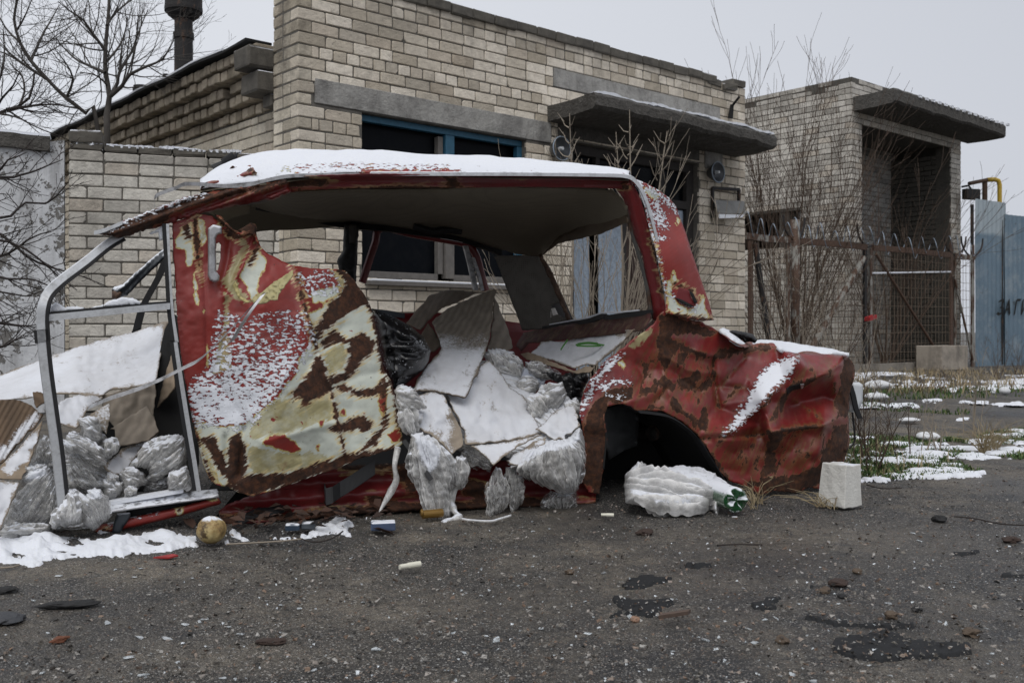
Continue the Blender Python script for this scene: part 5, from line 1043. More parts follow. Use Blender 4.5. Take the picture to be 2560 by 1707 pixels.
sheet('rear_quarter', QP, qd, 5, m_body, car, bump=qb, rough=2.2, thick=.006, spec=dict(
    rust=rust_crease_shade([Z5((620, 215), (700, 215), (980, 330), (940, 352), (760, 330), (690, 350), (740, 420), (690, 470), (665, 560), (650, 600), (720, 650), (705, 720), (790, 820), (850, 850), (845, 930), (800, 870), (700, 800), (690, 700), (640, 660), (612, 640), (648, 600), (612, 480), (602, 350)),
           Z5((500, 500), (550, 520), (540, 600), (522, 660), (600, 672), (590, 690), (500, 722), (490, 660), (522, 600)), Z5((890, 770), (918, 830), (910, 940), (875, 940), (855, 900)),
           Z5((700, 375), (850, 440), (940, 480), (1000, 430), (1160, 420), (1280, 398), (1340, 420), (1280, 440), (1130, 460), (960, 485), (900, 480), (830, 465), (760, 430)),
           Z5((300, 690), (460, 650), (455, 745), (300, 765), (270, 850), (290, 980), (270, 1150), (240, 1330), (140, 1250), (160, 1050), (150, 910), (200, 770)),
           Z5((1300, 960), (1360, 950), (1400, 960), (1340, 1080), (1350, 1200), (1250, 1220), (1270, 1100)), Z5((1745, 600), (1790, 480), (1830, 520), (1832, 640), (1800, 800), (1790, 850), (1725, 860), (1725, 740)),
           Z5((1250, 1240), (1500, 1200), (1600, 1160), (1680, 980), (1700, 900), (1790, 900), (1800, 1050), (1700, 1250), (1560, 1290), (1340, 1310), (1240, 1330)), Z5((1360, 740), (1440, 650), (1600, 600), (1580, 625), (1450, 690), (1400, 760), (1340, 870), (1300, 880)),
           Z5((740, 470), (800, 440), (770, 520), (720, 560)), Z5((730, 620), (800, 600), (860, 560), (880, 600), (820, 690), (770, 670)), Z5((860, 660), (930, 600), (940, 640), (880, 700))],
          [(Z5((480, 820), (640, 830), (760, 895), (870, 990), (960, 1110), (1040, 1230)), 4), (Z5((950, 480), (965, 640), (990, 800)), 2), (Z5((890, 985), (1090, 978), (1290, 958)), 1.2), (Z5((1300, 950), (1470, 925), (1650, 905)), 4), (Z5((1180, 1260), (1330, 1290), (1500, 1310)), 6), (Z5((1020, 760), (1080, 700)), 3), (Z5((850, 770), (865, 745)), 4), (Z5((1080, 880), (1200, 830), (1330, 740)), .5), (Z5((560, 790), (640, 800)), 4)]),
    snow=([Z5((1482, 480), (1400, 492), (1290, 530), (1235, 610), (1200, 680), (1150, 770), (1080, 870), (1025, 962), (1090, 925), (1180, 840), (1250, 770), (1330, 680), (1430, 590)), Z5((385, 460), (310, 500), (220, 610), (140, 760), (118, 850), (180, 740), (250, 610), (330, 530)), Z5((250, 660), (330, 622), (440, 632), (340, 645), (270, 690)), Z5((298, 722), (400, 720), (350, 730))], []),
    yel=([Z5((430, 410), (470, 360), (560, 290), (600, 280), (580, 330), (520, 380), (470, 440)), Z5((1290, 1220), (1350, 1205), (1340, 1250), (1300, 1250))], []),
    pale=([Z5((360, 510), (400, 490), (410, 530), (395, 560))], [])), label='caved-in rear quarter, red with brown rust and a strip of snow')
sheet('dent_hole', Z5((1410, 672), (1450, 655), (1520, 645), (1518, 670), (1440, 690), (1412, 715)), [(1990, 965, .085)] , 4, m_black_d, car, mapf=lambda x, y, v: CP(x, y, qd(x, y) + qb(x, y) - .004), thick=.002)
sheet('dent_glint', Z5((1497, 650), (1519, 646), (1516, 668), (1500, 678)), 0., 4, m_alu, car, mapf=lambda x, y, v: CP(x, y, qd(x, y) + qb(x, y) - .008), thick=.002)
# rear corner wraps round to the back panel
back = cline(Z5((1790, 475), (1830, 530), (1832, 600), (1805, 700), (1792, 830), (1802, 980), (1790, 1060), (1740, 1180), (1650, 1270)), qd(*np.array(Z5((1790, 475), (1830, 530), (1832, 600), (1805, 700), (1792, 830), (1802, 980), (1790, 1060), (1740, 1180), (1650, 1270))).T) + .004, 6)
k = len(back); V = []; ks = np.linspace(0, 1, 12)
for s in ks: V += [p + CN * s * 1.25 - CU * .25 * s * s + CU * .012 * math.sin(s * 9 + i * .3) * min(1, s * 4) for i, p in enumerate(back)]
mesh_obj('back_panel', V, grid_faces(12, k), m_body, car, fields={f: np.full(len(V), .1 if f == 'rust' else -3.) for f in FK}, thick=.005, off=1)
# boot lid, its snow, lamp shell hanging off the back
sheet('boot_lid', Z5((985, 318), (1080, 385), (1150, 418), (1330, 393), (1500, 460), (1790, 472), (1780, 455), (1700, 435), (1500, 408), (1370, 388), (1230, 385), (1120, 362), (1050, 322), (1000, 306)), [(1800, 830, .1), (1990, 885, .1), (2115, 889, .14), (2080, 873, 1.1), (2000, 862, 1.15), (1895, 853, 1.1), (1820, 826, .6)], 7, m_body, car, spec=dict(rust=lambda x, y: np.full(x.shape, -.4)))
sheet('boot_snow', Z5((1310, 398), (1380, 442), (1420, 458), (1500, 464), (1600, 466), (1700, 464), (1790, 470), (1800, 462), (1700, 436), (1600, 420), (1500, 406), (1420, 392), (1365, 384), (1250, 378), (1200, 385), (1195, 405), (1230, 412)), [(1960, 880, .09), (2110, 888, .12), (2080, 873, 1.0), (2000, 862, 1.05), (1895, 850, 1.0), (1940, 865, .2)], 5, m_snow, car, bump=lambda x, y: .0 * x, rough=1.5, thick=.012, off=0)
sheet('boot_snow', Z5((990, 312), (1060, 370), (1100, 400), (1150, 417), (1160, 408), (1110, 372), (1060, 325), (1010, 305)), [(1800, 826, .1), (1860, 866, .13), (1845, 845, .4), (1805, 822, .35)], 5, m_snow, car, rough=1.5, thick=.012, off=0)
lh = pillow('lamp_housing', Z8((716, 486), (775, 486), (806, 506), (806, 640), (772, 715), (722, 725), (688, 718), (700, 600)), .42, .05, 6, 5, m_white, car, rough=.5, label='pale plastic lamp shell hanging at the back')
mb = MB(); mb.strip(cline(Z8((708, 515), (730, 590), (752, 690), (785, 772)), .35, 6), CN * .004, CU * .012); mb.tube(cline(Z8((725, 725), (735, 820), (745, 930), (735, 965), (700, 1005)), .4, 6), .004, 6); mb.build('strap', m_black, lh)
# wheel arch: dark liner and inner walls
sheet('arch_liner', Z5((285, 790), (390, 775), (440, 790), (480, 830), (492, 880), (480, 1030), (400, 1060), (305, 1120), (285, 1000), (270, 860)), [(1530, 1030, .12), (1590, 1050, .22), (1530, 1140, .14)], 8, plain('liner', (.018, .019, .02), .7, .5, 14, .4), car, bump=crump(.02, 30))
arch = cline(Z5((275, 1180), (292, 980), (275, 850), (295, 785), (390, 770), (440, 785), (480, 815), (640, 815), (760, 880), (860, 970), (940, 1080), (1000, 1190), (1040, 1250)), .015, 8); k = len(arch)
V = [p + CN * s for s in np.linspace(0, .55, 6) for p in arch]; mesh_obj('arch_wall', V, grid_faces(6, k), m_black_d, car, thick=.004)
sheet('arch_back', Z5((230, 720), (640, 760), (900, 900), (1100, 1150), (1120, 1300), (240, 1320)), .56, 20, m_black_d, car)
mb = MB(); mb.strip(cline(Z5((470, 815), (560, 825), (660, 845), (760, 905), (850, 990), (920, 1100), (980, 1200), (1010, 1245)), .02, 8), CN * .03, (UP - CU) * .006); mb.build('arch_seal', m_black, car)
mb = MB(); mb.tube(cline(Z5((560, 930), (590, 960), (600, 980)), .4), .03, 8); mb.tube(cline(Z5((480, 950), (700, 940), (900, 960)), .5), .025, 8); mb.build('suspension_arm', m_rustdark, car)
# door skin
DOORP = Z3((60, 112), (130, 88), (170, 66), (250, 80), (300, 110), (345, 150), (385, 172), (400, 148), (440, 114), (468, 120), (474, 160), (487, 222), (530, 265), (590, 295), (650, 320), (740, 335), (870, 340), (905, 346), (945, 385), (1000, 460), (1032, 520), (1050, 590), (1062, 650), (1080, 750), (1097, 830), (1130, 880), (1142, 920), (1162, 1010), (1182, 1120), (1196, 1190), (1160, 1215), (1080, 1237), (980, 1267), (900, 1300), (700, 1370), (560, 1420), (450, 1450), (380, 1432), (330, 1402), (290, 1400), (250, 1380), (210, 1290), (182, 1180), (160, 1080), (130, 920), (105, 780), (90, 650), (76, 400), (65, 250))
dd = facets([(x, y, v) for (x, y), v in zip(Z3((60, 112), (170, 70), (300, 120), (440, 118), (485, 222), (650, 322), (870, 342), (1000, 460), (1060, 650), (1097, 830), (1160, 1010), (1196, 1190), (980, 1265), (700, 1370), (450, 1445), (290, 1395), (182, 1180), (130, 920), (76, 400), (330, 600), (520, 700), (680, 560), (640, 950), (420, 1000), (860, 700), (960, 980), (780, 1150), (520, 1180), (390, 360), (230, 560), (360, 230), (850, 480)),
     (-.02, -.01, .0, .05, .05, .05, .09, .13, .13, .11, .09, .04, -.02, -.04, -.03, -.02, -.02, -.03, -.03, -.04, -.07, -.03, -.10, -.05, .03, .02, -.05, -.08, -.01, -.045, .02, .07))], .5)
DR = [(Z3((655, 320), (760, 700), (840, 930), (905, 1240)), -.020, 10), (Z3((205, 200), (225, 560), (232, 820)), .008, 5), (Z3((320, 440), (330, 640), (290, 800)), .010, 9), (Z3((350, 150), (330, 300), (300, 420)), .022, 12), (Z3((470, 150), (400, 330), (320, 470)), -.020, 9), (Z3((410, 1120), (400, 1250), (390, 1340)), .03, 11), (Z3((320, 1160), (330, 1300)), .018, 7), (Z3((500, 1190), (640, 1150), (860, 1090)), -.014, 18), (Z3((650, 960), (760, 760), (900, 620)), .014, 20), (Z3((430, 1180), (560, 960), (740, 620)), -.010, 26), (Z3((250, 850), (430, 1100)), .012, 18), (Z3((840, 930), (980, 860), (1090, 840)), .012, 16), (Z3((420, 240), (360, 360), (340, 450)), .014, 8)]
def db(x, y):
    b = .004 * fbm(x / 50, y / 50, 2.) + .003 * (ridge(x / 30, y / 30, 2, 5) - .5)
    for l, a, w in DR: b = b + a * np.exp(-(ldist(l, x, y) / w) ** 1.3)
    return b
PALE = [Z3((180, 85), (215, 100), (228, 200), (205, 245), (190, 160)), Z3((75, 195), (120, 122), (160, 100), (168, 290), (150, 332), (130, 328), (120, 245), (80, 235)), Z3((392, 360), (470, 232), (527, 290), (512, 340), (482, 400), (476, 460), (447, 490), (420, 420), (385, 380)), Z3((160, 340), (178, 380), (190, 520), (170, 510)), Z3((206, 520), (216, 540), (214, 560)), Z3((224, 680), (236, 700), (238, 830), (226, 800)),
        Z3((725, 560), (800, 520), (890, 440), (900, 346), (1010, 400), (1080, 650), (1210, 1150), (1180, 1220), (560, 1430), (380, 1440), (300, 1400), (170, 1120), (170, 1085), (320, 1110), (420, 1090), (560, 975), (630, 890), (680, 840), (670, 780), (740, 710), (768, 690), (752, 620)), Z3((735, 455), (760, 440), (890, 415), (870, 470), (800, 500), (750, 500)), Z3((150, 1180), (220, 1170), (290, 1390), (255, 1380))]
PH = [Z3((500, 1190), (560, 1150), (610, 1150), (690, 1220), (640, 1235), (560, 1215)), Z3((575, 1300), (640, 1272), (685, 1275), (660, 1300), (590, 1312)), Z3((760, 1200), (785, 1195), (775, 1225)), Z3((880, 1035), (905, 1025), (910, 1050), (890, 1058)), Z3((775, 1085), (800, 1080), (790, 1105)), Z3((1070, 940), (1105, 930), (1110, 1010), (1095, 1060), (1075, 1000)), Z3((1120, 1150), (1170, 1120), (1180, 1170), (1140, 1190)), Z3((300, 430), (340, 440)  , (360, 470), (310, 470))]
def palef(x, y): return np.minimum(field(PALE, x, y), -field(PH, x, y))
YEL = [Z3((310, 440), (345, 480), (330, 640), (346, 700), (340, 830), (262, 850), (285, 720), (318, 600)), Z3((300, 115), (330, 150), (380, 180), (400, 230), (350, 330), (300, 400), (330, 440), (400, 500), (440, 495), (400, 450), (370, 390), (400, 300), (440, 230), (420, 190)), Z3((460, 1070), (560, 985), (680, 950), (840, 940), (865, 1060), (760, 1095), (640, 1140), (520, 1160), (430, 1175)), Z3((430, 1200), (640, 1250), (740, 1235), (890, 1262), (700, 1330), (450, 1340), (428, 1260)), Z3((840, 345), (905, 352), (900, 440), (870, 400)), Z3((800, 760), (900, 690), (925, 740), (900, 830), (830, 850)), Z3((180, 1170), (215, 1190), (285, 1390), (265, 1390)), Z3((195, 105), (215, 110), (230, 170), (205, 190)), Z3((345, 1210), (370, 1180), (360, 1300), (345, 1320)), Z3((255, 1200), (290, 1230), (310, 1320), (280, 1310))]
RUST = [Z3((890, 345), (940, 375), (1000, 460), (1035, 530), (985, 520), (925, 560), (862, 602), (802, 640), (772, 690), (762, 640), (822, 540), (852, 490), (882, 470), (917, 420)), Z3((785, 690), (860, 645), (920, 690), (990, 652), (1055, 690), (1050, 740), (982, 790), (952, 850), (902, 882), (852, 902), (822, 880), (902, 840), (932, 760), (922, 700), (852, 692), (802, 730)), Z3((762, 745), (800, 790), (812, 850), (850, 930), (765, 968), (690, 1018), (700, 960), (640, 985), (662, 920), (722, 860), (752, 800)),
        Z3((852, 910), (902, 900), (962, 930), (1050, 928), (1100, 870), (1128, 900), (1108, 940), (1118, 1100), (1080, 1150), (1060, 1198), (992, 1228), (1002, 1198), (1078, 1130), (1100, 1050), (1080, 950), (990, 958), (902, 938)), Z3((832, 1118), (902, 1092), (1000, 1052), (1038, 1100), (1020, 1138), (962, 1112), (902, 1138), (862, 1138)), Z3((330, 1402), (450, 1345), (600, 1345), (900, 1255), (1195, 1205), (1195, 1215), (900, 1302), (560, 1422), (400, 1445)),
        Z3((192, 1172), (262, 1160), (302, 1230), (330, 1300), (322, 1340), (338, 1180), (392, 1150), (412, 1200), (430, 1330), (362, 1400), (292, 1330), (252, 1250), (212, 1190)), Z3((160, 90), (178, 88), (190, 250), (200, 380), (185, 300), (170, 200)), Z3((300, 100), (345, 145), (390, 170), (440, 112), (472, 130), (440, 170), (390, 190), (340, 170)), Z3((115, 130), (140, 110), (150, 190), (130, 190))]
def sfar(x, y, polys): f = field(polys, x, y); return np.where(f < -1.2, -3., .45 * f - .1)
sk = sheet('door_skin', DOORP, dd, 4.2, m_panel, car, bump=db, rough=2.0, holes=[Z3((277, 214), (292, 206), (301, 220), (298, 290), (284, 345), (275, 345), (273, 260))], hrough=1, thick=.004, spec=dict(
    rust=(RUST, [(Z3((655, 330), (760, 700), (838, 930), (905, 1240)), 2.2), (Z3((870, 340), (945, 385), (1032, 520), (1062, 650), (1097, 830), (1142, 920), (1182, 1120), (1196, 1190)), 4.5), (Z3((188, 200), (192, 300), (200, 400)), 1.0), (Z3((470, 150), (480, 220), (440, 320)), 3), (Z3((165, 1080), (190, 1190), (260, 1390)), 1.5)]),
    pale=palef, yel=YEL, snow=lambda x, y: np.maximum(np.minimum(sfar(x, y, [Z3((310, 560), (430, 595), (600, 555), (700, 560), (755, 690), (725, 760), (655, 840), (565, 960), (480, 1060), (420, 1110), (300, 1110), (170, 1090), (140, 960), (165, 890), (250, 820), (268, 690), (290, 560)), Z3((685, 370), (830, 362), (885, 430), (840, 458), (740, 455))], ), -.15 + .95 * np.clip((y - 850) / 180, 0, 1)), field([Z3((190, 1060), (330, 960), (300, 830), (380, 840), (430, 1000), (460, 1070), (400, 1130), (330, 1120))], x, y) * .6 - .3)), label='torn door skin peeled to yellow and grey with brown rust')
pillow('door_handle', Z3((235, 140), (260, 120), (303, 130), (303, 165), (282, 172), (273, 190), (276, 350), (292, 372), (290, 396), (268, 406), (245, 396), (234, 370)), -.05, .018, 4, 3, m_alu_d, sk, rough=.4)
sheet('paint_flap', Z3((440, 492), (500, 450), (540, 415), (600, 375), (650, 345), (652, 368), (620, 410), (590, 450), (576, 488), (540, 492), (520, 502), (490, 508), (462, 506)), [(640, 750, -.10), (700, 700, -.08), (730, 680, -.03), (680, 745, -.13)], 3, plain('olive_paint_back', (.38, .34, .17), .6, .3, 30, .3), sk, bump=crump(.012, 9, 4), rough=1.5, label='curled flap of olive paint')
sheet('paint_flap', Z3((355, 420), (372, 400), (395, 470), (440, 498), (425, 505), (385, 480)), [(585, 720, -.05), (620, 752, -.07), (600, 740, -.06)], 3, plain('yellow_paint_back', (.42, .36, .15), .6, .3, 30, .3), sk, bump=crump(.008, 9, 4), rough=1)
pillow('torn_lip', Z14((560, 690), (640, 715), (700, 780), (770, 855), (850, 885), (820, 865), (890, 820), (945, 785), (1000, 800), (1018, 850), (1000, 890), (1030, 960), (1055, 1030), (1020, 1010), (990, 930), (930, 910), (880, 925), (800, 905), (720, 850), (640, 770)), [(540, 540, -.01), (600, 580, -.01), (640, 565, .03), (650, 610, .03)], .016, 4, 3, m_panel, sk, spec=dict(rust=lambda x, y: .25 * fbm(x / 8, y / 8, 2.) + .1, yel=lambda x, y: np.full(x.shape, -.2)), rough=1)
# bent bright strips lying across the door skin
mb = MB(); mb.strip(cline(Z3((508, 458), (440, 530), (385, 592), (330, 650), (230, 750), (180, 790), (130, 815), (60, 850), (0, 880)) + Z2((900, 425), (800, 460), (700, 492), (620, 525), (560, 552)), [-.13, -.14, -.15, -.15, -.15, -.15, -.14, -.13, -.12, -.10, -.08, -.06, -.04, -.02], 5), CN * .003, (UP * .8 + CU * .5) * .010); mb.build('window_trim', m_alu_d, car, label='long bent trim strip hanging across the door')
mb = MB(); mb.strip(cline(Z3((505, 462), (430, 565), (350, 695)), [-.145, -.15, -.13], 5), CN * .003, (UP * .5 + CU * .8) * .011); mb.build('window_trim', m_alu, car)
# front door frame of bright metal, and the pieces behind it
ff = MB(); P = cline(Z1((800, 752), (700, 812), (560, 925), (400, 1045), (318, 1125), (282, 1210), (272, 1320), (280, 1450)) + Z2((262, 60), (285, 300), (320, 560), (360, 850), (395, 1170)), [0, -.02, -.05, -.08, -.09, -.10, -.10, -.10, -.10, -.10, -.10, -.10, -.10], 7)
T = np.gradient(P, axis=0); T /= np.linalg.norm(T, axis=1)[:, None]; W = np.cross(T, CN); ff.strip(P, W * .0135, CN * .012, [(-1, -.8), (-.8, -1), (.8, -1), (1, -.8), (1, 1), (-1, 1)]); dfm = ff.build('front_door_frame', m_alu, car, label='bare curved metal frame of the front door')
mb = MB(); mb.strip(P + W * .016, W * .004, CN * .014); mb.build('rubber_seal', m_black, dfm)
mb = MB(); mb.strip(cline(Z1((312, 1292), (600, 1265), (900, 1235), (1112, 1216)), [-.09, -.08, -.07, -.06], 8), UP * .010, CN * .008); mb.build('window_bar', m_alu, dfm)
mb = MB(); mb.strip(cline(Z1((320, 1268), (600, 1240), (900, 1212), (1110, 1194)), [-.085, -.075, -.065, -.055], 8), UP * .006, CN * .008); mb.build('window_rubber', m_black, dfm)
mb = MB(); mb.strip(cline(Z1((1088, 680), (1102, 1000), (1120, 1250), (1150, 1450)) + Z2((1105, 130), (1135, 330), (1185, 640), (1225, 880), (1255, 1075)), -.05, 8), CU * .0075, CN * .008); mb.build('door_post', m_alu, dfm)
mb = MB(); mb.strip(cline(Z1((1072, 680), (1090, 1000), (1105, 1250), (1130, 1450)) + Z2((1085, 130), (1112, 330), (1160, 640), (1200, 880), (1230, 1075)), -.045, 8), CU * .006, CN * .014); mb.build('rubber_seal', m_black, dfm)
pillow('glass_crust', Z1((325, 1262), (330, 1215), (370, 1190), (420, 1225), (500, 1215), (560, 1228), (680, 1205), (710, 1180), (790, 1160), (870, 1160), (920, 1190), (910, 1205), (700, 1225), (500, 1245)), -.07, .008, 4, 4, m_snow, dfm, rough=3)
pillow('glass_crust', Z1((975, 740), (1010, 720), (1065, 690), (1078, 780), (1040, 785), (1035, 735), (985, 752)), -.04, .006, 4, 4, m_snow, dfm, rough=2)
pillow('windscreen_strut', Z1((1085, 830), (1085, 900), (1000, 975), (900, 1075), (830, 1150), (735, 1165), (730, 1110), (745, 1090), (800, 1075), (900, 985), (1000, 895)), .65, .03, 12, 5, m_grey_d, car, bump=lambda x, y: .012 * np.sin((y + 1.02 * x - 1000) / 6.), rough=1.5, spec=dict(rust=lambda x, y: np.full(x.shape, -3.)), label='dark folded windscreen strut with snow')
pillow('strut_end', Z1((730, 1110), (760, 1120), (800, 1120), (790, 1150), (770, 1168), (735, 1170)), .62, .03, 8, 4, m_rust, car, rough=3)
mb = MB(); mb.strip(cline(Z1((1085, 905), (1040, 1020), (980, 1130), (930, 1230), (890, 1380)) + Z2((860, 60),), .8, 8), (CU + UP * .4) * .016, CN * .006); mb.build('rubber_strip', m_black, car)
# sills
sheet('sill', [(545, 1275), (620, 1240), (700, 1212), (860, 1162), (1000, 1158), (1165, 1150), (1330, 1150), (1490, 1150), (1490, 1262), (1370, 1263), (1240, 1263), (1045, 1269), (900, 1278), (760, 1292), (640, 1304), (560, 1305)], [(545, 1275, .06), (860, 1162, .12), (1200, 1150, .12), (1490, 1150, .12), (1490, 1262, .03), (1045, 1269, .03), (640, 1304, .02)], 6, m_inner, car, rough=3, bump=lambda x, y: .016 * np.sin((y + .06 * x) / 9.) + .008 * fbm(x / 25, y / 25, 1.), thick=.01,
      spec=dict(rust=([Z12((-250, 1050), (300, 1150), (300, 1215), (-300, 1290)), Z12((800, 900), (1050, 960), (1080, 1150), (800, 1100)), Z12((1480, 1100), (1750, 1080), (1750, 1180), (1480, 1180)), Z12((60, 820), (200, 640), (240, 900), (100, 900)), Z12((120, 980), (300, 940), (290, 1050), (150, 1050))], [([(545, 1300), (760, 1290), (1045, 1266), (1240, 1262), (1490, 1262)], 8), ([(860, 1165), (1000, 1162), (1165, 1153)], 3)]), yel=([Z12((-60, 980), (-20, 990), (-30, 1010))], [])), label='dented red sill between the door openings')
pillow('front_sill', Z2((590, 1345), (640, 1292), (830, 1245), (1130, 1180), (1375, 1115), (1400, 1150), (1385, 1165), (1130, 1238), (830, 1312), (700, 1348)), [(240, 1325, .0), (540, 1250, .0)], .02, 9, 5, m_panel, car, rough=1, spec=dict(pale=[Z2((1100, 1180), (1150, 1178), (1160, 1200), (1140, 1240), (1118, 1230), (1098, 1200)), Z2((1300, 1130), (1370, 1112), (1375, 1140), (1330, 1150))], snow=([], [(Z2((830, 1240), (900, 1222), (980, 1205)), 3), (Z2((660, 1290), (720, 1275)), 5)]), rust=([Z2((1118, 1190), (1138, 1186), (1130, 1205))], [(Z2((600, 1345), (700, 1345)), 5)])), label='red front sill strip')
sheet('sill_trim', Z2((690, 1165), (900, 1132), (1200, 1082), (1372, 1066), (1382, 1110), (1200, 1136), (900, 1176), (690, 1208)), [(273, 1270, -.03), (545, 1240, -.03), (545, 1222, .03), (273, 1255, .03)], 5, m_alu_d, car, bump=lambda x, y: .008 * np.sin((y + .15 * x) / 3.2), thick=.006, label='bright sill trim with snow')
mb = MB(); mb.strip(cline(Z2((690, 1160), (800, 1142), (1000, 1108), (1160, 1080)), .02, 8) + UP * .004, CN * .025, UP * .006); mb.build('trim_snow', m_snow, car)
mb = MB(); mb.strip(cline(Z2((800, 1225), (1000, 1190), (1380, 1118)), .02, 8), UP * .016, CN * .01); mb.build('sill_gap', m_black_d, car)
pillow('rubber_flap', Z2((705, 1350), (715, 1290), (740, 1220), (830, 1213), (815, 1260), (780, 1310), (760, 1350)), -.03, .008, 5, 5, m_grey_d, car, rough=1)
mb = MB(); mb.strip(cline(Z12((130, 450), (250, 620), (340, 750), (440, 890)), [-.02, -.07, -.10, -.13], 6), (CU * .8 + UP * .5) * .008, CN * .006); mb.build('rubber_strip', m_black, car)
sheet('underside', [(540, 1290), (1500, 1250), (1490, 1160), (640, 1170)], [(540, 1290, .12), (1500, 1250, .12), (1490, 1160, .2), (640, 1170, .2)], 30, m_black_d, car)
# ---------------------------------------------------------------- rubbish in and round the wreck
m_c_grey = card_mat('grey_cardboard', (.235, .20, .16), (0, 0, CANG), 3.0, .45, 190)
m_c_brown = card_mat('brown_cardboard', (.15, .10, .062), (0, .9, CANG), 2.6, .55, 260)
m_c_tan = card_mat('tan_cardboard', (.32, .25, .18), (0, .5, CANG), 3.2, .15, 160)
m_c_dark = card_mat('dim_cardboard', (.15, .118, .09), (0, .2, CANG), 2.6, .3, 170, cover=-.8)
m_c_snow = card_mat('snowed_cardboard', (.30, .25, .195), (0, .4, CANG), 3.0, .2, 150, 55, cover=.15)
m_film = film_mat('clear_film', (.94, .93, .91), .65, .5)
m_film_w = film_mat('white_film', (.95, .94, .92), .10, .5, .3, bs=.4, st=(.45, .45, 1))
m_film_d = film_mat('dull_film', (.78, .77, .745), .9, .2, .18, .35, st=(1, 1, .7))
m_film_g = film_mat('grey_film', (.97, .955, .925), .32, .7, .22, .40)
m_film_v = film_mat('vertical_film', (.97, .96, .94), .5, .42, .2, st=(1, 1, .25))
def tg(o, label, cat, group=None):
    o['label'] = label; o['category'] = cat
    if group: o['group'] = group
    return o
def drape(ang, amp, wl=7., s=0.):
    """folds running along an angle in the trace"""
    c, q = math.cos(ang), math.sin(ang)
    def fold(x, y):
        a, b = c * x + q * y, -q * x + c * y; b = b + 12 * vn(a / 60 + s, b / 40, s) + (a * .25) * vn(b / 50, s, 2.); f = 0; t = 0
        for k, (l, w) in enumerate(((1., 1.), (.45, .6), (.22, .35))): f = f + w * (1 - np.abs(vn(a / (wl * 16 * l) + s * 3, b / (wl * 1.25 * l) + 7 * k, s + k))) ** 3; t += w
        return np.clip((f / t - .16) * 1.7, 0, 1)
    def fn(x, y): return -amp * .42 * (fold(x, y) - .35) + amp * .35 * fbm(x / 40 + s, y / 40, s)
    fn.ang = ang; fn.amp = amp; return fn
def soft(amp): return lambda x, y: amp * .5 * fbm(x / 40, y / 40, amp * 90)
def card(name, poly, ctrl, mat, label, snow=None, step=6, warp=.008, rough=1.2, seed=1, thick=.004, bump=None):
    def sfn(x, y):
        f = snow(x, y) if callable(snow) else field(snow, x, y)
        e = (sdist(poly, x, y) - 4) / 9 - .5 + .8 * fbm(x / 22, y / 22, seed + len(label) * .3); c = 1.6 * np.abs(fbm(x / 80 + len(label), y / 50, 2.7)) * 6 - .35
        return np.minimum(np.minimum(f, e), np.maximum(c, f - .8))
    sp = dict(snow=sfn) if snow is not None else None
    o = sheet(name, poly, ctrl, step, mat, None, bump=bump or (lambda x, y: warp * (1.6 * fbm(x / 70 + len(label) * .7, y / 60, seed * 1.) + .7 * ridge(x / 60 + len(label) * .37, y / 38, 2, seed))), rough=rough * 2.4, thick=thick * 1.1, spec=sp, seed=seed, rim=None if 'snow' in mat.name else m_edge, crumple=dict(grow=(1.09, 1, 1.08) if 'paper' not in name else (1.14, 1, 1.12), bend=.5, iters=60, amp=.004, wl=.06) if 'corrug' not in name and 'curl' not in name else None); return tg(o, label, 'cardboard')
def ful(v): return lambda x, y: np.full(x.shape, float(v))
# left heap
card('cardboard_sheet', Z2((-60, 545), (-40, 360), (0, 340), (150, 280), (310, 225), (450, 175), (600, 130), (800, 80), (960, 30), (1040, 8), (1078, 0), (1040, 60), (1022, 200), (1000, 320), (985, 402), (850, 425), (700, 442), (640, 485), (500, 470), (330, 470), (200, 490), (0, 515)), [(0, 935, 1.0), (200, 850, 1.05), (410, 803, 1.0), (425, 800, .9), (390, 955, .42), (250, 985, .40), (0, 1000, .40), (130, 985, .40), (200, 930, .62)], m_c_snow, 'big snow-covered cardboard sheet sloping behind the bare door frame', ful(.55), 7, .014)
card('cardboard_flap', Z2((640, 475), (800, 430), (985, 400), (985, 480), (972, 600), (985, 625), (930, 700), (760, 720), (690, 640), (655, 560)), [(250, 988, .42), (390, 958, .42), (385, 1050, .40), (280, 1060, .36)], m_c_grey, 'hanging front flap of the big snowy cardboard sheet', ful(-2.2))
card('cardboard_piece', Z2((990, 560), (1000, 500), (1050, 300), (1085, 190), (1100, 240), (1112, 420), (1060, 490)), [(395, 1010, .55), (430, 880, .6), (436, 960, .5)], m_c_tan, 'narrow tan cardboard strip wedged behind the black door post', ful(-1.6))
card('cardboard_piece', Z2((690, 690), (800, 615), (930, 540), (975, 610), (1008, 700), (940, 760), (830, 785), (760, 800), (730, 760), (722, 690)), [(275, 1075, .26), (368, 1013, .3), (395, 1075, .24), (300, 1115, .2)], m_c_grey, 'square grey cardboard piece leaning in the front of the wreck', ful(-1.8))
card('cardboard_piece', Z2((355, 560), (380, 510), (430, 488), (500, 465), (620, 475), (650, 500), (600, 530), (560, 560), (520, 620), (480, 682), (420, 665), (362, 650)), [(150, 1020, .20), (250, 990, .32), (190, 1065, .12), (145, 1055, .14)], m_c_snow, 'snowy curled cardboard with its edge bent over the bags', ful(.4), 5, .02)
card('cardboard_piece', Z2((520, 645), (560, 600), (620, 560), (690, 518), (698, 600), (690, 660), (668, 722), (640, 700), (600, 660), (560, 650)), [(210, 1050, .16), (270, 1005, .22), (265, 1080, .15)], m_c_snow, 'small folded card corner beside the curled snowy cardboard', ful(-.4), 5, .02)
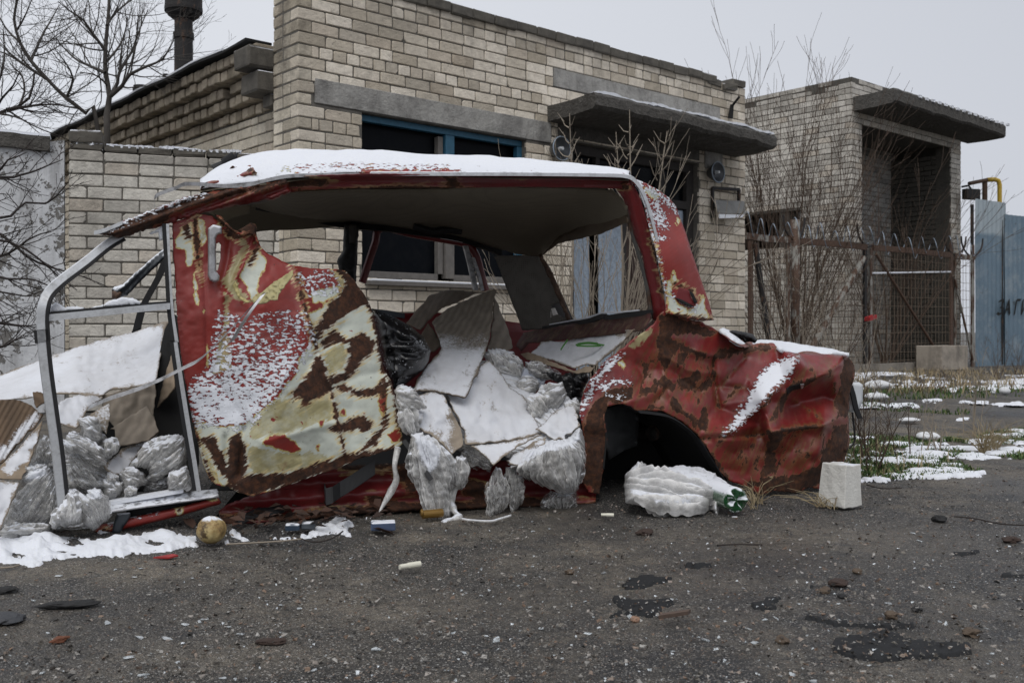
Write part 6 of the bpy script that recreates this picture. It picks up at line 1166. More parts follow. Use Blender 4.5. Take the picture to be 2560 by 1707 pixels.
card('corrugated_sheet', Z2((-80, 560), (-20, 505), (60, 500), (130, 505), (200, 540), (240, 575), (275, 600), (240, 650), (200, 690), (100, 800), (40, 870), (-20, 940), (-80, 960)), [(0, 1000, .2), (100, 1040, .18), (0, 1160, -.05), (60, 1090, .08)], m_c_brown, 'dark brown corrugated sheet at the left edge of the heap', [Z2((60, 800), (100, 720), (180, 640), (230, 600), (210, 680), (140, 760), (90, 820)), Z2((-20, 860), (20, 800), (60, 820), (0, 880))], 5, .01, bump=lambda x, y: .006 * np.sin((x + .55 * y) / 2.4))
card('cardboard_curl', Z2((203, 460), (240, 456), (280, 460), (286, 520), (262, 530), (225, 552), (212, 510)), [(85, 985, .12), (110, 1005, .1), (90, 1015, .1)], m_c_brown, 'small ribbed curl of brown card above the corrugated sheet', ful(-2.5), 4)
card('cardboard_sheet', Z2((-80, 975), (0, 925), (60, 860), (130, 790), (210, 690), (272, 625), (268, 665), (230, 780), (185, 920), (135, 1012), (60, 1010), (-80, 1000)), [(0, 1190, -.08), (105, 1060, .06), (60, 1195, -.07), (80, 1120, .0)], m_c_tan, 'torn tan cardboard sheet below the corrugated sheet', [Z2((20, 930), (100, 840), (180, 740), (240, 700), (200, 800), (160, 890), (90, 930), (60, 960))], 5, .012)
card('cardboard_sheet', Z2((-80, 1010), (0, 1002), (70, 1015), (132, 1022), (110, 1070), (88, 1112), (50, 1220), (5, 1330), (-30, 1400), (-80, 1400)), [(0, 1200, -.1), (50, 1205, -.08), (0, 1330, -.22), (30, 1250, -.14)], m_c_snow, 'snow-crusted cardboard sheet standing at the bottom left corner', ful(.6), 6, .012)
card('cardboard_sheet', Z11((1180, 400), (1230, 345), (1350, 250), (1420, 170), (1700, 90), (1800, 30), (1830, 10), (1780, 90), (1640, 190), (1560, 300), (1490, 420), (1400, 480), (1330, 500), (1240, 450)), [(260, 1160, .12), (390, 1090, .3), (330, 1180, .15)], m_c_snow, 'snowy cardboard sheet between the grey bags in the front footwell', ful(.7), 5, .02)
def bag(name, poly, ctrl, bulge, edge, mat, label, bump=None, step=3.0, snow=None, rough=5.5, seed=1, cat='plastic bag', back=1., cr=None, nf=0, wpx=6.5):
    if cr is None and isinstance(mat, bpy.types.Material) and 'film' in mat.name: cr = (1.03, 1.1, 1.20)
    an = getattr(bump, 'ang', .3)
    if hasattr(bump, 'ang'): bump = soft(bump.amp)
    return tg(pillow(name, poly, ctrl, bulge, edge, step, mat, None, bump=bump, rough=rough, seed=seed, spec=dict(snow=snow) if snow is not None else None, back=back, crumple=None, folds=(an, int((nf or 5 + len(poly)) * 1.25), len(label), wpx * 1.1) if cr else None), label, cat)
bag('plastic_bag', Z11((10, 1150), (60, 1000), (130, 850), (200, 720), (250, 630), (240, 560), (300, 420), (400, 370), (540, 370), (630, 520), (680, 700), (692, 850), (640, 1000), (560, 1060), (440, 1060), (300, 1080), (150, 1160)), .04, .09, 22, m_film_d, 'large dark see-through bag slumped against the bare door frame', drape(-.7, .035, 9, 2), nf=30, wpx=7, snow=[Z11((240, 600), (260, 480), (320, 410), (540, 370), (600, 500), (480, 560), (380, 600))])
bag('plastic_bag', Z11((560, 60), (620, 200), (650, 420), (640, 520), (560, 380), (430, 370), (330, 400), (400, 250), (470, 60), (520, 40)), .2, .05, 16, m_film_d, 'dark crumpled film behind the curved door frame', drape(-1.2, .02, 7, 4))
bag('plastic_bag', Z11((690, 20), (760, 100), (790, 10), (860, -10), (950, 60), (1100, 130), (1200, 200), (1222, 380), (1150, 370), (1050, 290), (900, 240), (780, 255), (700, 200)), .06, .06, 14, m_film_g, 'twisted grey bag knotted across the front footwell', drape(.45, .022, 5, 1), nf=22, wpx=5, snow=[Z11((690, 20), (760, 90), (860, 150), (780, 180), (700, 160))])
bag('plastic_bag', Z11((900, -150), (1010, -170), (1130, -140), (1170, -40), (1160, 110), (1090, 90), (960, 30), (920, -60)), .15, .05, 14, m_film_g, 'grey film bundle under the curled snowy cardboard', drape(.3, .02, 6, 5))
bag('plastic_bag', Z11((800, 260), (930, 240), (1000, 330), (1080, 430), (1140, 540), (1215, 560), (1255, 450), (1370, 520), (1340, 620), (1250, 690), (1130, 660), (1000, 700), (880, 610), (825, 480)), .10, .06, 18, m_film_d, 'clear sagging bag below the twisted grey bag', drape(1.2, .03, 8, 7), nf=22)
bag('plastic_bag', Z11((1180, 160), (1230, 60), (1300, 80), (1390, 160), (1330, 260), (1240, 320), (1200, 280)), .16, .05, 13, m_film_g, 'small pale bag beside the square grey cardboard piece', drape(1.0, .02, 5, 9))
bag('plastic_bag', Z11((1485, 420), (1560, 300), (1640, 210), (1720, 150), (1810, 100), (1880, 55), (1960, 40), (2060, 40), (2130, 80), (2150, 250), (2090, 440), (1990, 470), (1910, 480), (1800, 560), (1690, 545), (1720, 430), (1600, 410)), .12, .07, 18, m_film_g, 'upper pale knotted bag beside the black door post', drape(-.9, .03, 6, 3), nf=26, snow=ful(-1.2))
bag('plastic_bag', Z11((1925, 520), (2000, 460), (2080, 430), (2150, 380), (2205, 520), (2195, 640), (2060, 665), (1940, 655)), .03, .05, 16, m_film_g, 'round pale bag sitting on the sill trim by the door post', drape(-.6, .02, 5, 6))
bag('plastic_bag', Z11((1440, 700), (1480, 600), (1540, 640), (1580, 690), (1560, 740), (1490, 745)), .05, .03, 9, m_film_g, 'tiny pale film tuft behind the sill trim', drape(.8, .012, 4, 4))
bag('plastic_bag', Z11((590, 1015), (640, 900), (700, 850), (760, 760), (790, 690), (890, 720), (900, 830), (960, 930), (945, 1055), (860, 1065), (720, 1090), (610, 1130)), -.10, .05, 16, m_film_w, 'snow-capped white film lump in front of the door frame', drape(1.2, .03, 5, 8), snow=ful(-.6))
bag('plastic_bag', Z11((760, 650), (860, 660), (1000, 745), (1060, 650), (1150, 640), (1210, 720), (1240, 800), (1305, 940), (1225, 1020), (1080, 1130), (960, 1060), (960, 930), (890, 830), (780, 720)), -.06, .06, 16, m_film, 'clear crumpled bag hanging off the end of the sill trim', drape(1.3, .035, 7, 10), snow=[Z11((1010, 760), (1060, 650), (1150, 640), (1230, 790), (1160, 780), (1080, 790)), Z11((760, 650), (860, 660), (890, 700), (800, 720))])
for q, v, m_, l, an in ((((560, 640), (700, 600), (860, 640), (960, 760), (900, 900), (760, 860), (700, 760), (600, 740)), .16, m_film_d, 'dark clear film filling the gap right of the curved door frame', .6), (((930, -60), (1100, -30), (1250, 60), (1200, 170), (1060, 160), (960, 60)), .22, m_film_w, 'white snow-dusted film beside the square grey cardboard piece', .3), (((1360, 480), (1500, 420), (1680, 470), (1720, 580), (1600, 660), (1440, 640)), .10, m_film, 'crumpled clear film between the sagging bag and the upper pale bag', .5), (((1700, 520), (1860, 540), (1960, 500), (1960, 640), (1800, 700), (1660, 680)), .14, m_film_d, 'dark film under the upper pale knotted bag', .2), (((1980, 60), (2100, 40), (2190, 160), (2200, 330), (2120, 420), (2040, 300)), .2, m_film_g, 'grey film squeezed against the black door post', 1.3), (((-30, 1190), (60, 1080), (200, 1060), (330, 1070), (460, 1050), (600, 1080), (560, 1170), (380, 1190), (150, 1210)), -.03, m_film_w, 'flattened white film at the foot of the large dark bag', .1), (((700, 430), (800, 470), (900, 620), (880, 720), (760, 690), (690, 560)), .14, m_film_g, 'pale torn film just right of the curved door frame', 1.1), (((1180, 560), (1290, 600), (1420, 560), (1440, 680), (1330, 760), (1220, 740)), .08, m_film_w, 'small white film scrap behind the sill trim end', .4)):
    bag('plastic_bag', Z11(*q), v, .05, 16, m_, l, drape(an, .02, 6, 2))
# middle heap
card('cardboard_sheet', Z4((345, 440), (400, 370), (440, 330), (470, 290), (530, 270), (590, 262), (740, 272), (690, 295), (640, 320), (540, 362), (500, 395), (468, 425), (430, 480)), [(1020, 800, 1.1), (1200, 728, 1.15), (1060, 820, .9), (1130, 760, 1.0)], m_c_dark, 'arched brown cardboard at the back of the centre heap', ful(-3), 6, .02)
card('cardboard_piece', Z4((428, 500), (466, 435), (500, 480), (542, 550), (500, 590), (430, 585)), [(1055, 835, .85), (1070, 805, .9), (1100, 870, .75)], m_c_dark, 'short cardboard tab below the arched brown cardboard', ful(-3), 5)
card('cardboard_sheet', Z4((480, 430), (560, 362), (700, 300), (790, 268), (832, 258), (815, 330), (808, 430), (795, 520), (750, 655), (705, 750), (668, 838), (570, 812), (480, 797), (383, 802), (405, 740), (440, 680), (535, 575), (505, 480)), [(1090, 790, .95), (1240, 722, .9), (1230, 800, .72), (1205, 900, .42), (1165, 995, .12), (1035, 978, .2), (1080, 890, .50), (1060, 930, .35)], m_c_grey, 'tall grey-brown cardboard with snow on its lower half, in the door opening', lambda x, y: np.clip((y - 880) / 40, -3, .55), 6, .014)
card('cardboard_sheet', Z4((815, 285), (850, 360), (880, 430), (905, 500), (915, 575), (870, 600), (800, 610), (775, 600), (795, 520), (810, 420)), [(1236, 740, .95), (1280, 870, .8), (1220, 880, .72)], m_c_grey, 'ribbed cardboard edge standing behind the tall grey-brown cardboard', ful(-2.5), 6)
card('cardboard_sheet', Z4((560, 800), (670, 790), (740, 660), (790, 630), (850, 700), (905, 780), (980, 828), (1010, 900), (1045, 965), (1072, 1022), (990, 1045), (900, 1062), (780, 1076), (660, 1082), (655, 1010), (600, 900)), [(1120, 980, .22), (1220, 900, .45), (1315, 990, .3), (1352, 1080, .06), (1165, 1110, -.05), (1260, 1105, .0)], m_c_snow, 'wide snow-white cardboard sheet in the middle of the centre heap', ful(.45), 6, .02)
card('cardboard_sheet', Z4((383, 830), (480, 800), (548, 815), (590, 895), (640, 995), (658, 1082), (592, 1137), (530, 1070), (480, 1030), (420, 1000), (372, 925)), [(1040, 985, .2), (1110, 985, .15), (1160, 1110, -.05), (1130, 1135, -.08), (1030, 1040, .05)], m_c_snow, 'snowy cardboard with curled grey edge beside the rusty door skin', lambda x, y: np.clip((1115 - x) / 20, -1.5, .4), 5, .022)
card('cardboard_flap', Z4((688, 1085), (790, 1078), (900, 1062), (1075, 1028), (1030, 1050), (985, 1072), (930, 1100), (890, 1130), (850, 1165), (815, 1197), (750, 1130)), [(1175, 1112, -.05), (1350, 1088, -.02), (1235, 1164, -.16)], m_c_snow, 'pointed snowy cardboard flap hanging over the red sill', lambda x, y: np.clip((y - 1112 + (x - 1175) * .12) / 12, -1, .5), 5, .012)
card('paper_sheets', Z4((1030, 1000), (1080, 962), (1120, 920), (1165, 890), (1222, 864), (1250, 880), (1262, 940), (1268, 992), (1235, 1020), (1200, 1042), (1190, 1068), (1160, 1055), (1130, 1062), (1085, 1020)), [(1340, 1070, .06), (1430, 1008, .12), (1448, 1065, -.01), (1400, 1098, -.05)], m_c_snow, 'crumpled white paper on top of the hanging bags near the wheel arch', ful(.35), 5, .03, 3)
card('paper_sheets', Z4((878, 1162), (940, 1120), (1000, 1085), (1050, 1060), (1092, 1035), (1085, 1095), (1040, 1140), (1000, 1180), (958, 1196), (910, 1190)), [(1265, 1148, -.09), (1365, 1090, -.06), (1305, 1165, -.13)], m_c_snow, 'small snowy paper sheet tucked beside the pointed cardboard flap', ful(.3), 5, .03, 3)
bag('plastic_bag', Z4((890, 1185), (960, 1160), (1000, 1110), (1090, 1065), (1200, 1050), (1275, 992), (1296, 1050), (1298, 1170), (1262, 1325), (1190, 1352), (1140, 1322), (1060, 1292), (960, 1252)), [(1300, 1150, -.02), (1450, 1080, -.02), (1420, 1230, -.04)], .10, 36, m_film_v, 'full white bag bulging over the sill next to the wheel arch', drape(1.25, .02, 7, 2), nf=30, wpx=8, snow=[Z4((900, 1180), (1000, 1110), (1090, 1060), (1200, 1050), (1275, 1000), (1285, 1060), (1200, 1110), (1080, 1130), (980, 1190))], rough=4)
bag('plastic_bag', Z4((1060, 1420), (1085, 1370), (1112, 1325), (1180, 1345), (1252, 1318), (1256, 1432), (1180, 1448), (1100, 1440)), -.0, .03, 16, m_film_d, 'clear bag bottom standing on the asphalt below the bulging white bag', drape(1.5, .008, 9, 6), rough=1.5)
bag('plastic_bag', Z12((1165, 745), (1110, 850), (1068, 990), (1070, 1150), (1082, 1310), (1130, 1330), (1210, 1260), (1290, 1200), (1332, 1040), (1280, 900), (1210, 780)), -.06, .025, 16, m_film_d, 'thin clear bag hanging like a leaf in front of the red sill', drape(1.4, .012, 8, 3), rough=1.5)
bag('plastic_bag', Z12((1270, 740), (1330, 760), (1400, 830), (1460, 900), (1455, 1130), (1352, 1312), (1318, 1230), (1330, 1100), (1340, 1030), (1290, 900)), -.03, .025, 14, m_film_d, 'narrow clear bag behind the leaf-shaped hanging bag', drape(1.3, .012, 6, 5), rough=1.5)
bag('plastic_bag', Z12((215, 380), (330, 355), (470, 430), (540, 500), (600, 560), (700, 690), (745, 860), (700, 940), (650, 1020), (640, 1120), (640, 1300), (600, 1420), (560, 1480), (500, 1400), (420, 1330), (360, 1240), (300, 1060), (240, 850), (200, 620)), -.05, .05, 26, m_film_v, 'long shredded clear bag hanging down beside the rusty door skin', drape(1.35, .03, 6, 1), nf=30, wpx=7, snow=[Z12((220, 390), (330, 365), (470, 440), (600, 570), (700, 700), (640, 700), (560, 600), (520, 760), (420, 840), (330, 700), (260, 540))], rough=5)
bag('plastic_bag', Z4((288, 800), (330, 765), (370, 775), (420, 838), (455, 885), (400, 905), (340, 900), (300, 872)), .03, .04, 12, m_film_g, 'wad of grey film between the rusty door skin and the snowy cardboard', drape(.2, .02, 4, 7))
bag('plastic_bag', Z4((755, 600), (790, 580), (830, 575), (912, 588), (965, 640), (975, 690), (912, 728), (938, 795), (880, 770), (840, 740), (800, 685)), .62, .07, 20, m_film, 'clear crumpled bag at the top of the centre heap', drape(1.0, .03, 6, 2))
bag('plastic_bag', Z4((925, 762), (960, 730), (1005, 720), (1060, 750), (1050, 790), (990, 832), (940, 822)), .45, .05, 16, m_film_g, 'pale bag under the blue and white packet', drape(.2, .016, 5, 4))
bag('plastic_bag', Z4((985, 885), (1020, 830), (1100, 782), (1180, 748), (1197, 810), (1180, 862), (1130, 895), (1070, 922), (1010, 928)), .28, .06, 20, m_film_w, 'oval white packet wrapped in film above the crumpled paper', drape(-.5, .014, 6, 8), snow=ful(-.6))
bag('plastic_bag', Z4((1060, 690), (1110, 700), (1180, 718), (1290, 700), (1330, 720), (1272, 840), (1195, 875), (1192, 770), (1110, 732)), .4, .06, 18, plain('black_film', (.012, .012, .013), .3, .5, 12, .6, bd=.02), 'black bin bag in the shade behind the oval packet', drape(.5, .025, 7, 3))
bag('plastic_bag', Z4((975, 640), (1040, 650), (1110, 690), (1180, 705), (1150, 745), (1060, 740), (990, 715)), .55, .05, 14, m_film_d, 'dull film under the shelf cardboard', drape(.1, .02, 6, 9))
bag('leather_cushion', Z4((172, 362), (230, 385), (300, 410), (380, 460), (440, 510), (482, 585), (470, 640), (440, 690), (350, 765), (285, 790), (235, 690), (205, 560)), .38, .16, 34, m_leather, 'shiny black leather cushion with powder snow behind the rusty door skin', lambda x, y: .03 * (ridge(x / 60, y / 30, 2, 3) - .5), 5, lambda x, y: np.clip(.1 - 2.2 * np.abs(fbm(x / 40, y / 30, 4.)) - 1.0, -3, 1), 1.5, cat='cushion')
card('cardboard_sheet', Z4((1062, 532), (1200, 525), (1320, 500), (1440, 478), (1570, 470), (1540, 500), (1482, 560), (1420, 610), (1352, 668), (1300, 660), (1240, 682), (1190, 660), (1130, 640), (1000, 610), (1010, 590), (1045, 560)), [(1350, 850, 1.0), (1590, 822, .12), (1490, 915, .25), (1330, 890, .75), (1430, 920, .35)], m_c_snow, 'snow-covered cardboard lying on the rear shelf', lambda x, y: np.clip((y - 838) / 12 - 1.2 * (x > 1540), -1.2, .5), 6, .012)
card('cardboard_sheet', Z4((950, 600), (1000, 592), (1060, 608), (1130, 645), (1190, 668), (1240, 690), (1300, 665), (1355, 672), (1330, 700), (1250, 708), (1150, 680), (1060, 650), (980, 632)), [(1300, 885, .78), (1430, 925, .33), (1480, 918, .22), (1380, 905, .5)], m_c_tan, 'folded cardboard edge under the snowy shelf cardboard', ful(-1.5), 5, .02)
card('cardboard_piece', Z4((1430, 520), (1480, 480), (1560, 472), (1530, 510), (1470, 560), (1440, 560)), [(1540, 850, .3), (1585, 825, .12), (1535, 865, .26)], m_c_tan, 'small tan cardboard piece on the rear shelf against the pillar', ful(-1.2), 5)
for q, v, m_, l, an in ((((300, 880), (380, 860), (430, 960), (400, 1060), (330, 1010), (310, 940)), .02, m_film_w, 'snow-dusted film beside the corner of the rusty door skin', 1.2), (((640, 1080), (760, 1090), (830, 1170), (800, 1230), (700, 1190), (640, 1150)), .06, m_film_d, 'dark film in the hollow above the red sill', .3), (((880, 620), (960, 650), (990, 760), (940, 850), (900, 790), (870, 700)), .58, m_film_g, 'pale film behind the pale bag in the centre heap', 1.1), (((1180, 860), (1250, 830), (1280, 900), (1262, 960), (1200, 930)), .16, m_film_w, 'white film wedged between the crumpled paper and the red wheel arch', 1.2), (((985, 830), (1060, 800), (1120, 840), (1090, 940), (1030, 960), (990, 900)), .22, m_film_g, 'grey film under the oval white packet', .6), (((620, 1140), (665, 1150), (680, 1240), (650, 1320), (610, 1300), (600, 1210)), -.03, m_film_v, 'ragged clear tongue of film beside the long shredded bag', 1.5)):
    bag('plastic_bag', Z4(*q), v, .04, 14, m_, l, drape(an, .02, 6, 5))
bag('plastic_bag', Z4((300, 800), (420, 760), (560, 700), (760, 640), (900, 660), (980, 780), (1080, 830), (1200, 820), (1260, 880), (1270, 1000), (1180, 1080), (1000, 1120), (880, 1150), (740, 1110), (600, 1120), (480, 1080), (380, 1000), (310, 900)), [(1000, 1000, .28), (1260, 910, .62), (1420, 1010, .3), (1200, 1120, .08), (1400, 1080, .1), (1050, 1090, .12)], .04, 30, m_film_w, 'broad snowy film bed under the cardboard sheets of the centre heap', drape(.9, .02, 7, 5), nf=34, wpx=8, snow=ful(.0))
bag('plastic_bag', Z11((40, 1120), (240, 700), (420, 420), (700, 200), (1000, 120), (1250, 300), (1450, 520), (1560, 640), (1300, 760), (1240, 1000), (1000, 1130), (600, 1140)), [(60, 1300, .10), (200, 1120, .28), (330, 1220, .16), (240, 1310, .08)], .04, 30, m_film_d, 'wide dark film lying under all the bags of the left heap', drape(.7, .02, 7, 5), nf=40, wpx=8)
gl = MB()
for pts in (Z4((1250, 555), (1300, 548), (1350, 550), (1405, 558)), Z4((1255, 560), (1320, 562), (1380, 560)), Z4((1170, 580), (1190, 550), (1205, 530)), Z4((1260, 550), (1310, 543), (1365, 548))): gl.strip(cline(pts, .40, 4), UP * .0035, CN * .004)
tg(gl.build('green_leaves', plain('fresh_green', (.05, .17, .03), .5, .4, 30, .2)), 'strips of fresh green leaf on the snowy shelf cardboard', 'leaves')
def box_at(px, py, d, half, rot, mat, name, label, cat, bev=.004, parts=None, tilt=0):
    c = DP(px, py, d) if d else GP(px, py); a = rot; u = np.array([math.cos(a), math.sin(a), tilt]); v = np.array([-math.sin(a), math.cos(a), 0]); w = np.cross(u, v); w /= np.linalg.norm(w); u = u / np.linalg.norm(u)
    if not d: c = c + np.array([0, 0, half[2]])
    mb = MB(); mb.box(c, u * half[0], v * half[1], w * half[2], bev, .001); return tg(mb.build(name, mat), label, cat), c, (u, v, w)
m_bluep = plain('blue_packet', (.06, .085, .15), .5, .3, 40, .2, sn='up'); m_packet = plain('blue_white_packet', (.45, .48, .55), .5, .3, 30, .2, sn='up')
box_at(*Z4((1020, 735))[0], 4.12, (.05, .02, .03), .2, m_packet, 'packet', 'blue and white packet on the pale bag in the centre heap', 'packet', tilt=-.35)
box_at(*Z9((1760, 226))[0], 0, (.038, .028, .013), .15, m_bluep, 'packet', 'blue packet under snow on the asphalt in front of the sill', 'packet')
box_at(*Z9((1345, 228))[0], 0, (.022, .018, .010), .12, plain('dark_packet', (.03, .05, .08), .4, .4, 40, .2, sn='up'), 'packet', 'small dark packet with snow, left one of two under the sill', 'packet')
box_at(*Z9((1415, 222))[0], 0, (.022, .018, .010), .2, plain('grey_packet', (.06, .07, .08), .4, .4, 40, .2, sn='up'), 'packet', 'small grey packet with snow, right one of two under the sill', 'packet')
# round rotten vegetable
c = GP(*Z9((972, 288))[0]) ; R = .042; mb = MB(); V = []; F = []
nn, mm = 48, 30
for j in range(mm + 1):
    ph = math.pi * j / mm
    for i in range(nn):
        a = 2 * math.pi * i / nn; r = R * (1 + .025 * math.sin(a * 9 + 2 * math.sin(ph * 2)) * math.sin(ph) + .05 * float(vn(math.cos(a) * 2 + 5, math.sin(a) * 2 + 5, ph * 1.5))); V.append(c + np.array([r * math.sin(ph) * math.cos(a), r * math.sin(ph) * math.sin(a), R * .93 - r * .95 * math.cos(ph)]))
F = [(j * nn + i, j * nn + (i + 1) % nn, (j + 1) * nn + (i + 1) % nn, (j + 1) * nn + i) for j in range(mm) for i in range(nn)]
Mv = NT('rotten_skin'); nv = Mv.noise(24, 6, .7); cv = Mv.ramp(nv, (.3, (.06, .032, .014)), (.47, (.3, .2, .075)), (.7, (.52, .42, .2))); cv = Mv.mix(Mv.ma('MULTIPLY', Mv.lin(Mv.noise(34, 4, .6), .55, .65), .85), cv, (.04, .02, .01))
zc = Mv.N('ShaderNodeSeparateXYZ', {0: Mv.pos}).outputs[2]; smv = Mv.ma('MULTIPLY', Mv.lin(Mv.nz(), .72, .85), Mv.lin(Mv.noise(50, 3), .3, .4)); cv = Mv.mix(smv, cv, SNOWC)
mesh_obj('rotten_onion', V, F, Mv.done(Mv.bsdf(cv, .6, 0, Mv.bump(Mv.ma('ADD', Mv.noise(1, 4, .6, Mv.map((60, 60, 14))), smv), .7, .006))), label='round yellow-brown rotten vegetable with a snow cap in front of the sill', cat='vegetable')
# white bag by the wheel, green bottle, white block
bag('plastic_bag', Z5((405, 1210), (440, 1180), (470, 1148), (488, 1124), (520, 1150), (560, 1190), (660, 1165), (760, 1153), (880, 1165), (960, 1200), (1030, 1250), (1062, 1275), (1050, 1340), (1000, 1330), (985, 1474), (960, 1450), (935, 1385), (905, 1462), (760, 1462), (620, 1442), (480, 1402), (410, 1385), (398, 1280)), [(1570, 1250, -.18), (1750, 1290, -.27), (1600, 1170, -.06), (1800, 1200, -.1)], .11, 34, m_film_w, 'white torn rubbish bag lying in front of the empty wheel arch', drape(.15, .028, 9, 3), 3.2, nf=10, wpx=13, snow=[Z5((600, 1200), (760, 1155), (900, 1170), (1060, 1275), (1000, 1290), (860, 1230), (760, 1200)), Z5((480, 1330), (700, 1360), (860, 1340), (800, 1400), (600, 1400))], rough=3)
bt = thing('plastic_bottle', 'green plastic bottle with its star-shaped base towards the viewer beside the white bag', 'bottle', GP(1846, 1284))
c = GP(1846, 1284) + UP * .044; ax = np.array([-.35, .93, .06]); ax /= np.linalg.norm(ax); e1 = np.cross(ax, UP); e1 /= np.linalg.norm(e1); e2 = np.cross(e1, ax); V = []; nn = 40; prof = [(.004, .012), (.016, .006), (.028, -.006), (.037, -.004), (.0425, .012), (.043, .03), (.041, .06), (.043, .09), (.043, .15), (.030, .20), (.014, .23), (.013, .25)]
for k, (r, h) in enumerate(prof):
    for i in range(nn):
        a = 2 * math.pi * i / nn; g = max(0, math.cos(5 * a)) ** .6 if math.cos(5 * a) > 0 else 0; lob = (1 - g) if k in (1, 2, 3) else 0
        V.append(c + ax * (h + lob * .022) + (e1 * math.cos(a) + e2 * math.sin(a)) * r * (1 - .12 * lob * (k == 3)))
F = [(k * nn + i, k * nn + (i + 1) % nn, (k + 1) * nn + (i + 1) % nn, (k + 1) * nn + i) for k in range(len(prof) - 1) for i in range(nn)] + [tuple(range(nn - 1, -1, -1))]
M_ = NT('green_plastic'); smb = M_.ma('MULTIPLY', M_.lin(M_.nz(), .3, .55), M_.lin(M_.noise(30, 4), .33, .43))
mesh_obj('bottle_body', V, F, M_.done(M_.bsdf(M_.mix(smb, (.012, .085, .025), SNOWC), M_.mixf(smb, .15, .9), 0, M_.bump(M_.noise(60, 3), .15, .004), Transmission_Weight=M_.mixf(smb, .35, 0.))), bt)
mb = MB(); mb.lathe(c + ax * .25, ax, [(.015, 0), (.015, .016), (.012, .018)], 16); mb.build('bottle_cap', m_white, bt)
cb = GP(2110, 1268); mb = MB(); bm = bmesh.new(); bmesh.ops.create_cube(bm, size=1); bmesh.ops.bevel(bm, geom=list(bm.edges), offset=.022, segments=1, affect='EDGES'); bmesh.ops.subdivide_edges(bm, edges=list(bm.edges), cuts=3, use_grid_fill=True)
ra = math.radians(33); V = []
for q in bm.verts:
    z = q.co.z + .5; s = 1 - .13 * z; x, y = q.co.x * .094 * s + .010 * z, q.co.y * .12 * s; w = .0025 * float(vn(q.co.x * 6, q.co.y * 6, q.co.z * 6))
    V.append(cb + np.array([x * math.cos(ra) - y * math.sin(ra) + w, x * math.sin(ra) + y * math.cos(ra) + w + .05, z * .148 + w]))
bm.verts.index_update(); mb.add(V, [[q.index for q in f.verts] for f in bm.faces]); bm.free()
tg(mb.build('half_brick', m_block, smooth=False), 'white half brick standing on end with snow on top, by the rear of the wreck', 'brick')
# strap, cans, stubs, scraps
mb = MB(); P = GP(*np.array(Z9((1070, 225), (1120, 195), (1200, 172), (1300, 165), (1400, 120), (1480, 90))).T) ; P[:, 2] = [.005, .012, .02, .03, .05, .07]
P2_ = CP(*np.array(Z9((1500, 75), (1560, 45), (1640, -5), (1720, -60))).T, np.array([-.05, -.02, .0, .02])); P = smooth_line(np.vstack([P, P2_]), .02)
tw = np.linspace(1.3, .2, len(P)); mb.strip(P, CN[None] * np.sin(tw)[:, None] * .026 + UP[None] * np.cos(tw)[:, None] * .026, CU * .002 + UP * .002)
tg(mb.build('rubber_strap', m_black, smooth=False), 'flat black rubber strap curling out from under the red sill', 'strap')
mb = MB(); P = cline(Z12((770, 630), (845, 760), (790, 900), (705, 1000), (665, 1150), (715, 1265), (765, 1300), (690, 1335), (600, 1365), (590, 1400), (680, 1450), (790, 1470)), [.0, -.03, -.03, -.03, -.05, -.09, -.11, -.12, -.13, -.15, -.18, -.19], 4)
rr = .011 + .005 * np.array([float(vn(i * .35, 2.2)) for i in range(len(P))]); rr[-3:] *= 1.3; mb.tube(P, np.maximum(rr, .005), 8); mb2 = MB(); tg(mb.build('film_strip', m_film_w, smooth=True), 'twisted white film strip trailing from the long shredded bag to the ground', 'film strip')
mb = MB(); P = GP(*np.array(Z12((780, 1348), (900, 1366), (1100, 1375), (1200, 1350), (1330, 1310))).T); P[:, 2] = .006; mb.tube(smooth_line(P, .01), .004, 6); tg(mb.build('film_string', m_film_w, smooth=True), 'thin white string of film lying on the asphalt under the hanging bags', 'string')
mb = MB(); P = cline(Z3((1165, 1215), (1150, 1300), (1158, 1370), (1130, 1430), (1090, 1500), (1075, 1530)), [.0, -.03, -.04, -.04, -.05, -.06], 4); rr = np.interp(np.arange(len(P)), [0, len(P) * .3, len(P) * .65, len(P)], [.012, .008, .013, .002]); mb.tube(P, rr, 8); tg(mb.build('film_strip', m_film, smooth=True), 'short clear film strip hanging from the corner of the rusty door skin', 'film strip')
mb = MB(); c = GP(*Z12((340, 1330))[0]); mb.tube([c + UP * .015, c + UP * .015 + CU * .07 + CN * .01], .0145, 18); mb.tube([c + UP * .02, c + UP * .02 - CU * .006], [.0145, .011], 18); tg(mb.build('drink_can', plain('can_yellow', (.2, .115, .025), .35, .3, 30, .1, .4)), 'yellow drink can lying under the red sill', 'can')
def stub(a, b, r, name, label, mat=m_white): mb = MB(); A, B = GP(*a), GP(*b); A[2] = B[2] = r; mb.tube([A, A + (B - A) * .4, A + (B - A) * .42, B], [r * .8, r * .85, r, r], 12); return tg(mb.build(name, mat), label, 'butt' if 'butt' in name else 'stub')
m_butt = plain('cream_plastic', (.68, .66, .55), .5, .1, 30, .1)
stub(Z9((1836, 412))[0], Z9((1930, 398))[0], .008, 'pipe_stub', 'cream plastic tube stub lying in the open asphalt foreground', m_butt)
stub(Z10((410, 166))[0], Z10((468, 168))[0], .006, 'pipe_stub', 'white paper stub on the asphalt left of the white torn bag', m_butt)

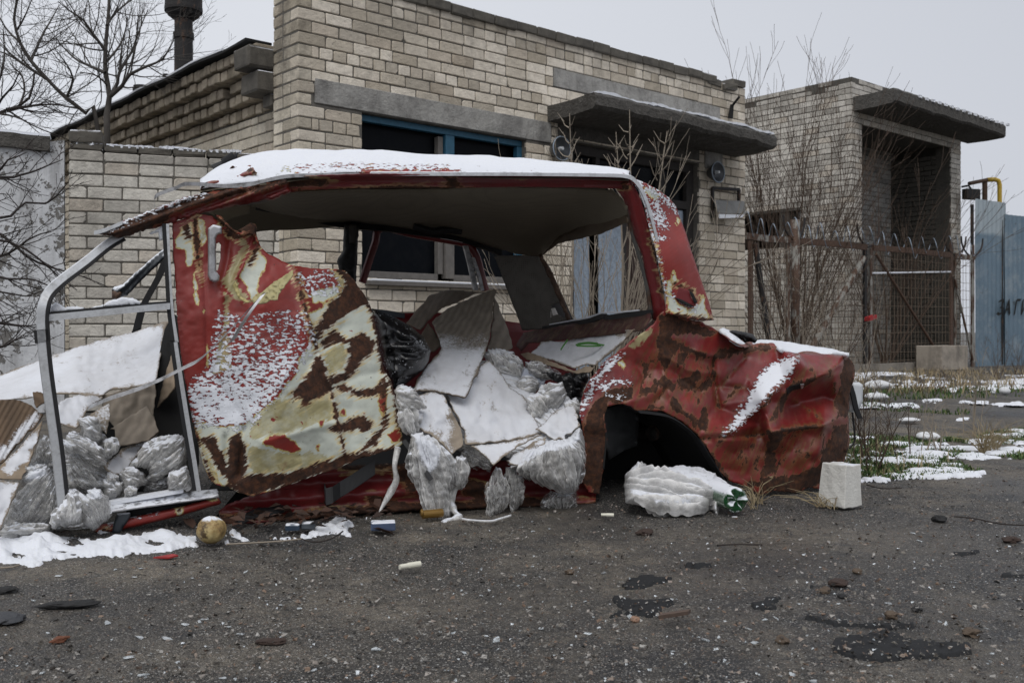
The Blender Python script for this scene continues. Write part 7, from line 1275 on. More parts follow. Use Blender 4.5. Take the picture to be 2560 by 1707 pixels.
# ---------------------------------------------------------------- snow and litter on the ground
def gflat(name, poly, h, mat, step=8, rough=4, prof=14, nz_=18, kind=None, label=None, cat=None, group=None, seed=1, base=.004, holes=()):
    P, T, out = triangulate(poly, holes, step, rough, rough, seed); X, Y = P[:, 0], P[:, 1]; d = np.abs(sdist(out, X, Y))
    for q in holes: d = np.minimum(d, np.abs(sdist(resample(q, step), X, Y)))
    q = np.clip(d / prof, 0, 1); w0 = GP(X, Y, 0.); z = base + h * (q ** .6) * (.55 + 1.0 * fbm(w0[:, 0] * nz_, w0[:, 1] * nz_ * 1.6, seed * 1.)) - (.006 if h > .01 else 0)
    zg = .012 * fbm(w0[:, 0] * .8, w0[:, 1] * .8, 2.2) + .004 * fbm(w0[:, 0] * 4, w0[:, 1] * 4, 9.2) - .012
    w = w0 + UP * (zg + z)[:, None]; w[:, 2] = np.where(d < 1e-3, zg - .006, w[:, 2])
    o = mesh_obj(name, w, T.tolist(), mat, kind=kind, label=label, cat=cat, group=group); return o
gflat('snow_drift', Z9((-60, 260), (20, 235), (120, 215), (230, 225), (330, 240), (420, 262), (520, 240), (640, 225), (740, 210), (830, 235), (910, 240), (905, 285), (950, 292), (860, 300), (760, 320), (690, 332), (600, 330), (560, 348), (470, 340), (350, 352), (250, 360), (160, 395), (90, 385), (0, 372), (-60, 376)), .05, m_snow, 4, 6, 60, 13, 'stuff', holes=[Z9((60, 318), (120, 340), (100, 350), (55, 335)), Z9((300, 262), (345, 255), (385, 285), (330, 282)), Z9((690, 262), (760, 275), (740, 288), (680, 276))])
snowp = [Z9((1040, 215), (1080, 222), (1165, 265), (1120, 270), (1060, 245)), Z9((1030, 262), (1065, 268), (1050, 282), (1030, 280)), Z9((1220, 258), (1310, 245), (1390, 240), (1440, 215), (1520, 165), (1580, 152), (1640, 200), (1600, 200), (1620, 250), (1560, 232), (1500, 235), (1400, 255), (1300, 262)), Z9((1655, 205), (1690, 205), (1680, 218)), Z9((1670, 155), (1735, 150), (1730, 160), (1680, 164)), Z9((430, 215), (500, 190), (560, 200), (520, 222), (460, 240))]
for q in snowp: gflat('snow_patch', q, .028, m_snow, 5, 3, 9, 24, 'stuff')
for q in (Z10((1130, 120), (1200, 112), (1195, 124), (1140, 128)), Z10((1000, 148), (1040, 146), (1042, 156), (1008, 160))): gflat('snow_patch', q, .012, m_snow, 4, 2, 6, 24, 'stuff')
m_tar = plain('wet_tar', (.0045, .005, .006), .8, .5, 30, .7)
tars = [((490, 455), (560, 415), (640, 408), (745, 420), (730, 440), (660, 455), (610, 470), (520, 475)), ((410, 610), (450, 585), (500, 560), (440, 505), (480, 492), (560, 515), (640, 515), (720, 510), (770, 535), (700, 560), (690, 600), (600, 595), (520, 590), (440, 600)), ((760, 375), (810, 350), (890, 352), (950, 368), (900, 380), (840, 385)), ((1040, 530), (1090, 535), (1180, 508), (1250, 512), (1200, 545), (1240, 560), (1150, 572), (1110, 560)), ((1310, 600), (1360, 590), (1480, 610), (1620, 625), (1860, 630), (1850, 655), (1730, 655), (1640, 650), (1480, 640)), ((1450, 720), (1480, 685), (1600, 670), (1720, 655), (1850, 700), (2110, 715), (2120, 765), (1980, 785), (1820, 790), (1680, 810), (1540, 780), (1470, 750)), ((1330, 460), (1380, 452), (1420, 465), (1360, 475)), ((1620, 330), (1680, 325), (1720, 336), (1650, 340)), ((1870, 350), (1930, 355), (2010, 378), (1920, 365)), ((2010, 315), (2120, 300), (2200, 310), (2100, 330), (2020, 330)), ((2200, 415), (2300, 405), (2380, 410), (2380, 430), (2260, 432))]
labs = ['oval black tar patch, uppermost of the pair in the middle foreground', 'ragged black tar patch below the oval one in the middle foreground', 'small tar patch just above the oval one', 'thin branching tar patch between the ragged one and the big one', 'long tar streak above the big grey-black patch', 'biggest grey-black tar patch at the lower right', 'faint small tar spot above the branching patch', 'tiny tar fleck in front of the white half brick', 'thin slanted tar streak at the right', 'wide dull tar patch near the right edge', 'short tar patch cut by the right edge']
for q, l in zip(tars, labs): gflat('tar_patch', Z10(*q), .004, m_tar, 6, 5, 5, 30, label=l, cat='tar patch', group='tar patches on the asphalt', base=.004)
# grass strip with snow, by the rear of the wreck
def region(poly): P = np.array([GP(x, y) for x, y in poly])[:, :2]; return P
GR = region([(2090, 1082), (2200, 1090), (2330, 1092), (2440, 1098), (2480, 1078), (2620, 1068), (2700, 1070), (2700, 1140), (2560, 1145), (2470, 1140), (2400, 1150), (2380, 1162), (2465, 1176), (2440, 1184), (2300, 1190), (2160, 1192), (2040, 1196), (2020, 1130)])
def in_poly(P, x, y): return sdist(P, np.asarray(x, float), np.asarray(y, float))
def scatter(P, n, seed): 
    r = np.random.RandomState(seed); lo, hi = P.min(0), P.max(0); out = []
    while len(out) < n:
        q = lo + r.rand(n * 2, 2) * (hi - lo); k = in_poly(P, q[:, 0], q[:, 1]) + .12 * fbm(q[:, 0] * 3, q[:, 1] * 3, 5.) > 0; out += q[k].tolist()
    return np.array(out[:n])
def blades(name, P, n, h, mat, seed, lean=.5, w=.003, thin=0.):
    r = np.random.RandomState(seed); q = scatter(P, n, seed)
    q = q[fbm(q[:, 0] * 2.2, q[:, 1] * 2.2, 1.5) + thin > -.1]; mb = MB()
    for x, y in q:
        a = r.rand() * 6.283; L = h * (.4 + r.rand()); b = np.array([x, y, gz(x, y) if 0 else -.012]); d = np.array([math.cos(a), math.sin(a), 0]); s = np.array([-d[1], d[0], 0]) * w; k = lean * L * (.3 + r.rand())
        mb.add([b - s, b + s, b + d * k * .4 + UP * L * .6 + s * .8, b + d * k * .4 + UP * L * .6 - s * .8, b + d * k + UP * L], [(0, 1, 2, 3), (3, 2, 4)])
    return mb.build(name, mat, kind='stuff', base=(0, 0, 0))
blades('grass', GR, 20000, .022, m_grass, 1, 1.0, .0035, .2); blades('dry_grass', GR, 700, .09, m_straw, 2, .8, .002)
def gsnow(name, P, cell, thr, h, sc_=(5., 9.), seed=1):
    """thin lying snow: ragged patches where the cover is thick enough, one object"""
    lo, hi = P.min(0), P.max(0); xs = np.arange(lo[0], hi[0] + cell, cell); ys = np.arange(lo[1], hi[1] + cell, cell); X, Y = np.meshgrid(xs, ys); d = in_poly(P, X, Y)
    f = fbm(X * sc_[0], Y * sc_[1], seed + .3, 5) * 1.1 + .35 * fbm(X * 38, Y * 38, seed + 5.1, 3) - thr + np.minimum(0, d * 5.)
    Z = np.clip(f, -.2, .5); Z = np.where(Z > 0, h * np.sqrt(Z) * 1.4, Z * .12) - .002; keep = f > 0; n_, m_ = X.shape
    V = np.stack([X.ravel(), Y.ravel(), Z.ravel()], -1); F = []
    for j in range(n_ - 1):
        for i in np.nonzero(keep[j, :-1] | keep[j, 1:] | keep[j + 1, :-1] | keep[j + 1, 1:])[0]: F.append((j * m_ + i, j * m_ + i + 1, (j + 1) * m_ + i + 1, (j + 1) * m_ + i))
    F = np.array(F); u = np.unique(F); r = np.full(len(V), -1); r[u] = np.arange(len(u))
    return mesh_obj(name, V[u], r[F].tolist(), m_snow, kind='stuff', base=(0, 0, 0))
gsnow('grass_snow', GR, .010, .19, .016, (6., 9.), 1)
gsnow('grass_snow', region([(2060, 1176), (2200, 1170), (2330, 1174), (2450, 1176), (2450, 1188), (2200, 1200), (2060, 1202)]), .006, .08, .012, (9., 14.), 3)
FARS = region([(1980, 942), (2200, 932), (2420, 930), (2640, 928), (2640, 976), (2440, 980), (2250, 988), (2100, 990), (1980, 995)])
gsnow('yard_snow', FARS, .035, .31, .03, (1.6, 1.6), 5); blades('dry_grass', FARS, 2400, .10, m_straw, 6, .9, .005); blades('grass', region([(1990, 975), (2640, 965), (2640, 985), (2200, 1000), (1990, 1010)]), 1800, .04, m_grass, 8, .5, .006)
for a, b, w in ((2150, 1017, 40), (2260, 1012, 20), (2330, 1001, 14), (2380, 1047, 40), (2450, 1006, 16), (2520, 1008, 26), (2545, 1011, 14), (2180, 1010, 14)):
    gsnow('yard_snow', region([(a - w, b - 3), (a + w, b - 4), (a + w, b + 4), (a - w, b + 4)]), .012, .0, .010, (6., 6.), a * .1)
blades('grass', region([(2150, 1005), (2420, 1022), (2420, 1036), (2150, 1018)]), 900, .03, m_grass, 9, .5, .005)
def sack(px, py, w, hgt, dpt, label, mat=m_film_w):
    c = GP(px, py); V = []; nn = 20
    for j in range(13):
        ph = math.pi * j / 12
        for i in range(nn):
            a = 2 * math.pi * i / nn; k = 1 + .2 * float(vn(math.cos(a) * 2 + px, math.sin(a) * 2, ph)); V.append(c + np.array([w * math.copysign(abs(math.cos(a)) ** .7, math.cos(a)) * math.sin(ph) * k, dpt * math.sin(a) * math.sin(ph) * k, hgt * (.92 - math.cos(ph)) * .5 * (1 + .15 * math.sin(3 * a))]))
    F = [(j * nn + i, j * nn + (i + 1) % nn, (j + 1) * nn + (i + 1) % nn, (j + 1) * nn + i) for j in range(12) for i in range(nn)]
    return mesh_obj('rubbish_sack', V, F, mat, label=label, cat='sack', group=None)
m_sack = plain('snowy_sack', (.62, .63, .64), .6, .15, 12, .5, bd=.02)
sack(2195, 975, .145, .10, .09, 'puffy white sack lying on the yard by the fence', m_sack); sack(2190, 999, .115, .06, .06, 'flat white snow-topped slab in front of the puffy sack', m_sack); sack(2320, 1100, .062, .045, .05, 'white snow-topped rag lump in the grass strip', m_sack); sack(2512, 985, .05, .07, .05, 'small white wrapper at the far side of the yard', m_sack)
sack(2275, 1055, .068, .03, .05, 'thin snow-covered plank scrap lying on the yard', m_sack)
# stones, chips, shards
def lump(r, seed, flat=.6, el=1.):
    rs = np.random.RandomState(seed); bm = bmesh.new(); bmesh.ops.create_icosphere(bm, subdivisions=3, radius=r)
    for q in bm.verts:
        k = 1 + .38 * float(vn(q.co.x / r * 1.3 + seed, q.co.y / r * 1.3, q.co.z / r * 1.3)) + .16 * float(vn(q.co.x / r * 3.7 + seed, q.co.y / r * 3.7, q.co.z / r * 3.7)); q.co = Vector((q.co.x * k * el, q.co.y * k, q.co.z * k * flat))
    bm.verts.index_update(); V = [tuple(q.co) for q in bm.verts]; F = [[q.index for q in f.verts] for f in bm.faces]; bm.free(); return V, F
def put(name, V, F, px, py, z, rot, mat, label, cat, group=None, smooth=False, tilt=0.):
    w = GP(px, py); w[2] = gz(w[0], w[1]) + z; V = np.array(V); c, s = math.cos(rot), math.sin(rot); V = np.stack([V[:, 0] * c - V[:, 1] * s, V[:, 0] * s + V[:, 1] * c, V[:, 2] + tilt * V[:, 0]], -1) + w
    return mesh_obj(name, V, F, mat, smooth=smooth, label=label, cat=cat, group=group)
m_coal = plain('charred', (.008, .008, .008), .7, .5, 40, .9); m_bark2 = plain('bark_chip', (.04, .024, .018), .85, .5, 60, .8); m_brn = plain('brown_stone', (.085, .06, .04), .8, .5, 40, .6)
put('charred_wood', *lump(.022, 3, .45, 2.6), *Z9((310, 575))[0], .008, .25, m_coal, 'long charred lump lying at the lower left of the asphalt', 'charred wood')
put('slate_piece', *lump(.035, 5, .3, 1.2), *Z9((22, 640))[0], .008, .1, plain('slate', (.035, .037, .042), .6, .4, 30, .4), 'flat dark grey stone at the left edge of the asphalt', 'stone')
put('charred_wood', *lump(.018, 9, .5, 1.5), *Z9((25, 505))[0], .006, 0, m_coal, 'black burnt lump at the left edge above the flat grey stone', 'charred wood')
put('bark_piece', *lump(.016, 11, .35, 2.0), *Z9((1252, 725))[0], .006, .1, m_bark2, 'flat reddish bark chip in the centre foreground', 'bark')
put('bark_piece', *lump(.010, 12, .6, 2.2), *Z9((278, 725))[0], .006, 1.0, plain('orange_bark', (.13, .045, .02), .8, .4, 50, .6), 'small orange-brown bark chip at the lower left', 'bark')
put('plastic_chip', [(-.03, 0, .002), (.012, -.012, .002), (.035, .004, .004), (.02, .014, .006), (-.03, 0, -.002), (.012, -.012, -.002), (.035, .004, 0), (.02, .014, 0)], [(0, 1, 2, 3), (7, 6, 5, 4), (0, 4, 5, 1), (1, 5, 6, 2), (2, 6, 7, 3), (3, 7, 4, 0)], *Z9((757, 352))[0], .006, .2, plain('red_chip', (.3, .02, .02), .4), 'small red plastic chip in front of the snow drift', 'chip')
mb = MB(); a, b = GP(*Z10((680, 632))[0]), GP(*Z10((815, 612))[0]); a[2] = b[2] = .004; mb.strip([a, b], np.array([.01, .02, 0]) * .5, UP * .004); tg(mb.build('wood_splinter', plain('splinter', (.09, .06, .045), .85, .4, 60, .5)), 'thin brown wood splinter below the ragged tar patch', 'splinter')
for i, (x, y, r, m, l) in enumerate([(1440, 485, .014, m_brn, 'brown pebble nearest to the branching tar patch'), (1590, 402, .012, m_brn, 'brown pebble alone above the long tar streak'), (1745, 602, .015, m_brn, 'olive brown stone just above the big tar patch'), (2110, 680, .017, m_brn, 'rusty brown stone at the right end of the big tar patch'), (1240, 705, .014, m_brn, 'reddish pebble left of the big tar patch'), (1500, 458, .018, m_bark2, 'dark red flat chip beside the brown pebbles'), (1965, 175, .022, m_coal, 'black stone right of the white half brick'), (1515, 508, .010, m_coal, 'small black pebble above the branching tar patch'), (1860, 572, .011, m_coal, 'round black pebble above the long tar streak'), (2290, 266, .02, m_bark2, 'reddish bark scrap near the right edge'), (610, 230, .02, m_bark2, 'dark twig-like bark scrap in front of the white torn bag'), (265, 400, .011, m_brn, 'olive pebble left of the tar patches'), (565, 610, .010, plain('pink_stone', (.25, .15, .1), .8), 'pale orange pebble on the ragged tar patch')]):
    put('pebble', *lump(r, 20 + i, .6, 1.3 if 'scrap' in l or 'chip' in l else 1.), *Z10((x, y))[0], r * .4, i * .7, m, l, 'pebble', 'stones on the asphalt')
rs = np.random.RandomState(11)
def shards():
    base = []
    for s in range(6):
        k = 5; a = np.sort(rs.rand(k) * 6.283); V = [(.010 * (.5 + rs.rand()) * math.cos(q), .006 * (.5 + rs.rand()) * math.sin(q), z) for z in (0, .003) for q in a]; F = [tuple(range(k - 1, -1, -1)), tuple(range(k, 2 * k))] + [(i, (i + 1) % k, k + (i + 1) % k, k + i) for i in range(k)]; base.append((V, F))
    protos = []; n = 0; lab = 'small clear glass shard lying loose on the asphalt'
    spots = [Z10(p)[0] for p in ((50, 410), (85, 550), (135, 650), (350, 672), (335, 525), (490, 695), (545, 595), (740, 755), (880, 700), (1115, 712), (1165, 610), (1210, 605), (1080, 648), (1315, 540), (1355, 512), (1500, 538), (1735, 540), (1990, 632), (2090, 785), (1130, 855), (1230, 860), (1285, 858), (1390, 890), (1735, 868), (1640, 815), (1380, 738), (415, 402), (95, 222), (1870, 262), (1840, 230))] + [Z9(p)[0] for p in ((390, 400), (530, 405), (650, 400), (620, 438), (885, 440), (1130, 408), (970, 510), (1290, 555), (1370, 573), (850, 650), (915, 635), (940, 625), (1050, 660), (770, 715), (635, 710), (490, 645), (1100, 690), (195, 865), (1440, 845), (2050, 842), (2130, 760), (1730, 750), (2225, 570), (1800, 530), (1670, 535), (2210, 500), (2015, 430), (270, 435), (150, 545), (660, 875), (590, 800), (1020, 885), (1820, 705), (2280, 700))]
    for i, (x, y) in enumerate(spots):
        w = GP(x, y); w[2] = gz(w[0], w[1]) + .002; sc_ = (.35 + rs.rand() * .6) * (1.2 if y > 1480 else 1.)
        if i < 6: o = mesh_obj('glass_shard', np.array(base[i][0]) + w, base[i][1], m_crumb, smooth=False, base=w, label=lab, cat='glass shard', group='glass shards on the asphalt'); protos.append(o)
        else: o = protos[i % 6].copy(); COL.objects.link(o); o.location = w
        o.rotation_euler = (jit(.25), jit(.25), rs.rand() * 6.3); o.scale = (sc_,) * 3
shards()
def specks(name, n, mat, seed, r0, r1, box, bias=2.):
    """loose grit, thrown about evenly per area seen"""
    r = np.random.RandomState(seed); mb = MB(); T = [(1, 1, 1), (-1, -1, 1), (-1, 1, -1), (1, -1, -1), (0, 0, 1.4), (1.2, .2, 0)]
    for i in range(n):
        y = box[2] + (box[3] - box[2]) * r.rand() ** bias; x = (r.rand() * 2 - 1) * (.55 * y + .2); s = r0 + (r1 - r0) * r.rand() ** 3
        z = .012 * 0 - .010; V = [(x + s * (r.rand() * 2 - 1), y + s * (r.rand() * 2 - 1), z + s * r.rand() * 1.2) for _ in range(6)]
        mb.add(V, [(0, 1, 2), (0, 2, 3), (0, 3, 1), (1, 3, 2), (4, 0, 5), (4, 5, 1), (4, 2, 0), (5, 2, 1)])
    return mb.build(name, mat, kind='stuff', base=(0, 0, 0))
specks('gravel', 26000, m_grit, 5, .002, .008, (0, 0, 1.3, 4.6), 1.6)
specks('glass_crumbs', 900, m_crumb, 6, .003, .006, (0, 0, 1.4, 3.3), 1.2)
# leaf litter under the sill
r = np.random.RandomState(8); mb = MB(); q = region([(480, 1335), (620, 1300), (800, 1285), (1000, 1265), (1000, 1310), (860, 1325), (700, 1340), (500, 1352)])
for x, y in scatter(q, 110, 3):
    a = r.rand() * 6.3; s = .012 + .016 * r.rand(); d = np.array([math.cos(a), math.sin(a), jit(.5)]); e = np.array([-math.sin(a), math.cos(a), jit(.5)]); c = np.array([x, y, .012 + .03 * r.rand()]); mb.add([c - d * s, c - e * s * .6 + UP * .004, c + d * s, c + e * s * .6 + UP * .006], [(0, 1, 2), (0, 2, 3)])
mb.build('dead_leaves', m_leaf, kind='stuff', base=(0, 0, 0))
for i, (x, y) in enumerate(Z9((1555, 150), (1440, 150), (870, 205), (1765, 238), (1040, 165))):
    s = .035 if i < 4 else .03; V = [(-s, 0, 0), (-s * .4, -s * .5, .006), (s * .4, -s * .5, .01), (s, 0, .004), (s * .4, s * .5, .014), (-s * .4, s * .5, .01), (0, 0, .002)]; F = [(6, i_, (i_ + 1) % 6) for i_ in range(6)]
    o = put('dead_leaf', V, F, x, y, .012, i * 1.1, m_leaf, ['curled brown leaf under the sill, beneath the strap end', 'brown leaf beside the black strap', 'brown leaf behind the snow left of the round vegetable', 'brown leaf leaning on the blue packet', 'brown leaf behind the round vegetable'][i], 'leaf', 'dead leaves by the sill', False, .25)

# ---------------------------------------------------------------- trees and weeds
def grow(mb, p, d, L, r, lev, rs, up=.12, wob=.22, kids=5, k=5, rmin=.0012, ang=.65, ratio=.55, taper=.75, shape=None):
    n = max(4, int(6 + lev * 2)); P = [np.array(p, float)]; d = np.array(d, float); d /= np.linalg.norm(d); D = [d]
    for i in range(n):
        d = d + wob * (rs.rand(3) - .5) + UP * up * .25; d /= np.linalg.norm(d); P.append(P[-1] + d * L / n); D.append(d)
    R = np.linspace(r, max(rmin, r * (1 - taper)), n + 1); mb.tube(P, R, k if lev > 0 else 3, False)
    if lev > 0:
        for c in range(kids):
            f = .22 + .76 * (c + rs.rand() * .8) / kids; i = min(n - 1, int(f * n)); q = P[i] + (P[i + 1] - P[i]) * (f * n - i); a = rs.rand() * 6.283
            s = np.cross(D[i], rs.rand(3) - .5); s /= np.linalg.norm(s) + 1e-9; g = ang * (.7 + .6 * rs.rand()); nd = D[i] * math.cos(g) + s * math.sin(g)
            grow(mb, q, nd, L * ratio * (1.15 - .6 * f) * (.7 + .6 * rs.rand()), max(rmin, R[i] * .55), lev - 1, rs, up, wob * 1.1, max(2, kids - 1), k, rmin, ang, ratio, taper)
def limb(mb, pts, r0, r1, rs, twigs=8, tl=.7, lev=2, k=7, ang=.8, rm=.0016, up=.15, kids=3):
    P = smooth_line(pts, .08); P = P + np.cumsum((rs.rand(*P.shape) - .5) * .012, 0); n = len(P); R = np.linspace(r0, r1, n); mb.tube(P, R, k, False)
    T = np.gradient(P, axis=0)
    for c in range(twigs):
        f = .12 + .88 * (c + rs.rand()) / twigs; i = min(n - 1, int(f * (n - 1))); t = T[i] / np.linalg.norm(T[i]); s = np.cross(t, rs.rand(3) - .5); s /= np.linalg.norm(s); g = ang * (.6 + .7 * rs.rand())
        grow(mb, P[i], t * math.cos(g) + s * math.sin(g), tl * (1.2 - .6 * f) * (.6 + .7 * rs.rand()), R[i] * .5, lev, rs, up, .3, kids, 4, rm, .6)
def tree(name, label, d, trunk, branches, r, mat, seed, group=None, tl=.8, lev=2, kids=3):
    rs = np.random.RandomState(seed); tp = [DP(x, y, d + q) for x, y, q in trunk]; b = np.array([tp[0][0], tp[0][1], 0]); o = thing(name, label, 'tree', b, group)
    mb = MB(); P = smooth_line([b] + tp, .1); mb.tube(P, np.linspace(r, r * .18, len(P)), 9, False); mb.build('trunk', mat, o, smooth=True)
    mb = MB()
    for pts, ra in branches: limb(mb, [DP(x, y, d + q) for x, y, q in pts], ra, .004, rs, int(len(pts) * 2.2), tl, lev, kids=kids, rm=.0013)
    limb(mb, [DP(x, y, d + q) for x, y, q in trunk[1:]], .004, .003, rs, 9, tl, lev, kids=kids)
    mb.build('crown', mat, o, smooth=True); return o
def zb(q, *pts): return [(x / 2.6133, y / 2.6133, w) for (x, y), w in zip(pts, np.linspace(0, q, len(pts)))]
tree('bare_tree', 'slender bare tree rising behind the yard wall in front of the building corner', 9.6, zb(.2, (700, 920), (695, 760), (715, 630), (690, 480), (688, 330), (705, 130), (720, -60), (735, -200)),
     [(zb(.5, (722, 625), (760, 540), (770, 460), (850, 330), (900, 200), (960, 60)), .02), (zb(-.5, (718, 632), (790, 570), (850, 490), (960, 440), (1060, 390), (1120, 280), (1140, 180)), .022), (zb(.4, (690, 480), (600, 440), (520, 400), (440, 330), (380, 270)), .018), (zb(-.4, (688, 330), (600, 220), (540, 130), (450, 70), (380, 10)), .018), (zb(.3, (700, 170), (760, 80), (860, 0), (900, -60)), .014), (zb(.3, (690, 420), (760, 330), (800, 260), (830, 120)), .014), (zb(-.5, (700, 560), (640, 500), (520, 470)), .01)], .062, m_bark, 4, tl=.75)
tree('bare_tree', 'leaning dark bare tree behind the concrete panel, sloping to the upper left', 10.4, zb(-.3, (640, 850), (560, 740), (430, 640), (300, 510), (200, 400), (130, 280), (90, 130), (110, 0), (100, -120)),
     [(zb(.4, (300, 510), (180, 440), (60, 360), (-40, 320)), .02), (zb(.4, (200, 400), (260, 280), (330, 160), (400, 40)), .018), (zb(-.4, (430, 640), (470, 520), (420, 420), (350, 330)), .016), (zb(.3, (130, 280), (40, 180), (-20, 60)), .014), (zb(-.3, (110, 200), (170, 90), (210, -20)), .012), (zb(.3, (520, 710), (420, 700), (300, 660)), .012)], .05, m_bark, 5, tl=.8)
tree('bare_tree', 'dark bare tree cut by the left edge of the picture above the concrete panel', 9.2, zb(.2, (-260, 900), (-140, 800), (-60, 760), (40, 720), (130, 690), (190, 640), (215, 560), (225, 470)),
     [(zb(.3, (40, 720), (120, 710), (260, 690), (340, 690), (430, 700)), .018), (zb(-.3, (-60, 760), (20, 640), (90, 560), (130, 460)), .016), (zb(.3, (130, 690), (160, 600), (140, 500), (60, 420)), .012), (zb(-.2, (-40, 740), (60, 760), (180, 800)), .012), (zb(.3, (-100, 780), (-20, 560), (20, 380), (10, 200)), .016)], .045, m_twig_d, 6, tl=.6)
def shrub(name, label, base, fan, n, L, r, mat, seed, lev=2, kids=5, spread=.5, group=None, up=.3, tops=None, cat='shrub', rm=.0015, ang=.45, ratio=.5):
    rs = np.random.RandomState(seed); o = thing(name, label, cat, base, group); mb = MB()
    for i in range(n):
        a = rs.rand() * 6.283; b = np.array(base) + np.array([math.cos(a), math.sin(a), 0]) * rs.rand() * .12; dx = fan[0] + (fan[1] - fan[0]) * (i + rs.rand()) / n
        grow(mb, b - UP * .03, (dx, (rs.rand() - .5) * spread, 1), L * (.6 + .5 * rs.rand()), r * (.6 + .6 * rs.rand()), lev, rs, up, .16, kids, 5, rm, ang, ratio, .85)
    mb.build('branches', mat, o, smooth=True); return o
b = DP(1985, 830, 15.6) * np.array([1, 1, 0]); shrub('tall_shrub', 'tall feathery bare shrub beside the gatehouse, left one of two', b, (-.42, .5), 24, 4.2, .016, m_twig_b, 11, 2, 6, .5, 'bare shrubs in front of the gatehouse', .28, rm=.0028)
b = DP(2215, 830, 16.6) * np.array([1, 1, 0]); shrub('tall_shrub', 'spreading bare shrub in front of the gatehouse recess, right one of two', b, (-.5, .75), 14, 3.1, .016, m_twig_b, 12, 2, 5, .5, 'bare shrubs in front of the gatehouse', .12, rm=.0028)
b = DP(1930, 830, 15.0) * np.array([1, 1, 0]); shrub('low_shrub', 'low dark tangle of twigs behind the left end of the rusty fence', b, (-.7, .9), 11, 1.9, .010, m_twig_b, 13, 2, 5, .7, None, .05, rm=.0028)
b = DP(2090, 830, 15.8) * np.array([1, 1, 0]); shrub('low_shrub', 'low dark tangle of twigs behind the diagonal fence brace', b, (-.8, .8), 8, 1.8, .010, m_twig_b, 14, 2, 5, .7, None, .05, rm=.0028)
def sapling(px, top, d, label, seed, lean, n=1, kids=11, L2=.32):
    t = DP(px, top, d); b = np.array([t[0] - lean, t[1], 0]); rs = np.random.RandomState(seed); o = thing('sapling', label, 'sapling', b, 'saplings in front of the doorway'); mb = MB(); P = smooth_line([b, b + (t - b) * .5 + np.array([.05, 0, 0]), t], .1); m_ = len(P); mb.tube(P, np.linspace(.013, .003, m_), 6, False); D = (t - b) / np.linalg.norm(t - b)
    H_ = t[2]
    for c in range(kids):
        z = H_ - .07 - c * .115 - rs.rand() * .05; q = b + (t - b) * (z / H_)
        for s in (-1, 1):
            l = L2 * (.35 + .65 * min(1, (c + 1) / 5)) * (.45 + .8 * rs.rand()); q = b + (t - b) * ((z - .05 * rs.rand()) / H_); e = q + np.array([s * l * rs.uniform(.3, .7), (rs.rand() - .5) * .3, l * rs.uniform(.5, .95)]); mb.tube(smooth_line([q, q + (e - q) * .5 - UP * .02, e], .05), [*np.linspace(.006, .0018, len(smooth_line([q, q + (e - q) * .5 - UP * .02, e], .05)))], 4, False)
            if rs.rand() < .6: g = q + (e - q) * .6; mb.tube([g, g + np.array([s * .05, .05, .08])], [.003, .0015], 4, False)
    mb.build('stem', m_twig, o, smooth=True)
sapling(1424, 284, 7.6, 'pale sapling with paired twigs, leftmost of three above the car roof', 3, .05, kids=5, L2=.24)
sapling(1574, 275, 7.4, 'tallest pale sapling, in the middle of the doorway', 4, .10, kids=7, L2=.27)
sapling(1540, 330, 7.5, 'short pale sapling just left of the tallest one', 6, .0, kids=4, L2=.18)
sapling(1668, 328, 7.2, 'leaning pale sapling, rightmost of three above the car roof', 5, .42, kids=6, L2=.22)
b = DP(1470, 830, 7.0) * np.array([1, 1, 0]); shrub('doorway_shrub', 'pale thicket of thin stems in front of the zinc doorway sheets', b, (-.55, .95), 20, 1.7, .009, m_twig, 15, 2, 5, .5, None, .1, rm=.002)
# thorny boughs at the left edge in front of the wall
th = thing('thorn_bush', 'black thorny bush reaching in from the left edge before the whitewashed panel', 'bush', (-3.2, 5.9, 0)); mb = MB(); rs = np.random.RandomState(21)
for pts in (((-120, 480), (-20, 447), (40, 446), (110, 425), (160, 405)), ((-120, 460), (0, 540), (60, 500), (110, 500), (168, 455)), ((-120, 560), (0, 590), (60, 640), (120, 670), (200, 690), (270, 715)), ((-120, 600), (0, 640), (80, 600), (130, 585)), ((-120, 700), (0, 730), (60, 740), (110, 725)), ((-100, 780), (0, 810), (50, 815), (90, 810)), ((-100, 860), (0, 870), (40, 850), (55, 838)), ((-120, 500), (-10, 440), (20, 400), (70, 380)), ((-100, 640), (0, 690), (100, 700), (160, 730)), ((-120, 600), (20, 600), (100, 640), (150, 690), (190, 720))):
    limb(mb, [DP(x, y, 5.9 + jit(.2)) for x, y in pts], .012, .0025, rs, 9, .28, 1, 5, .8, .0016, .1, 3)
mb.tube(smooth_line([(-3.3, 5.9, -.02), (-3.25, 5.9, .5), (-3.3, 5.9, 1.5)], .1), .012, 6, False)
mb.build('boughs', m_twig_d, th, smooth=True)
# dry weeds
def weed(px, py, d, top, label, seed, n=3, spread=.35, mat=m_twig_b, group='dry weeds'):
    t = DP(px, top, d); b = GP(px, py) if py else DP(px, 830, d) * np.array([1, 1, 0]); h = (CAMH + (CY - top) / FOC * b[1]); shrub('dry_weed', label, b, (-spread, spread), n, h / .95, .0045, mat, seed, 2, 6, .3, group, .15, cat='weed', rm=.0009, ang=.7, ratio=.36)
weed(2145, 1170, 0, 900, 'dry weed stalk right beside the lamp shell at the rear of the wreck', 31, 5); weed(2165, 1150, 0, 960, 'low branching weed in the near end of the grass strip', 32, 5, .5)
weed(2252, 1140, 0, 960, 'dark withered weed standing alone in the grass strip', 33, 2, .15); weed(2310, 1130, 0, 985, 'thin fan-shaped weed in the middle of the grass strip', 34, 4, .5, m_twig); weed(2455, 1085, 0, 890, 'tall pale weed stalks near the straw tuft', 35, 4, .2, m_twig)
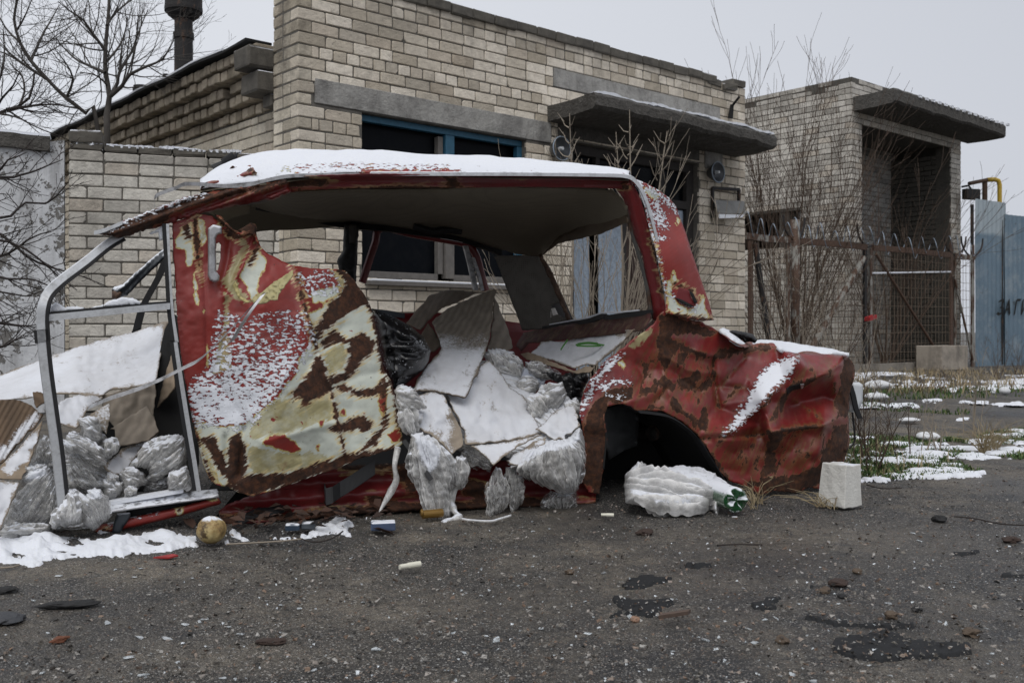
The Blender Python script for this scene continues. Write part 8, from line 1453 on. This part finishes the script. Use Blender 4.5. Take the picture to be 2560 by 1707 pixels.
weed(1975, 0, 7.2, 665, 'knobbly dry weed in front of the pipe post, left one of the tall three', 36, 3, .25, m_twig); weed(2110, 0, 7.4, 690, 'knobbly dry weed in front of the diagonal brace', 37, 4, .35, m_twig); weed(2040, 0, 7.6, 740, 'bushy dry weed low behind the boot lid', 38, 6, .6, m_twig); weed(2160, 0, 6.6, 850, 'dry weed rising behind the rear corner of the wreck', 39, 3, .3, m_twig)
weed(2500, 0, 13., 830, 'dark weed clump at the foot of the blue fence', 40, 6, .5); weed(2545, 0, 14., 850, 'smaller dark weed at the right end of the blue fence', 41, 5, .5); weed(2340, 985, 0, 905, 'brown weed before the tan concrete block', 42, 5, .4)
def tuft(px, py, label, seed, h=.12, n=40, fan=.7):
    b = GP(px, py); rs = np.random.RandomState(seed); mb = MB()
    for i in range(n):
        a = rs.rand() * 6.28; l = h * (.5 + .7 * rs.rand()); q = b + np.array([(rs.rand() - .5) * .04, (rs.rand() - .5) * .04, -.005]); e = q + np.array([math.cos(a) * l * fan * rs.rand() * 1.4, math.sin(a) * l * fan * rs.rand(), l * (.35 + .6 * rs.rand())]); m_ = q + (e - q) * .5 + UP * l * .22; mb.tube([q, m_, e], [.0014, .0012, .0006], 3, False)
    tg(mb.build('straw_tuft', m_straw), label, 'grass tuft', 'straw tufts')
tuft(1895, 1255, 'straw tuft under the rear quarter beside the green bottle', 1, .10, 26, 1.2); tuft(2050, 1262, 'flattened straw tuft between the wreck and the half brick', 2, .08, 26, 1.6); tuft(2083, 1268, 'few straw stalks leaning on the white half brick', 3, .08, 10, 1.2); tuft(2460, 1130, 'big pale straw tuft in the snowy grass strip', 4, .2, 90, .9); tuft(2490, 1122, 'smaller straw tuft right of the big one', 5, .15, 50, .9); tuft(1880, 1268, 'thin straw wisp closest to the green bottle', 6, .12, 8, .8)
# black rubber scrap on the boot, twigs on the ground
bag('rubber_scrap', Z5((1036, 326), (1072, 310), (1150, 323), (1202, 336), (1228, 375), (1215, 392), (1180, 384), (1150, 390), (1135, 372), (1112, 378), (1100, 356), (1070, 340)), .35, .05, 10, m_black, 'black rubber scrap lying on the snowy boot lid', crump(.03, 10), 3, None, 1., cat='rubber scrap')
for i, (pts, l) in enumerate([(Z9((1040, 300), (1180, 293), (1300, 285), (1390, 275)), 'long dry stalk beside the round vegetable'), (Z9((1350, 262), (1440, 290), (1520, 275), (1575, 240)), 'bent twig under the two small packets'), (Z10((1630, 25), (1700, 42), (1790, 40)), 'dark twig right of the white half brick'), (Z10((2030, 172), (2120, 180), (2240, 205), (2352, 212)), 'long crack-like twig near the right edge'), (Z10((950, 305), (1020, 300), (1150, 302)), 'thin twig above the small tar patch'), (Z9((0, 410), (60, 405), (90, 395)), 'straw stalk at the left end of the snow drift')]):
    P = GP(*np.array(pts).T); P[:, 2] = .004; mb = MB(); mb.tube(smooth_line(P, .02), .0025, 5); tg(mb.build('twig', m_twig_d if i not in (0, 5) else m_twig), l, 'twig', 'twigs on the asphalt')
